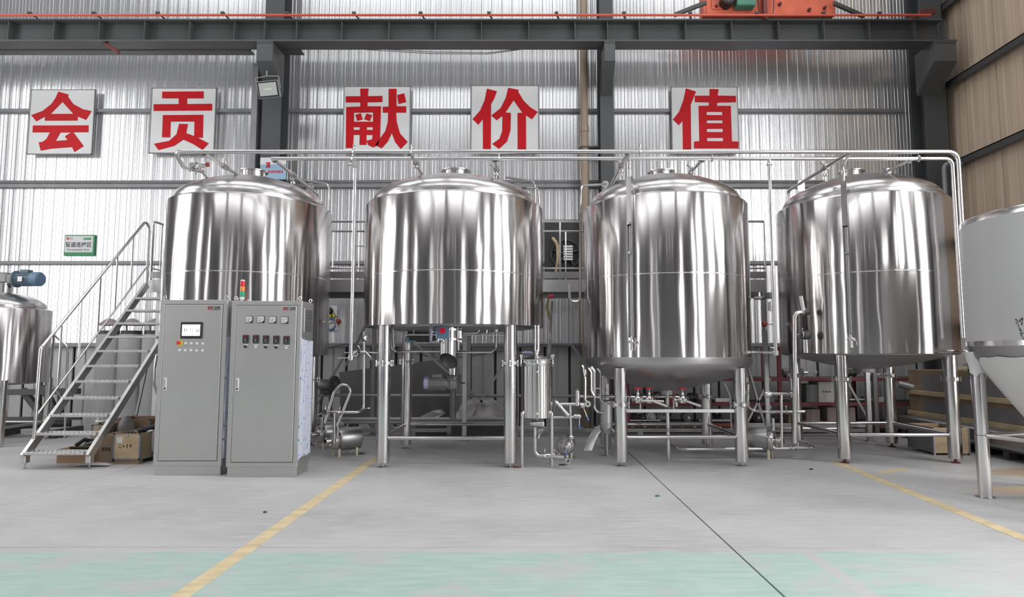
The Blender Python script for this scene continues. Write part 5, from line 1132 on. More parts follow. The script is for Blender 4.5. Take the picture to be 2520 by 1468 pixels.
# looped pipe above the first pump
t = thing('pump_pipework', 'looped steel hose pipe and riser above the pumps by the cabinet', 'pipe', tuple(at(830, 1000, 8.5)))
Y = 8.5
MB().tube(fillet([at(800, 1040, Y), at(823, 962, Y), at(838, 945, Y), at(858, 948, Y), at(863, 965, Y), at(830, 1048, Y)], 0.09, 7), 0.018, 12).build('loop_pipe', M['steel'], t)
MB().tube(fillet([at(797, 1013, Y), at(880, 1014, Y), at(895, 1008, 8.62), at(896, 880, 8.62), at(896, 815, 8.62)], 0.08), 0.018, 12).build('riser', M['steel'], t)
MB().cyl(at(823, 1013, Y), at(822, 1090, Y), 0.019, n=12).build('drop', M['steel'], t)
for (px, py, ax) in ((801, 1012, (1, 0, 0)), (836, 1014, (1, 0, 0)), (896, 1004, (0, 0, 1))): clampj(t, at(px, py, Y), ax, 0.028)
p = at(800, 1012, Y); MB().lathe([(0, -0.04), (0.034, -0.04), (0.036, 0), (0.034, 0.04), (0, 0.04)], p, 14, (0, 1, 0)).cyl(p, p + V((-0.09, -0.02, -0.04)), 0.008, n=6).build('valve', M['steel'], t)
# two pneumatic valves by the drop pipe
t = thing('valve_pair', 'two round steel pneumatic valves on the riser beside the second tank', 'valve', tuple(at(885, 860, 8.5)))
Y = 8.45
c = at(897, 832, Y); MB().lathe([(0, -0.02), (0.038, -0.02), (0.042, -0.01), (0.042, 0.11), (0.036, 0.12), (0, 0.122)], c, 20, (0.5, -0.85, 0)).build('actuator', M['steel'], t)
c2_ = c + V((0.5, -0.85, 0)).normalized() * 0.123; MB().lathe([(0, 0), (0.008, 0), (0.008, 0.004), (0, 0.004)], c2_, 10, (0.5, -0.85, 0)).build('indicator', M['sensor_red'], t)
c = at(880, 870, Y); MB().lathe([(0, -0.02), (0.042, -0.02), (0.046, -0.01), (0.046, 0.08), (0.04, 0.09), (0, 0.092)], c, 20, (-0.1, -1, 0)).build('actuator', M['steel'], t)
MB().beam(c + V((-0.02, -0.10, -0.015)), c + V((0.02, -0.10, 0.015)), 0.008, 0.01).build('indicator', M['ink'], t)
mb = MB(); mb.tube(fillet([at(866, 866, 8.5), at(902, 866, 8.5), at(918, 884, 8.4)], 0.05), 0.018, 12).torus(at(916, 881, 8.41), 0.026, 0.008, (0.6, -0.5, -0.6), 14, 6)
mb.cyl(at(896, 866, 8.5), at(930, 868, 8.5), 0.016, n=10).tube([at(887, 860, 8.45), at(884, 853, 8.42), at(880, 850, 8.42)], 0.008, 6); mb.build('pipe_stub', M['steel'], t)
# filter vessel
fc = V((xat(1321, 950, 8.2), 8.2, 0)); rf = 0.2; zt_, zb_ = zat(888, 8.05), zat(1028, 8.05)
t = thing('filter_vessel', 'upright polished filter vessel on tube legs with a clamped lid', 'vessel', tuple(fc))
MB().lathe([(0, zb_ - 0.012), (rf - 0.02, zb_ - 0.012), (rf, zb_), (rf, zt_ - 0.06), (rf - 0.004, zt_ - 0.055)], fc, 64).build('vessel_body', M['shell'], t)
MB().lathe([(rf - 0.01, zt_ - 0.06), (rf - 0.006, zt_ - 0.02), (rf + 0.012, zt_ - 0.018), (rf + 0.012, zt_), (rf, zt_ + 0.002)], fc, 64).build('neck_ring', M['steel'], t)
lid = MB().lathe([(rf + 0.012, zt_ + 0.004), (rf + 0.014, zt_ + 0.02), (rf - 0.02, zt_ + 0.026), (rf * 0.8, zt_ + 0.04), (rf * 0.5, zt_ + 0.06), (0.04, zt_ + 0.07), (0, zt_ + 0.07)], fc, 64).build('lid', M['steel'], t)
for k in range(6):
    a = math.pi / 6 + k * math.pi / 3; e = V((math.cos(a), math.sin(a), 0)); c = fc + e * (rf + 0.03) + V((0, 0, zt_))
    mb = MB().cyl(c + V((0, 0, -0.06)), c + V((0, 0, 0.05)), 0.008, n=8).torus(c + V((0, 0, 0.065)), 0.014, 0.006, (-e.y, e.x, 0), 12, 6).lathe([(0, 0.02), (0.018, 0.022), (0.018, 0.036), (0, 0.038)], c, 10)
    mb.bbox(tuple(c - V((0.014, 0.014, 0.07))), tuple(c + V((0.014, 0.014, -0.03))), 0.003); mb.build('lid_clamp', M['steel'], t)
for (px, py) in ((1323, 915), (1322, 1018)):
    c = at(px, py, 8.2 - rf); MB().lathe([(0, -0.01), (0.016, -0.01), (0.018, 0.008), (0.010, 0.016), (0, 0.018)], c, 12, (0, -1, 0)).build('sensor_boss', M['steel'], t)
for (pf, sx) in ((onfloor(1297, 1156), -1), (onfloor(1372, 1151), 1)):
    for back in (0, 1):
        x = fc.x + sx * 0.185; y = 8.2 - 0.115 + back * 0.24
        MB().tube(fillet([V((fc.x + sx * 0.11, 8.2 - 0.07 + back * 0.14, zb_ + 0.07)), V((x, y, zb_ + 0.07)), V((x, y, 0.0))], 0.09, 7), 0.022, 14).build('leg', M['leg'], t)
MB().cyl(fc + V((0, 0, zt_ + 0.07)), fc + V((0, 0, zt_ + 0.14)), 0.022, n=12).lathe([(0, -0.012), (0.034, -0.012), (0.034, 0.012), (0, 0.012)], fc + V((0, 0, zt_ + 0.10)), 14).cyl(fc + V((0, -0.03, zt_ + 0.10)), fc + V((0, -0.03, zt_ - 0.02)), 0.012, n=8).build('lid_valve', M['steel'], t)
for dx in (-0.02, 0.02): tpipe(t, [fc + V((dx, 0, zt_ + 0.12)), fc + V((dx, 0.0, zat(800, 8.2)))], 0.013 if dx < 0 else 0.016, 'inlet_pipe')
# horizontal pipe from tank 2 underside to the filter
tpipe(t, [at(1260, 867, 8.4), at(1308, 868, 8.35), at(1318, 872, 8.3)], 0.018, 'feed_pipe'); 
MB().cyl(at(1290, 867, 8.36), at(1308, 868, 8.34), 0.026, n=12).build('hose_sleeve', M['lilac'], t)
# outlet group under the vessel
Y = 8.1; tp = []
mb = MB().lathe([(0, -0.05), (0.05, -0.05), (0.055, -0.04), (0.02, 0.0), (0.02, 0.06), (0, 0.06)], V((fc.x, 8.2, zb_ - 0.04)), 16); mb.build('bottom_outlet', M['steel'], t)
a0 = at(1312, 1042, Y)
MB().lathe([(0, 0), (0.034, 0), (0.036, 0.01), (0.036, 0.12), (0.03, 0.13), (0, 0.13)], a0, 20, (1, -0.35, 0.02)).build('outlet_actuator', M['steel'], t)
a1 = a0 + V((1, -0.35, 0.02)).normalized() * 0.131; MB().lathe([(0, 0), (0.030, 0), (0.030, 0.006), (0, 0.006)], a1, 20, (1, -0.35, 0.02)).build('actuator_dial', M['white'], t)
mb = MB(); mb.lathe([(0, -0.04), (0.036, -0.04), (0.04, 0), (0.036, 0.04), (0, 0.04)], a0, 14, (1, 0, 0)); p = at(1330, 1060, Y); mb.lathe([(0, -0.06), (0.03, -0.05), (0.045, 0), (0.03, 0.045), (0, 0.05)], p, 14, (0.5, -0.5, 0.7)).cyl(p, p + V((-0.03, -0.04, -0.09)), 0.012, n=8); mb.build('outlet_valve', M['satin_dark'], t)
MB().tube(fillet([at(1317, 1050, Y), at(1317, 1112, Y), at(1325, 1121, Y), at(1350, 1121, Y), at(1390, 1125, 8.0)], 0.06), 0.024, 14).build('suction_pipe', M['steel'], t)
for px in (1341, 1364): clampj(t, at(px, 1121.5, Y), (1, 0, 0), 0.034)
MB().lathe([(0, -0.05), (0.034, -0.05), (0.034, 0.05), (0, 0.05)], at(1352, 1121, Y), 16, (1, 0, 0)).build('sight_spool', M['steel'], t)
c = at(1396, 1131, 7.98); mb = MB().lathe([(0.02, -0.07), (0.034, -0.07), (0.04, -0.05), (0.04, 0.05), (0.03, 0.07), (0.02, 0.07)], c, 18, (0, 1, 0)); mb.lathe([(0, -0.02), (0.02, -0.02), (0.02, 0.06), (0, 0.06)], c, 12); mb.build('drain_valve', M['steel'], t)
MB().cyl(c + V((0, 0, 0.05)), c + V((-0.03, 0.02, 0.10)), 0.009, n=8).build('valve_lever', M['handle_blue'], t)
# strainer and delivery pipes to the right of the filter
t = thing('strainer_pipework', 'steel strainer and blue handled valves right of the filter vessel', 'pipe', tuple(at(1410, 1000, 8.3)))
Y = 8.3
MB().cyl(at(1368, 994, Y), at(1446, 994, Y), 0.02, n=12).build('upper_pipe', M['steel'], t)
MB().cyl(at(1345, 1027, Y), at(1430, 1025, Y), 0.018, n=12).build('lower_pipe', M['steel'], t)
MB().cyl(at(1403, 994, Y), at(1406, 1090, Y), 0.019, n=12).build('riser', M['steel'], t)
a, b = at(1370, 990, Y - 0.02), at(1398, 1022, Y - 0.02)
MB().cyl(a, b, 0.026, n=16).torus(a.lerp(b, 0.25), 0.03, 0.009, b - a, 16, 6).torus(a.lerp(b, 0.8), 0.028, 0.008, b - a, 16, 6).build('strainer_barrel', M['steel'], t)
mb = MB().torus(at(1368, 990, Y), 0.036, 0.012, (1, 0, 0.3), 18, 8).lathe([(0, -0.02), (0.036, -0.02), (0.036, 0.02), (0, 0.02)], at(1370, 992, Y), 16, (1, 0, 0)); mb.build('strainer_clamp', M['steel'], t)
c = at(1421, 988, Y); MB().lathe([(0, 0), (0.03, 0), (0.032, 0.01), (0.032, 0.13), (0.028, 0.14), (0.008, 0.145), (0.008, 0.165), (0, 0.165)], c, 18).lathe([(0, -0.05), (0.034, -0.05), (0.036, -0.03), (0.03, 0), (0, 0)], c, 16).build('pressure_bell', M['steel'], t)
c = at(1446, 993, Y - 0.05); MB().lathe([(0.012, -0.03), (0.04, -0.03), (0.045, -0.01), (0.045, 0.02), (0.02, 0.04), (0.012, 0.04)], c, 20, (0, 1, 0)).build('end_union', M['steel'], t)
for (a, b) in ((at(1436, 1002, Y - 0.04), at(1448, 1034, Y - 0.1)), (at(1426, 1024, Y - 0.03), at(1426, 1054, Y - 0.05))):
    MB().cyl(a, a.lerp(b, 0.75), 0.007, n=8).build('lever', M['steel'], t); MB().cyl(a.lerp(b, 0.72), b, 0.011, n=8).build('lever_grip', M['handle_blue'], t)
mb = MB()
for (px, py) in ((1434, 998), (1424, 1024), (1417, 1024), (1406, 1076)): mb.lathe([(0, -0.025), (0.03, -0.025), (0.032, 0), (0.03, 0.025), (0, 0.025)], at(px, py, Y - 0.01), 12, (1, 0, 0))
mb.build('ball_valve', M['steel'], t)
tpipe(t, [at(1440, 985, Y), at(1440, 930, Y), at(1436, 905, Y + 0.1)], 0.018, 'riser_pipe')
# ---- right of tank 3 / left of tank 4 pipework
t = thing('transfer_pipework', 'tall bent steel pipe with round valves on the fourth tank', 'pipe', tuple(at(1960, 900, 8.6)))
Y = 8.45
MB().tube(fillet([at(1985, 767, 8.5), at(1962, 768, Y), at(1955, 778, Y), at(1956, 1090, Y)], 0.07), 0.028, 14).build('main_riser', M['steel'], t)
for (px, py) in ((1975, 766), (1975, 823)): clampj(t, at(px, py, 8.48), (1, 0, 0), 0.038)
a = at(1976, 762, 8.48); MB().cyl(a, at(1969, 728, 8.45), 0.034, n=18).build('upper_actuator', M['steel'], t)
MB().cyl(at(1960, 824, 8.5), at(1985, 824, 8.55), 0.024, n=12).build('side_branch', M['satin_dark'], t)
MB().lathe([(0, -0.05), (0.055, -0.05), (0.06, 0), (0.055, 0.05), (0, 0.05)], at(1983, 824, 8.5), 18, (1, 0.3, 0)).build('valve_body', M['dark'], t)
MB().lathe([(0, -0.05), (0.045, -0.05), (0.05, 0), (0.045, 0.05), (0, 0.05)], at(1982, 766, 8.5), 18, (1, 0.3, 0)).build('valve_body', M['dark'], t)
MB().cyl(at(1981, 835, 8.48), at(1983, 868, 8.48), 0.034, n=16).build('lower_actuator', M['steel'], t)
for (pts, r) in (([at(1890, 968, 8.6), at(1955, 970, 8.6)], 0.02), ([at(1922, 970, 8.6), at(1924, 1100, 8.6)], 0.018), ([at(1840, 945, 8.8), at(1840, 1000, 8.8), at(1856, 1010, 8.8), at(1885, 1013, 8.7), at(1980, 1012, 8.7)], 0.02)):
    tpipe(t, pts, r, 'cross_pipe', 0.07)
for (px, py) in ((1889, 970), (1950, 970)):
    MB().lathe([(0, -0.04), (0.04, -0.04), (0.044, 0), (0.04, 0.04), (0, 0.04)], at(px, py, 8.58), 16, (1, 0, 0)).build('union', M['steel'], t)
MB().lathe([(0, -0.02), (0.04, -0.02), (0.045, 0), (0.045, 0.06), (0, 0.062)], at(1833, 933, 8.75), 18, (-0.2, -1, 0)).build('round_gauge', M['satin_dark'], t)
MB().cyl(at(1950, 960, 8.58), at(1948, 930, 8.58), 0.034, n=16).build('bell_actuator', M['steel'], t)
for px in (1897, 1935): clampj(t, at(px, 1012.5, 8.7), (1, 0, 0), 0.028)
for (px, py, l_) in ((1838, 934, 0), ):
    MB().tube(fillet([at(1858, 733, 8.9), at(1880, 733, 8.8), at(1890, 728, 8.6)], 0.05), 0.024, 12).build('upper_branch', M['satin_dark'], t)
MB().lathe([(0, -0.04), (0.045, -0.04), (0.05, 0), (0.045, 0.04), (0, 0.04)], at(1892, 727, 8.55), 16).build('union', M['dark'], t)
MB().lathe([(0, -0.05), (0.028, -0.05), (0.03, 0.06), (0, 0.07)], at(1895, 755, 8.5), 14).build('small_actuator', M['satin_dark'], t)
MB().cyl(at(1800, 866, 8.7), at(1905, 867, 8.3), 0.018, n=10).build('cross_pipe', M['steel'], t)
# small valve cluster right of tank 4
t = thing('sample_pipework', 'small valves and thin pipe between fourth tank and cone tank', 'pipe', tuple(at(2390, 900, 7.9)))
Y = 7.7
tpipe(t, [at(2352, 863, 8.6), at(2375, 862, Y), at(2385, 872, Y), at(2392, 960, Y), at(2402, 1060, Y)], 0.014, 'drain_pipe', 0.06)
mb = MB()
for (px, py) in ((2386, 896), (2388, 908), (2390, 918)): mb.lathe([(0, -0.025), (0.026, -0.025), (0.03, 0), (0.026, 0.025), (0, 0.025)], at(px, py, Y), 12)
mb.cyl(at(2388, 900, Y), at(2372, 896, Y - 0.02), 0.010, n=8).cyl(at(2386, 905, Y), at(2370, 911, Y - 0.02), 0.010, n=8); mb.build('sample_valve', M['dark'], t)
MB().cyl(at(2392, 924, Y), at(2390, 930, Y - 0.03), 0.012, n=8).build('valve_knob', M['handle_blue'], t)
# ================================================================== CONE TANK AT THE RIGHT
KC = V((5.35, 6.0, 0)); KR = 1.0
t = thing('cone_tank', 'large unfinished grey cone tank wrapped in protective film, nearest the camera', 'tank', tuple(KC))
zt5, zb5 = 2.72, 1.52
MB().lathe([(KR - 0.003, zb5), (KR, zb5), (KR, zt5 - 0.06), (KR - 0.003, zt5 - 0.06)], KC, 96).build('film_wrapped_shell', M['film'], t)
MB().lathe([(KR - 0.008, zt5 - 0.07), (KR - 0.001, zt5 - 0.07), (KR + 0.0, zt5 - 0.01), (KR - 0.004, zt5), (KR - 0.01, zt5)], KC, 96).build('top_band', M['steel'], t)
MB().lathe([(KR - 0.005, zt5 - 0.004), (KR - 0.05, zt5 + 0.01), (KR * 0.8, zt5 + 0.035), (KR * 0.45, zt5 + 0.10), (0.2, zt5 + 0.15), (0, zt5 + 0.15)], KC, 96).build('conical_top', M['film_light'], t)
MB().lathe([(KR - 0.005, zb5 + 0.004), (KR + 0.001, zb5), (KR + 0.001, zb5 - 0.045), (KR - 0.004, zb5 - 0.05), (KR - 0.012, zb5 - 0.05)], KC, 96).build('lower_band', M['steel'], t)
MB().lathe([(KR - 0.006, zb5 - 0.048), (KR - 0.016, zb5 - 0.06), (KR - 0.04, zb5 - 0.15), (0.25, 0.33), (0.24, 0.3)], KC, 96).build('cone_skin', M['satin_dark'], t)
rnd = random.Random(5); mb = MB(); n = 96; vs = []; fs = []
for k in range(n):
    a = 2 * math.pi * k / n; e = V((math.cos(a), math.sin(a), 0)); 
    la = abs(((a - math.radians(152) + math.pi) % (2 * math.pi)) - math.pi); sag = 0.16 * math.exp(-(la / 0.16) ** 2)
    z0 = zb5 - 0.15 - sag - 0.012 * math.sin(a * 23) * rnd.random()
    def rz_(z): return (KR - 0.04) - ((zb5 - 0.15) - z) / ((zb5 - 0.15) - 0.33) * (KR - 0.04 - 0.25)
    vs += [KC + e * (rz_(z0) + 0.010) + V((0, 0, z0)), KC + e * (rz_(0.9) + 0.008) + V((0, 0, 0.9)), KC + e * (rz_(0.45) + 0.008) + V((0, 0, 0.45))]
for k in range(n):
    k2 = (k + 1) % n
    for j in range(2): fs.append((3 * k + j, 3 * k2 + j, 3 * k2 + j + 1, 3 * k + j + 1))
mb.add(vs, fs); mb.build('cone_film', M['film_light'], t, smooth=60)
MB().lathe([(0.24, 0.34), (0.20, 0.30), (0.10, 0.26), (0.06, 0.20), (0.06, 0.14), (0, 0.14)], KC, 32).build('cone_outlet', M['satin_dark'], t)
for k, a in enumerate((152, 242, 332, 62)):
    e = V((math.cos(math.radians(a)), math.sin(math.radians(a)), 0)); p = KC + e * 0.92
    L = MB().lathe([(0, 0.004), (0.058, 0.004), (0.06, 0.006), (0.06, 1.36), (0, 1.36)], p, 28).build('leg', M['leg'], t)
    MB().lathe([(0, 0), (0.085, 0), (0.085, 0.008), (0, 0.008)], p, 24).build('foot_plate', M['satin_dark'], L)
    MB().lathe([(0.0605, 0.60), (0.0615, 0.602), (0.0615, 0.604), (0.0605, 0.606)], p, 28).build('weld_line', M['dark'], L)
    mb = MB(); rn = random.Random(k); prof = [(0.066, 1.20), (0.068, 1.24), (0.075, 1.28), (0.11, 1.34), (0.17, 1.42)]; vs = []; fs = []; m_ = 20
    for (r_, z_) in prof:
        for q_ in range(m_):
            b_ = 2 * math.pi * q_ / m_; w_ = 1 + rn.uniform(-0.03, 0.05); dz__ = (rn.uniform(-0.05, 0.02) if z_ < 1.21 else 0)
            pt = p + V((math.cos(b_), math.sin(b_), 0)) * r_ * w_ + V((0, 0, z_ + dz__)) - e * max(0, (z_ - 1.3)) * 0.6
            vs.append(pt)
    for i_ in range(len(prof) - 1):
        for q_ in range(m_): fs.append((i_ * m_ + q_, i_ * m_ + (q_ + 1) % m_, (i_ + 1) * m_ + (q_ + 1) % m_, (i_ + 1) * m_ + q_))
    mb.add(vs, fs); mb.build('film_sleeve', M['film_light'], L, smooth=60)
for a, b in ((152, 242), (152, 62), (242, 332), (332, 62)):
    p, q = [KC + V((math.cos(math.radians(u)), math.sin(math.radians(u)), 0)) * 0.92 + V((0, 0, 0.60)) for u in (a, b)]; d = (q - p).normalized() * 0.055
    MB().cyl(p + d, q - d, 0.022, n=12).build('brace', M['leg'], t)
# hand written marker figures on the film: strokes drawn on the curved shell
def onshell(px, py):
    o_ = V((0, 0, H)); d = at(px, py, 5.0) - o_; a = d.x ** 2 + d.y ** 2; b = -2 * (d.x * KC.x + d.y * KC.y); c = KC.x ** 2 + KC.y ** 2 - (KR + 0.001) ** 2
    s = (-b - math.sqrt(max(0, b * b - 4 * a * c))) / (2 * a); return o_ + d * s
def zz(l_): return [onshell(2470 + x / 14.68, 760 + y / 14.68) for (x, y) in l_]
mb = MB()
for st in ([(440, 355), (415, 380), (440, 405), (470, 385), (440, 355)], [(470, 390), (510, 450), (515, 480), (450, 480), (460, 540)], [(510, 530), (555, 580), (500, 580), (505, 600)], [(505, 635), (580, 645)], [(550, 690), (620, 740)], [(560, 750), (610, 690)], [(600, 760), (580, 780), (620, 815), (650, 790), (625, 755), (600, 760)], [(600, 850), (610, 900), (650, 870), (700, 850), (690, 880), (630, 895)], [(620, 930), (670, 930)], [(620, 940), (670, 1015)], [(690, 1030), (734, 1025)], [(690, 1080), (734, 1078)],
           [(590, 380), (680, 310), (685, 330), (640, 570)], [(590, 380), (640, 390), (680, 320)], [(540, 420), (620, 440)], [(570, 400), (580, 470)], [(640, 500), (685, 545)], [(630, 570), (680, 530)]):
    mb.tube(zz(st), 0.0026, 5)
mb.build('marker_writing', M['ink'], t)
# ================================================================== LEFT BACKGROUND
lc = V((-8.35, 10.3, 0)); lr = 0.66
t = thing('mixing_tank', 'small steel mixing tank with a geared motor on its lid', 'tank', tuple(lc))
MB().lathe([(lr - 0.02, 0.95), (lr, 0.955), (lr, 2.10), (lr - 0.003, 2.105)], lc, 80).build('shell', M['shell'], t)
MB().lathe([(0, 0.90), (0.3, 0.91), (lr - 0.1, 0.93), (lr - 0.01, 0.955)], lc, 60).build('bottom_dish', M['satin_dark'], t)
MB().lathe([(lr - 0.003, 2.105), (lr - 0.08, 2.13), (lr - 0.08, 2.17), (lr - 0.10, 2.21), (lr - 0.16, 2.26), (0.35, 2.34), (0.12, 2.38), (0, 2.385)], lc, 80).build('domed_lid', M['dome'], t)
MB().lathe([(0, 2.36), (0.13, 2.36), (0.13, 2.37), (0.115, 2.38), (0.115, 2.50), (0.13, 2.51), (0.13, 2.53), (0, 2.53)], lc, 28).build('motor_collar', M['steel'], t)
mz = 2.60; my = 10.3
mt = MB().bbox((lc.x - 0.30, my - 0.10, 2.53), (lc.x + 0.10, my + 0.10, 2.70), 0.02).bbox((lc.x + 0.08, my - 0.09, 2.52), (lc.x + 0.19, my + 0.09, 2.68), 0.02).build('gearbox', M['motor'], t)
mb = MB().lathe([(0, 0.18), (0.135, 0.18), (0.135, 0.205), (0.11, 0.21), (0.105, 0.22), (0.105, 0.47), (0, 0.47)], (lc.x, my, mz), 28, (1, 0, 0))
for k in range(12):
    a = 2 * math.pi * k / 12; e = V((0, math.cos(a), math.sin(a))); mb.beam(V((lc.x + 0.23, my, mz)) + e * 0.108, V((lc.x + 0.46, my, mz)) + e * 0.108, 0.006, 0.016, up=tuple(e))
mb.bbox((lc.x + 0.27, my - 0.06, mz + 0.09), (lc.x + 0.41, my + 0.06, mz + 0.15), 0.01); mb.build('motor_body', M['blue_dark'], t)
MB().lathe([(0, 0.46), (0.115, 0.46), (0.115, 0.57), (0.10, 0.59), (0, 0.59)], (lc.x, my, mz), 28, (1, 0, 0)).build('fan_cowl', M['blue'], t)
MB().box((lc.x + 0.30, my - 0.125, mz - 0.05), (lc.x + 0.37, my - 0.118, mz + 0.03)).build('rating_plate', M['white'], t, smooth=0)
for (dx, dy) in ((-0.47, -0.47), (0.47, -0.47), (0.47, 0.47), (-0.47, 0.47)):
    MB().cyl(lc + V((dx, dy, 0.03)), lc + V((dx, dy, 1.0)), 0.055, n=20).lathe([(0, 0), (0.05, 0), (0.05, 0.008), (0.018, 0.012), (0.018, 0.04), (0, 0.04)], lc + V((dx, dy, 0)), 12).build('leg', M['leg'], t)
for (a, b) in (((-0.47, -0.47), (0.47, -0.47)), ((-0.47, 0.47), (0.47, 0.47)), ((0.47, -0.47), (0.47, 0.47)), ((-0.47, -0.47), (-0.47, 0.47))):
    MB().cyl(lc + V((a[0], a[1], 0.28)), lc + V((b[0], b[1], 0.28)), 0.022, n=10).build('brace', M['satin_dark'], t)
# dark timber/steel frame behind it
t = thing('trestle', 'dark steel trestle frame with crossed braces behind the mixing tank', 'frame', tuple(at(80, 1000, 11.6)))
Y = 11.6
for (a, b, w_) in (((-20, 965), (195, 962), 0.10), ((-20, 1030), (200, 1028), 0.06), ((55, 958), (110, 1028), 0.10), ((105, 950), (135, 1005), 0.09), ((150, 955), (150, 1050), 0.08), ((5, 965), (5, 1060), 0.09), ((100, 940), (95, 1060), 0.05)):
    MB().beam(at(*a, Y), at(*b, Y), w_, w_).build('frame_bar', M['dark'], t, smooth=0)
    Y += 0.03
t = thing('steel_bundle', 'low bundle of dark steel tubes lying under the trestle frame', 'tubes', (xat(60, 1045, 10.9), 10.9, 0))
for k, (py, r) in enumerate(((1046, 0.03), (1050, 0.035), (1040, 0.025))):
    MB().cyl(at(-10, py + 3, 10.95 + k * 0.05), at(170, py - 6, 11.3 + k * 0.05), r, n=10).build('tube', M['dark'], t)
for px in (0, 160): 
    p = at(px, 1050, 11.1); MB().box((p.x - 0.05, 10.8, 0), (p.x + 0.05, 11.5, p.z - 0.02)).build('bearer', M['dark'], t, smooth=0)
# bent guard rail beside the mixing tank
t = thing('guard_rail', 'thin bent guard rail standing beside the small mixing tank', 'rail', (xat(165, 900, 10.9), 10.9, 0))
Y = 10.9
MB().tube(fillet([at(133, 822, Y), at(163, 850, Y), at(167, 865, Y), at(160, 1040, Y)], 0.1), 0.02, 10).build('top_rail', M['steel'], t)
MB().tube([at(118, 935, Y), at(161, 990, Y)], 0.014, 8).build('mid_rail', M['steel'], t)
MB().cyl(at(133, 822, Y), V((at(133, 822, Y).x - 0.02, Y, 0)), 0.018, n=10).build('post', M['steel'], t)
p = at(160, 1040, Y); MB().cyl(p, V((p.x, Y, 0)), 0.02, n=10).lathe([(0, 0), (0.05, 0), (0.05, 0.01), (0, 0.01)], V((p.x, Y, 0)), 12).build('post', M['steel'], t)
# three white jacketed cylinders with conical hats
proto = None
for k, (px, w_) in enumerate(((263, 1.0), (318, 1.0), (376, 1.0))):
    Y = 11.75; x = xat(px, 930, Y); lab = ('white jacketed cylinder with a conical lid, nearest the mixing tank', 'white jacketed cylinder with a conical lid, between the other two', 'white jacketed cylinder with a conical lid, next to the control cabinet')[k]
    if proto is None:
        t = proto = thing('jacketed_cylinder', lab, 'cylinder', (x, Y, 0), 'white jacketed cylinders behind the stair'); c = V((x, Y, 0))
        MB().lathe([(0, 0), (0.20, 0), (0.205, 0.01), (0.20, 1.74), (0.19, 1.75), (0, 1.75)], c, 40).build('jacket', M['white_tank'], t)
        MB().lathe([(0.19, 1.74), (0.17, 1.77), (0.17, 1.82), (0, 1.82)], c, 32).build('neck', M['dark'], t)
        for a in (0.5, 2.6, 4.7): MB().cyl(c + V((0.15 * math.cos(a), 0.15 * math.sin(a), 1.81)), c + V((0.17 * math.cos(a), 0.17 * math.sin(a), 1.93)), 0.006, n=6).build('lid_stay', M['dark'], t)
        MB().lathe([(0.198, 1.915), (0.202, 1.92), (0.198, 1.93), (0.07, 2.03), (0, 2.05), (0, 2.03), (0.17, 1.92)], c, 32).build('conical_hat', M['hat'], t)
    else: copy_tree(proto, loc=(x, Y, 0), label=lab)
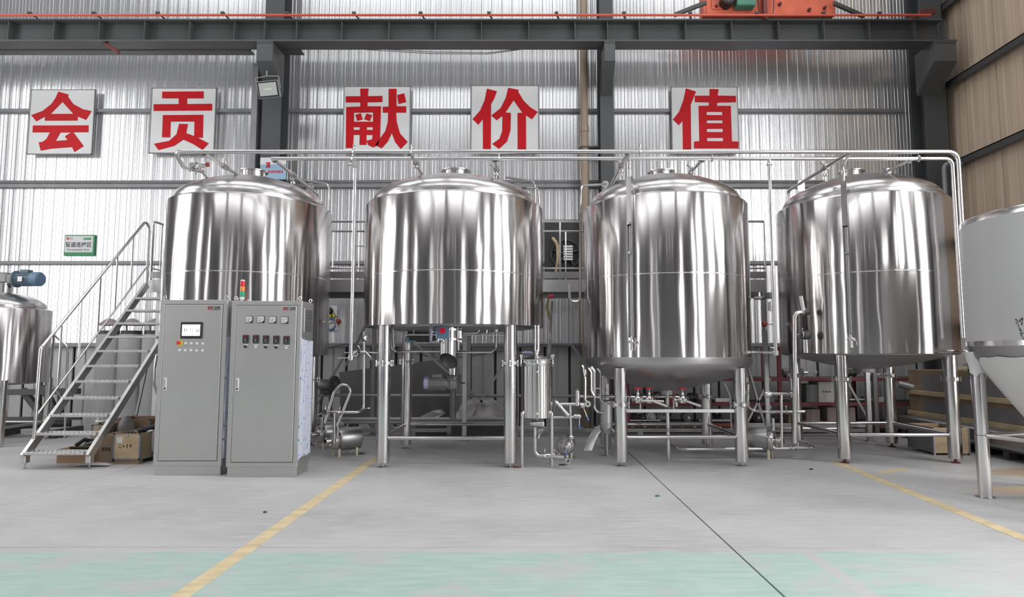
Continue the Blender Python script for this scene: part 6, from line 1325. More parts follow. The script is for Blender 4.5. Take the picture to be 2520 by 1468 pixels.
# ---- crates and cartons under the stair
def crate(name, label, x0, x1, y0, y1, h, m1, m2, group=None, marks=True):
    t = thing(name, label, 'crate', ((x0 + x1) / 2, (y0 + y1) / 2, 0), group); b = 0.055
    for y in (y0 + 0.06, (y0 + y1) / 2, y1 - 0.06): MB().box((x0 + 0.02, y - 0.04, 0), (x1 - 0.02, y + 0.04, b)).build('skid', M['wood_dark'], t, smooth=0)
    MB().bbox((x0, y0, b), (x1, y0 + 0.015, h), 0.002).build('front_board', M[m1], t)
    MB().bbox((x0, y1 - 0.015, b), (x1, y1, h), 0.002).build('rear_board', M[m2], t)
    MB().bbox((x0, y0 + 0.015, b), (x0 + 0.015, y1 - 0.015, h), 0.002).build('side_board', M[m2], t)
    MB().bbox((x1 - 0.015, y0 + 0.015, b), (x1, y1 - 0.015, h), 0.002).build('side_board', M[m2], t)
    MB().box((x0 + 0.015, y0 + 0.015, b), (x1 - 0.015, y1 - 0.015, b + 0.02)).build('base_board', M[m2], t, smooth=0)
    mb = MB(); e = 0.022
    for (x, y) in ((x0, y0), (x1, y0), (x0, y1), (x1, y1)):
        sx = 1 if x == x0 else -1; sy = 1 if y == y0 else -1
        mb.box((x - sx * 0.002, y - sy * 0.002, b), (x + sx * e, y - sy * 0.0005, h)).box((x - sx * 0.002, y - sy * 0.002, b), (x - sx * 0.0005, y + sy * e, h))
    for x in (x0 - 0.002, x1 + 0.002): mb.box((x - 0.001, y0, b), (x + 0.001, y1, b + 0.02))
    mb.box((x0, y0 - 0.002, b), (x1, y0, b + 0.02)).box((x0, y0 - 0.002, h - 0.012), (x1, y0 - 0.0005, h)); mb.build('edge_strip', M['girt'], t, smooth=0)
    mb = MB()
    for i in range(9):
        z = b + 0.02 + (h - b - 0.04) * i / 8
        for x in (x0 + 0.011, x1 - 0.011): mb.box((x - 0.004, y0 - 0.005, z - 0.004), (x + 0.004, y0 - 0.001, z + 0.004))
    for z in (h - 0.03, b + 0.03): mb.bbox(((x0 + x1) / 2 - 0.02, y0 - 0.008, z - 0.014), ((x0 + x1) / 2 + 0.02, y0 - 0.001, z + 0.014), 0.002)
    mb.build('nail_heads', M['satin_dark'], t, smooth=0)
    if marks:
        mb = MB(); zc = b + (h - b) * 0.52; xc = (x0 + x1) / 2 - 0.02; y = y0 - 0.0015
        for k in range(4):
            xx = xc - 0.065 + k * 0.045
            if k == 0: mb.box((xx - 0.012, y, zc - 0.02), (xx - 0.008, y0, zc + 0.02)).box((xx + 0.008, y, zc - 0.02), (xx + 0.012, y0, zc + 0.02)).box((xx - 0.018, y, zc - 0.022), (xx + 0.018, y0, zc - 0.018))
            elif k == 1: mb.prism([[(xx - 0.012, zc), (xx, zc + 0.016), (xx + 0.012, zc), (xx, zc - 0.016)]], lambda u, v, d: V((u, y + d, v)), 0.001)
            elif k == 2: mb.box((xx - 0.004, y, zc - 0.02), (xx + 0.004, y0, zc + 0.008)).box((xx - 0.012, y, zc + 0.008), (xx + 0.012, y0, zc + 0.02)).box((xx - 0.012, y, zc - 0.022), (xx + 0.012, y0, zc - 0.018))
            else: mb.box((xx - 0.01, y, zc - 0.006), (xx + 0.01, y0, zc + 0.02)).box((xx - 0.002, y, zc - 0.022), (xx + 0.002, y0, zc - 0.006))
        mb.build('handling_marks', M['ink'], t, smooth=0)
        MB().box((x0 + 0.04, y, h - 0.12), (x0 + 0.115, y0, h - 0.045)).build('paper_label', M['box_white'], t, smooth=0)
    return t
a = onfloor(276, 1142); b = onfloor(336, 1144); ht = zat(1066, a.y)
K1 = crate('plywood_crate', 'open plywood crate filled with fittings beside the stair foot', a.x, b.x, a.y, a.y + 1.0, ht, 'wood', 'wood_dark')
# contents of the crate
ce_ = V(((a.x + b.x) / 2, a.y + 0.25, ht))
def loose(name, label, cat, build, c, group=None, m=None):
    t_ = build.build(name, m, org=tuple(c)); 
    for v_ in t_.data.vertices: v_.co -= Vector(c)
    t_.location = c
    # build() already shifts by org, so undo the second shift
    for v_ in t_.data.vertices: v_.co += Vector(c)
    return tag(t_, label, cat, group)
loose('pipe_fitting', 'dark pipe fitting lying across the open plywood crate', 'fitting', MB().cyl(ce_ + V((-0.10, -0.05, -0.02)), ce_ + V((0.16, 0.25, 0.06)), 0.028, n=12).lathe([(0, -0.02), (0.05, -0.02), (0.05, 0.02), (0, 0.02)], ce_ + V((0.02, 0.09, 0.015)), 14, (0.26, 0.3, 0.08)), ce_, m=M['dark'])
loose('pipe_fitting', 'second dark pipe fitting at the back of the open crate', 'fitting', MB().cyl(ce_ + V((0.0, 0.35, 0.02)), ce_ + V((0.22, 0.5, 0.07)), 0.035, n=12).lathe([(0, -0.02), (0.055, -0.02), (0.055, 0.02), (0, 0.02)], ce_ + V((0.1, 0.42, 0.045)), 14, (0.22, 0.15, 0.05)), ce_ + V((0.1, 0.4, 0)), m=M['motor'])
loose('brass_ring', 'small brass coloured ring at the front of the open crate', 'ring', MB().torus(ce_ + V((0.03, -0.12, -0.005)), 0.025, 0.007, (0.3, 1, 0.4), 16, 6).cyl(ce_ + V((0.03, -0.12, -0.03)), ce_ + V((0.03, -0.11, -0.30)), 0.006, n=6), ce_ + V((0.03, -0.12, 0)), m=M['wood_pale'])
loose('wrapped_bundle', 'pale wrapped bundle of parts in the open crate', 'bundle', MB().lathe([(0, -0.28), (0.06, -0.27), (0.07, -0.08), (0.06, -0.02), (0.03, 0.01), (0, 0.015)], ce_ + V((0.13, 0.05, 0.0)), 16), ce_ + V((0.13, 0.05, -0.1)), m=M['plastic_wrap'])
# plywood carton behind, with small boxes and a sack
p = at(238, 1062, 9.6); q = at(345, 1030, 10.0)
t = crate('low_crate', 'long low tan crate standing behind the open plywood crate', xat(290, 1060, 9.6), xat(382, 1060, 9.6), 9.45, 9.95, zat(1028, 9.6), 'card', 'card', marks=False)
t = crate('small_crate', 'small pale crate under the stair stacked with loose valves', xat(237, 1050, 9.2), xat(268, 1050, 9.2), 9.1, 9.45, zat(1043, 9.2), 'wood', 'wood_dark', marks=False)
cs = at(252, 1038, 9.25)
loose('loose_valve', 'loose steel valve lying on the small pale crate', 'valve', MB().cyl(cs + V((-0.09, 0, 0.0)), cs + V((0.12, 0.05, 0.0)), 0.03, n=12).cyl(cs + V((-0.05, 0, 0)), cs + V((-0.06, 0, 0.07)), 0.018, n=10).cyl(cs + V((-0.09, 0, 0.07)), cs + V((0.02, 0, 0.07)), 0.012, n=8).cyl(cs + V((0, 0, -0.03)), cs + V((0, 0, -0.14)), 0.02, n=8), cs, m=M['steel'])
cs = at(312, 1030, 9.35)
loose('grey_sack', 'crumpled grey sack slumped between the crates under the stair', 'sack', MB().lathe([(0, -0.46), (0.12, -0.45), (0.13, -0.2), (0.10, -0.06), (0.06, 0.01), (0.03, 0.04), (0, 0.045)], cs + V((0, 0, 0.0)), 18), cs - V((0, 0, 0.42)), m=M['sack'])
# cartons on the floor at the stair foot
a = onfloor(138, 1139); b = onfloor(225, 1139)
t = thing('carton', 'flat brown carton behind the bottom stair tread', 'carton', tuple((a + b) / 2))
MB().bbox((a.x, a.y, 0), (b.x, a.y + 0.5, zat(1105, a.y)), 0.004).build('body', M['card'], t); MB().box((a.x + 0.01, a.y + 0.24, zat(1105, a.y)), (b.x - 0.01, a.y + 0.26, zat(1105, a.y) + 0.002)).build('tape', M['wood'], t, smooth=0)
zc_ = zat(1105, a.y)
t = thing('tool_tray', 'dark tool tray with hand tools on the flat brown carton', 'tray', (xat(205, 1095, a.y), a.y + 0.2, zc_))
x0, x1 = xat(178, 1095, a.y + 0.1), xat(224, 1095, a.y + 0.1)
mb = MB().box((x0, a.y + 0.05, zc_ + 0.002), (x1, a.y + 0.35, zc_ + 0.012)); mb.box((x0, a.y + 0.05, zc_ + 0.002), (x1, a.y + 0.06, zc_ + 0.03)).box((x0, a.y + 0.34, zc_ + 0.002), (x1, a.y + 0.35, zc_ + 0.09)); mb.build('tray', M['dark'], t, smooth=0)
MB().tube([(x0 + 0.03, a.y + 0.12, zc_ + 0.03), (x0 + 0.09, a.y + 0.2, zc_ + 0.10), (x0 + 0.14, a.y + 0.22, zc_ + 0.08)], 0.025, 10).build('hand_drill', M['black'], t)
MB().cyl((x0 + 0.13, a.y + 0.12, zc_ + 0.04), (x1 - 0.01, a.y + 0.18, zc_ + 0.07), 0.018, n=10).torus((x0 + 0.16, a.y + 0.12, zc_ + 0.045), 0.025, 0.008, (1, 0, 0.2), 14, 6).build('steel_tool', M['steel'], t)
a2 = onfloor(228, 1137); b2 = onfloor(276, 1137)
t = thing('marked_carton', 'tan carton with printed marks between the stair foot and the crate', 'carton', tuple((a2 + b2) / 2)); hz = zat(1072, a2.y)
MB().bbox((a2.x, a2.y, 0), (b2.x, a2.y + 0.45, hz), 0.004).build('body', M['wood_dark'], t)
mb = MB(); zc = hz * 0.5
for k in range(3): mb.box((b2.x - 0.14 + k * 0.04, a2.y - 0.002, zc - 0.02), (b2.x - 0.115 + k * 0.04, a2.y, zc + 0.025))
mb.build('handling_marks', M['ink'], t, smooth=0)
MB().box((a2.x + 0.02, a2.y - 0.002, hz - 0.10), (a2.x + 0.09, a2.y, hz - 0.03)).build('paper_label', M['box_white'], t, smooth=0)
a3 = onfloor(175, 1148); b3 = onfloor(262, 1140)
lp = [(0, 0.05), (0.12, 0.11), (0.25, 0.12), (0.38, 0.10), (0.47, 0.04), (0.44, -0.02), (0.30, -0.03), (0.16, -0.02), (0.02, 0.0)]
o = MB().prism([lp], lambda u, v, d: V((a3.x + u, a3.y + v * 1.0, 0.012 + d + 0.02 * math.sin(u * 6))), 0.006).build('plastic_offcut', M['white_tank'], org=tuple(a3), smooth=0); tag(o, 'curled pale offcut lying on the floor under the stair', 'offcut')
lpf = [(0, 0), (0.42, 0), (0.42, 0.006), (0, 0.006)]
# ================================================================== MIDDLE BACKGROUND
t = thing('leaning_plate', 'big dark steel plate leaning on the wall behind the second tank', 'plate', tuple(at(975, 960, 11.9)))
P4 = [at(835, 915, 12.05), at(1112, 880, 12.1), at(1118, 1030, 11.75), at(838, 1032, 11.7)]
n_ = V((0, 0.02, 0)); MB().add(P4 + [p_ + n_ for p_ in P4], [(0, 1, 2, 3), (7, 6, 5, 4), (0, 4, 5, 1), (1, 5, 6, 2), (2, 6, 7, 3), (3, 7, 4, 0)]).build('plate', M['dark_plate'], t, smooth=0)
for px in (870, 1080):
    p = at(px, 1030, 11.75); MB().box((p.x - 0.06, 11.65, 0), (p.x + 0.06, 11.9, p.z + 0.03)).build('bearer_block', M['dark'], t, smooth=0)
# plastic wrapped heap
pc = at(1185, 1032, 11.3); rnd = random.Random(11)
t = thing('wrapped_heap', 'rounded heap wrapped in crumpled translucent plastic behind the second tank', 'heap', (pc.x, 11.3, 0))
mb = MB(); n, m_ = 40, 14; vs = []; fs = []
for i in range(m_ + 1):
    ph = (i / m_) * HP
    for k in range(n):
        a = 2 * math.pi * k / n; cr_ = 1 + 0.05 * math.sin(a * 7 + i * 1.3) + 0.04 * rnd.uniform(-1, 1)
        vs.append(V((pc.x + 0.45 * math.cos(a) * math.cos(ph) ** 0.6 * cr_, 11.3 + 0.3 * math.sin(a) * math.cos(ph) ** 0.6 * cr_, 0.20 + 0.42 * math.sin(ph) * (1 + 0.03 * rnd.uniform(-1, 1)))))
for i in range(m_):
    for k in range(n): fs.append((i * n + k, i * n + (k + 1) % n, (i + 1) * n + (k + 1) % n, (i + 1) * n + k))
mb.add(vs, fs); mb.build('plastic_sheet', M['plastic_wrap'], t, smooth=50)
MB().bbox((pc.x - 0.5, 11.05, 0), (pc.x + 0.5, 11.55, 0.22), 0.01).build('pallet_block', M['dark'], t)
c = at(1060, 1018, 11.2); t = thing('bent_sheet', 'bent offcut of steel sheet resting on tubes behind the second tank', 'offcut', tuple(c))
P6 = [at(1022, 1032, 11.2), at(1062, 1012, 11.2), at(1085, 1008, 11.25), at(1094, 1018, 11.25), at(1070, 1030, 11.2), at(1030, 1036, 11.2)]
MB().add(P6 + [p_ + V((0, 0.15, 0.01)) for p_ in P6], [(0, 1, 2, 3, 4, 5), (11, 10, 9, 8, 7, 6)] + [(i, (i + 1) % 6, (i + 1) % 6 + 6, i + 6) for i in range(6)]).build('sheet', M['satin'], t, smooth=0)
MB().box((c.x - 0.25, 11.15, 0), (c.x + 0.25, 11.4, at(0, 1036, 11.2).z)).build('support_block', M['dark'], t, smooth=0)
# bench grinder on a stand behind the cabinet
t = thing('bench_grinder', 'dark bench grinder on a thin stand between the first two tanks', 'grinder', (xat(805, 945, 11.0), 11.0, 0)); Y = 11.0
c = at(803, 946, Y); MB().lathe([(0, -0.13), (0.085, -0.13), (0.095, -0.1), (0.095, 0.1), (0.085, 0.13), (0, 0.13)], c, 24, (1, -0.25, 0)).build('motor_body', M['motor'], t)
c2_ = at(822, 944, Y - 0.05); MB().lathe([(0.03, -0.03), (0.13, -0.03), (0.14, 0), (0.13, 0.03), (0.03, 0.03)], c2_, 28, (1, -0.35, 0)).build('grinding_wheel', M['dark'], t)
MB().lathe([(0, -0.04), (0.035, -0.04), (0.035, 0.04), (0, 0.04)], c2_, 14, (1, -0.35, 0)).build('wheel_hub', M['steel'], t)
MB().bbox((c.x - 0.08, Y - 0.08, c.z - 0.15), (c.x + 0.08, Y + 0.08, c.z - 0.08), 0.01).build('base', M['dark'], t)
for dx in (-0.14, 0.14): MB().beam((c.x + dx * 0.4, Y, c.z - 0.14), (c.x + dx, Y, 0), 0.03, 0.03).build('leg', M['dark'], t, smooth=0)
# curved sheet strip behind the filter
p = onfloor(1452, 1108); pts = []
t = thing('curved_strip', 'pale curved strip of sheet metal arching up from the floor by the third tank', 'strip', tuple(p))
pr = [(1447, 1106), (1455, 1085), (1466, 1065), (1480, 1050), (1492, 1043)]; Y0 = p.y; vs = []; fs = []
for i, (px, py) in enumerate(pr):
    q = at(px, py, Y0 + i * 0.03); q.z = max(q.z, 0.0) if i else 0.0; vs += [q - V((0.06, 0, -0.005 * (i > 0))), q + V((0.06, 0.02, 0)), q + V((0.06, 0.024, 0.008)), q - V((0.06, -0.004, -0.013))]
for i in range(len(pr) - 1):
    for j in range(4): fs.append((i * 4 + j, i * 4 + (j + 1) % 4, (i + 1) * 4 + (j + 1) % 4, (i + 1) * 4 + j))
fs += [(3, 2, 1, 0), tuple(len(vs) - 4 + j for j in range(4))]
MB().add(vs, fs).build('strip', M['satin'], t)
p2 = onfloor(1575, 1088); MB().prism([[(0, 0), (0.12, 0), (0.05, 0.16), (-0.03, 0.17)]], lambda u, v, d: V((p2.x + u, p2.y + d + v * 0.4, v)), 0.006).build('strip_end', M['satin'], t, smooth=0)
# grey condensate box behind tank 3 left leg
t = thing('condensate_pot', 'ribbed grey upright pot behind the left leg of the third tank', 'pot', (xat(1493, 1000, 9.2), 9.2, 0))
x = xat(1492, 1010, 9.05); MB().lathe([(0, 0.30), (0.07, 0.30), (0.09, 0.36), (0.09, 0.42), (0.095, 0.425), (0.095, 0.44), (0.09, 0.445), (0.09, 0.72), (0.10, 0.725), (0.10, 0.745), (0.07, 0.76), (0, 0.76)], (x, 9.05, 0), 24).build('pot', M['satin'], t)
MB().cyl((x, 9.05, 0), (x, 9.05, 0.31), 0.03, n=12).lathe([(0, 0), (0.07, 0), (0.07, 0.01), (0, 0.01)], (x, 9.05, 0), 16).build('stand', M['satin_dark'], t)
# ================================================================== RED RACK WITH STORES
rx0, rx1, ry0, ry1 = xat(1545, 960, 11.45), xat(2415, 960, 11.45), 11.45, 12.2
RK = thing('storage_rack', 'long maroon steel storage rack against the back wall behind the tanks', 'rack', ((rx0 + rx1) / 2, (ry0 + ry1) / 2, 0))
zs1, zs2, zs0 = zat(929, ry0), zat(990, ry0), zat(1041, ry0)
xs_ = [rx0, xat(1919, 960, ry0), xat(1988, 960, ry0) + 1.2, rx1]
for x in xs_:
    for y in (ry0, ry1): MB().bbox((x - 0.03, y - 0.03, 0), (x + 0.03, y + 0.03, zs1 + (0.55 if x == xs_[1] else 0.0)), 0.004).build('upright', M['rack'], RK)
for z in (zs1, zs2, zs0):
    sh = MB().box((rx0, ry0, z - 0.012), (rx1, ry1, z)).build('shelf', M['dark'], RK, smooth=0)
    MB().bbox((rx0, ry0 - 0.035, z - 0.055), (rx1, ry0, z + 0.004), 0.004).build('shelf_edge', M['rack'] if z > zs0 else M['rack_orange'], sh)
xo = xat(2225, 960, ry0)
MB().bbox((xo, ry0 - 0.039, zs1 - 0.052), (rx1 - 0.04, ry0 - 0.034, zs1), 0.001).bbox((xo, ry0 - 0.039, zs2 - 0.052), (rx1 - 0.04, ry0 - 0.034, zs2), 0.001).build('rusty_edge', M['rack_orange'], RK)
def onshelf(name, label, cat, px0, px1, py_top, z, dep, m, b=0.006, group=None, y=None, h=None):
    yy = (ry0 + 0.05) if y is None else y
    x0, x1 = xat(px0, 960, yy), xat(px1, 960, yy); zt_ = zat(py_top, yy) if h is None else z + h
    t_ = thing(name, label, cat, ((x0 + x1) / 2, yy + dep / 2, z), group)
    MB().bbox((x0, yy, z), (x1, yy + dep, max(zt_, z + 0.03)), b).build('body', M[m], t_)
    return t_, x0, x1, yy, max(zt_, z + 0.03)
t, x0, x1, yy, zt_ = onshelf('marked_carton', 'white carton with printed handling marks on the middle rack shelf', 'carton', 2014, 2053, 938, zs2, 0.4, 'box_white')
mb = MB(); zc = (zs2 + zt_) / 2; xc = (x0 + x1) / 2
for k in range(4): mb.box((xc - 0.07 + k * 0.04, yy - 0.002, zc - 0.012), (xc - 0.05 + k * 0.04, yy, zc + 0.016))
for i in range(8):
    for x in (x0 + 0.012, x1 - 0.012): mb.box((x - 0.003, yy - 0.002, zs2 + 0.02 + i * 0.045), (x + 0.003, yy, zs2 + 0.028 + i * 0.045))
mb.build('handling_marks', M['ink'], t, smooth=0)
MB().tube([(x0 + 0.01, yy + 0.2, zt_ - 0.01), (x0 + 0.06, yy + 0.2, zt_ + 0.14)], 0.014, 8).torus((x0 + 0.065, yy + 0.2, zt_ + 0.16), 0.02, 0.006, (0, 1, 0), 14, 6).build('eye_rod', M['satin'], t)
onshelf('grey_carton', 'dark grey carton beside the white marked one on the middle shelf', 'carton', 1984, 2013, 945, zs2, 0.4, 'motor')
onshelf('carton', 'pale pinkish carton on the bottom rack shelf, left of the leg', 'carton', 1982, 2016, 1006, zs0 + 0.001, 0.35, 'box_pink')
onshelf('carton', 'tall pale pinkish carton on the bottom shelf behind the tank leg', 'carton', 2034, 2056, 1001, zs0 + 0.001, 0.35, 'box_pink')
onshelf('carton', 'narrow pale pinkish carton right of the tank leg, bottom shelf', 'carton', 2084, 2103, 1001, zs0 + 0.001, 0.35, 'box_pink')
t, x0, x1, yy, zt_ = onshelf('spotted_carton', 'small buff carton with dark spots on the bottom rack shelf', 'carton', 1938, 1954, 1017, zs0 + 0.001, 0.3, 'wood')
for (dx, dz) in ((0.07, 0.10), (0.05, 0.05), (0.08, 0.03)): MB().lathe([(0, 0), (0.012, 0), (0.012, 0.002), (0, 0.002)], (x0 + dx, yy, zs0 + dz), 10, (0, -1, 0)).build('dark_spot', M['ink'], t)
onshelf('small_box', 'small grey box on the middle shelf near the maroon upright', 'box', 1893, 1906, 976, zs2, 0.2, 'girt')
onshelf('steel_case', 'bright ribbed steel case on the middle shelf behind the third tank', 'case', 1760, 1800, 978, zs2, 0.3, 'steel')
t, x0, x1, yy, zt_ = onshelf('stool_cushion', 'round pale disc lying on a pile of foil on the top shelf', 'disc', 2150, 2175, 925, zs1, 0.25, 'plastic_wrap')
MB().lathe([(0, 0), (0.13, 0), (0.14, 0.02), (0.13, 0.04), (0, 0.045)], ((x0 + x1) / 2, yy + 0.12, zt_), 24).build('disc', M['white_tank'], t)
rn = random.Random(3); t = thing('foil_scraps', 'heap of crumpled shiny foil scraps on the top shelf', 'scraps', (xat(2165, 928, ry0), ry0 + 0.2, zs1)); t2 = t
mb = MB()
for k in range(46):
    c = V((xat(2148, 928, ry0) + rn.random() * 0.36, ry0 + 0.05 + rn.random() * 0.3, zs1 + 0.005 + rn.random() * 0.05)); pts = [c + V((rn.uniform(-.03, .03), rn.uniform(-.03, .03), rn.uniform(-.004, .03))) for _ in range(4)]
    mb.add(pts, [(0, 1, 2), (0, 2, 3), (0, 3, 1), (1, 3, 2)])
o = mb.build('scraps', M['steel'], t, smooth=0); t['kind'] = 'stuff'
t, x0, x1, yy, zt_ = onshelf('white_tray', 'pale open tray with folded paper on the middle shelf', 'tray', 2146, 2190, 972, zs2, 0.4, 'box_white', h=0.09)
MB().beam((x0, yy + 0.1, zt_), (x0 + 0.12, yy + 0.15, zt_ + 0.16), 0.12, 0.01).build('folded_paper', M['white'], t, smooth=0)
# machine parts on the shelves
def gear(name, label, c, R_, L_, m, ax=(1, 0, 0)):
    t_ = thing(name, label, 'machine part', tuple(c)); c = V(c)
    MB().lathe([(0, -L_ / 2), (R_ * 0.8, -L_ / 2), (R_, -L_ * 0.4), (R_, 0.0), (R_ * 0.7, 0.02), (R_ * 0.7, L_ * 0.4), (R_ * 0.9, L_ * 0.42), (R_ * 0.9, L_ / 2), (0, L_ / 2)], c, 18, ax).build('body', M[m], t_)
    MB().cyl(c + V(ax) * L_ * 0.5, c + V(ax) * L_ * 0.75, R_ * 0.3, n=10).build('shaft', M['steel'], t_)
    MB().bbox((c.x - R_ * 0.8, c.y - R_ * 0.6, c.z - R_), (c.x + R_ * 0.8, c.y + R_ * 0.6, c.z - R_ * 0.7), 0.005).build('mount', M['dark'], t_)
y_ = ry0 + 0.2
gear('shaft_motor', 'dark motor lying on the top shelf left of the cone bottom', (xat(2085, 915, y_), y_, zs1 + 0.085), 0.085, 0.28, 'dark')
gear('shaft_motor', 'grey motor lying on the middle shelf at the end by the tan crates', (xat(2265, 975, y_), y_, zs2 + 0.075), 0.075, 0.3, 'motor')
gear('shaft_motor', 'dark motor hanging near the bent steel riser on the top shelf', (xat(1950, 912, y_), y_, zs1 + 0.085), 0.085, 0.36, 'motor')
for k, (px, lab) in enumerate(((1568, 'dull casting on the middle shelf below the first handwheel'), (1596, 'pale casting on the middle shelf below the middle handwheel'), (1622, 'grey casting on the middle shelf below the outlet pipe end'), (1668, 'bent casting on the middle shelf by the centre post'), (1705, 'short casting on the middle shelf right of the last handwheel'))):
    gear('casting', lab, (xat(px, 985, y_), y_, zs2 + 0.07 + 0.01 * (k % 3)), 0.07 + 0.01 * (k % 3), 0.18, ('satin_dark', 'motor', 'satin', 'satin_dark', 'motor')[k], (1, 0, 0) if k % 2 else (0.8, -0.6, 0))
for k, (px, lab) in enumerate(((1566, 'dark casting on the bottom shelf at the start of the rack'), (1600, 'white necked casting on the bottom shelf'), (1630, 'bent pale casting on the bottom shelf'), (1690, 'drum shaped casting on the bottom shelf'), (1760, 'black casting on the bottom shelf near the rear leg'), (1860, 'dark casting on the bottom shelf beneath the round gauge'))):
    gear('casting', lab, (xat(px, 1030, y_), y_, zs0 + 0.08 + 0.012 * (k % 2)), 0.08 + 0.012 * (k % 2), 0.2, ('dark', 'white_tank', 'plastic_wrap', 'motor', 'black', 'dark')[k], (0, -1, 0) if k % 2 else (0.9, -0.4, 0))
o = MB().prism([[(-0.1, 0), (0.16, 0), (0.13, 0.08), (0.05, 0.16), (-0.08, 0.19), (-0.1, 0.1)]], lambda u, v, d: V((xat(1655, 990, ry0 + 0.03) + u, ry0 + 0.03 + d, zs2 + v)), 0.15).build('orange_guard', mat('orange_plastic', (0.55, 0.14, 0.05), 0, 0.5), org=(xat(1655, 990, ry0 + 0.03), ry0 + 0.1, zs2), smooth=0)
tag(o, 'orange plastic machine guard on the middle shelf behind the centre post', 'guard')
for k, (px0, px1, py, m, lab) in enumerate(((1550, 1625, 1018, 'steel', 'shiny pipe length with an open end lying under the valve rail'), (1720, 1800, 1023, 'white_tank', 'pale tube lying on the bottom shelf'), (2090, 2150, 985, 'satin', 'grey pipe offcut sloping on the middle shelf'))):
    Y = ry0 - 0.03 + 0.1; a, b = at(px0, py, Y), at(px1, py + (8 if k == 2 else 0), Y); z = zs2 + 0.03 if k == 2 else zs0 + 0.30
    a.z = b.z = zs2 + 0.045 if k == 2 else zs0 + 0.02 + 0.022
    o = MB().lathe([(0.016, 0), (0.024, 0), (0.024, (b - a).length), (0.016, (b - a).length), (0.016, 0)], a, 16, (b - a)).build('pipe_length', M[m], org=tuple(a)); tag(o, lab, 'pipe')
# black lower storage behind the rack bottom
# leaning white stick and pale slip
o = MB().beam(at(1783, 942, 9.6), at(1797, 975, 9.6), 0.025, 0.012).beam(at(1797, 975, 9.6), at(1800, 1055, 9.8), 0.02, 0.012).build('thin_lath', M['white'], org=tuple(at(1797, 1055, 9.7)), smooth=0); tag(o, 'thin pale lath leaning beside the rear leg of the third tank', 'lath')
o.location.z += 0
# ================================================================== RIGHT BACKGROUND
def bin_(name, label, x0, x1, y0, y1, h):
    t_ = thing(name, label, 'crate', ((x0 + x1) / 2, (y0 + y1) / 2, 0))
    MB().bbox((x0, y0, 0.03), (x1, y0 + 0.02, h), 0.003).build('front_panel', M['wood'], t_)
    MB().bbox((x0, y0 + 0.02, 0.03), (x0 + 0.02, y1, h), 0.003).build('side_panel', M['girt'], t_)
    MB().bbox((x1 - 0.02, y0 + 0.02, 0.03), (x1, y1, h), 0.003).build('side_panel', M['girt'], t_)
    MB().bbox((x0, y1 - 0.02, 0.03), (x1, y1, h), 0.003).build('rear_panel', M['wood'], t_)
    MB().box((x0 + 0.02, y0 + 0.02, 0.03), (x1 - 0.02, y1 - 0.02, h - 0.06)).build('contents', M['card'], t_, smooth=0)
    for x in (x0, x1): MB().box((x - 0.012, y0 - 0.004, 0.0), (x + 0.012, y0 + 0.03, h)).build('corner_strip', M['satin_dark'], t_, smooth=0)
    return t_
a = onfloor(2246, 1112); b = onfloor(2335, 1120)
cb_ = onfloor(2301, 1120)
bin_('open_bin', 'open grey and buff packing bin on the floor behind the fourth tank leg', cb_.x, xat(2386, 1100, cb_.y), cb_.y, cb_.y + 0.62, zat(1052, cb_.y))
# tall long packing cases with pale battens along the right wall
def case(label, y0, y1, x0, x1, zb_, zt_):
    t_ = thing('packing_case', label, 'case', (x0, (y0 + y1) / 2, zb_), 'long packing cases stacked along the tan wall')
    MB().bbox((x0, y0, zb_ + 0.0), (x1, y1, zt_), 0.004).build('panel', M['wood_dark'], t_)
    MB().box((x0 - 0.003, y0 + 0.3, zb_ + 0.08), (x0, y1 - 0.4, zt_ - 0.07)).build('dust_sheet', M['girt'], t_, smooth=0)
    for (z0, z1) in ((zb_, zb_ + 0.07),):
        MB().bbox((x0 - 0.045, y0, z0), (x0 + 0.01, y1, z1), 0.004).build('batten', M['wood_pale'], t_)
    return t_
cx0, cx1, cy0, cy1 = 6.75, 7.75, 7.2, 11.3
zz_ = [0.33, 0.86, 1.40]
case('long packing case with pale battens, lower one of the stack by the tan wall', cy0, cy1, cx0, cx1, 0.36, 0.71)
case('long packing case with pale battens, upper one of the stack by the tan wall', cy0, cy1, cx0, cx1, 0.71, 1.13)
t = thing('steel_case', 'long dark grey steel box on a pallet under the packing cases', 'box', (cx0 - 0.3, 9.2, 0))
MB().bbox((cx0 - 0.35, cy0, 0.14), (cx1, cy1 - 0.2, 0.36), 0.02).build('body', M['satin_dark'], t)
MB().cyl((cx0 - 0.35, cy0, 0.16), (cx0 - 0.35, cy1 - 0.2, 0.16), 0.02, n=8).build('lip', M['satin_dark'], t)
pt = thing('pallet', 'dark timber pallet under the long grey steel box', 'pallet', (cx0, 9.2, 0))
for k in range(9):
    y = cy0 + 0.1 + k * 0.46; MB().box((cx0 - 0.32, y - 0.05, 0), (cx0 - 0.20, y + 0.05, 0.11)).build('block', M['dark'], pt, smooth=0)
for k in range(3):
    x = cx0 - 0.32 + k * 0.5; MB().box((x, cy0, 0.11), (x + 0.12, cy1 - 0.2, 0.138)).build('board', M['dark'], pt, smooth=0)
for k in range(2): MB().box((cx0 + 0.2 + k * 0.6, cy0, 0), (cx0 + 0.3 + k * 0.6, cy1 - 0.2, 0.11)).build('runner', M['dark'], pt, smooth=0)
o = MB().cyl((6.55, 10.0, 1.165), (7.0, 9.0, 1.165), 0.034, n=14).build('cardboard_tube', M['wood_pale'], org=(6.8, 9.5, 1.165)); tag(o, 'pale cardboard tube sticking out over the packing cases', 'tube')
o2 = None
t = thing('white_drum', 'white upright drum on top of the packing cases by the fourth tank', 'drum', tuple(at(2363, 890, 9.6)))
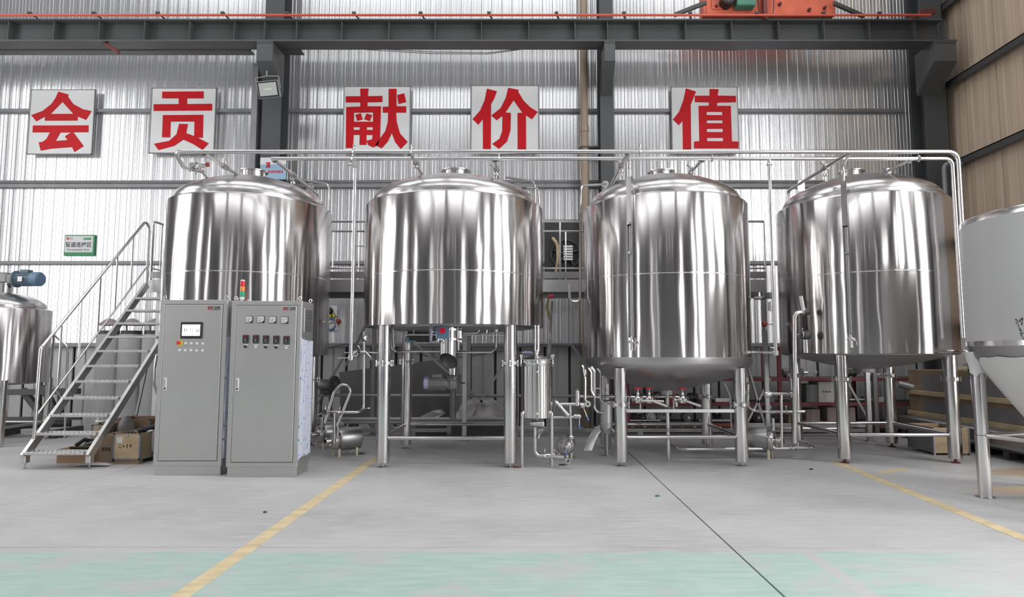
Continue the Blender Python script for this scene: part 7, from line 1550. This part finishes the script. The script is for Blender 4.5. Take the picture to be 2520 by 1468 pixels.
px_ = at(2362, 900, 10.1); MB().lathe([(0, 1.132), (0.22, 1.132), (0.225, 1.15), (0.225, 1.95), (0.23, 1.96), (0.23, 2.0), (0.2, 2.02), (0, 2.02)], (7.0, 10.35, 0), 32).build('body', M['white_tank'], t)
MB().bbox((7.0 - 0.23, 10.2, 1.55), (7.0 - 0.215, 10.5, 1.62), 0.004).build('grip', M['dark'], t)
t = thing('rolled_sheet', 'dark rolled sheet standing in front of the rack end by the cases', 'roll', (xat(2275, 960, 11.2), 11.2, 0))
x = xat(2280, 960, 11.1); MB().tube(fillet([(x, 11.1, 0), (x, 11.1, zat(960, 11.1)), (x - 0.35, 11.3, zat(945, 11.1))], 0.1), 0.06, 14).build('roll', M['satin_dark'], t)
MB().lathe([(0, 0), (0.09, 0), (0.09, 0.012), (0, 0.012)], (x, 11.1, 0), 16).build('foot', M['dark'], t)
t = thing('wall_pipe', 'galvanised pipe bent over beside the corner column', 'pipe', (xat(2325, 500, 11.7), 11.7, 0))
x = xat(2327, 480, 11.7); MB().tube(fillet([(x, 11.7, 0), (x, 11.7, zat(402, 11.7)), (x + 0.35, 11.72, zat(402, 11.7))], 0.12), 0.04, 12).build('pipe', M['girt'], t)
MB().lathe([(0, 0), (0.09, 0), (0.09, 0.012), (0, 0.012)], (x, 11.7, 0), 16).build('foot', M['girt'], t)
# small litter on the floor
for (px, py, m, lab) in ((888, 1116, 'black', 'small black scrap on the floor beside the second tank leg'), (1618, 1221, 'sign_green', 'tiny green scrap on the open floor'), (1385, 1144, 'black', 'flat dark rubber piece on the floor by the filter vessel'), (1273, 1150, 'rust_red', 'thin rust coloured strip on the floor at the filter leg'), (652, 1261, 'dark', 'tiny dark pebble on the open floor in front of the cabinets'), (1996, 1155, 'black', 'little black washer on the floor by the yellow line')):
    p = onfloor(px, py); s = {652: 0.3, 1618: 0.45, 1996: 0.4}.get(px, 1.0)
    o = MB().lathe([(0, 0.001), (0.045 * s, 0.001), (0.04 * s, 0.012), (0.02 * s, 0.016), (0, 0.016)], (0, 0, 0), 9).build('floor_scrap', M[m], org=(0, 0, 0)); o.location = p; o.scale = (1.3, 0.6, 1); tag(o, lab, 'scrap')
p = onfloor(1965, 1126); o = MB().tube([p + V((-0.08, 0, 0.006)), p + V((0, -0.03, 0.006)), p + V((0.06, -0.02, 0.006)), p + V((0.10, -0.05, 0.006)), p + V((0.05, 0.02, 0.006)), p + V((-0.05, 0.02, 0.006))], 0.004, 6).build('wire_offcut', M['satin'], org=tuple(p)); tag(o, 'bent wire offcut on the floor in front of the fourth tank pump', 'wire')
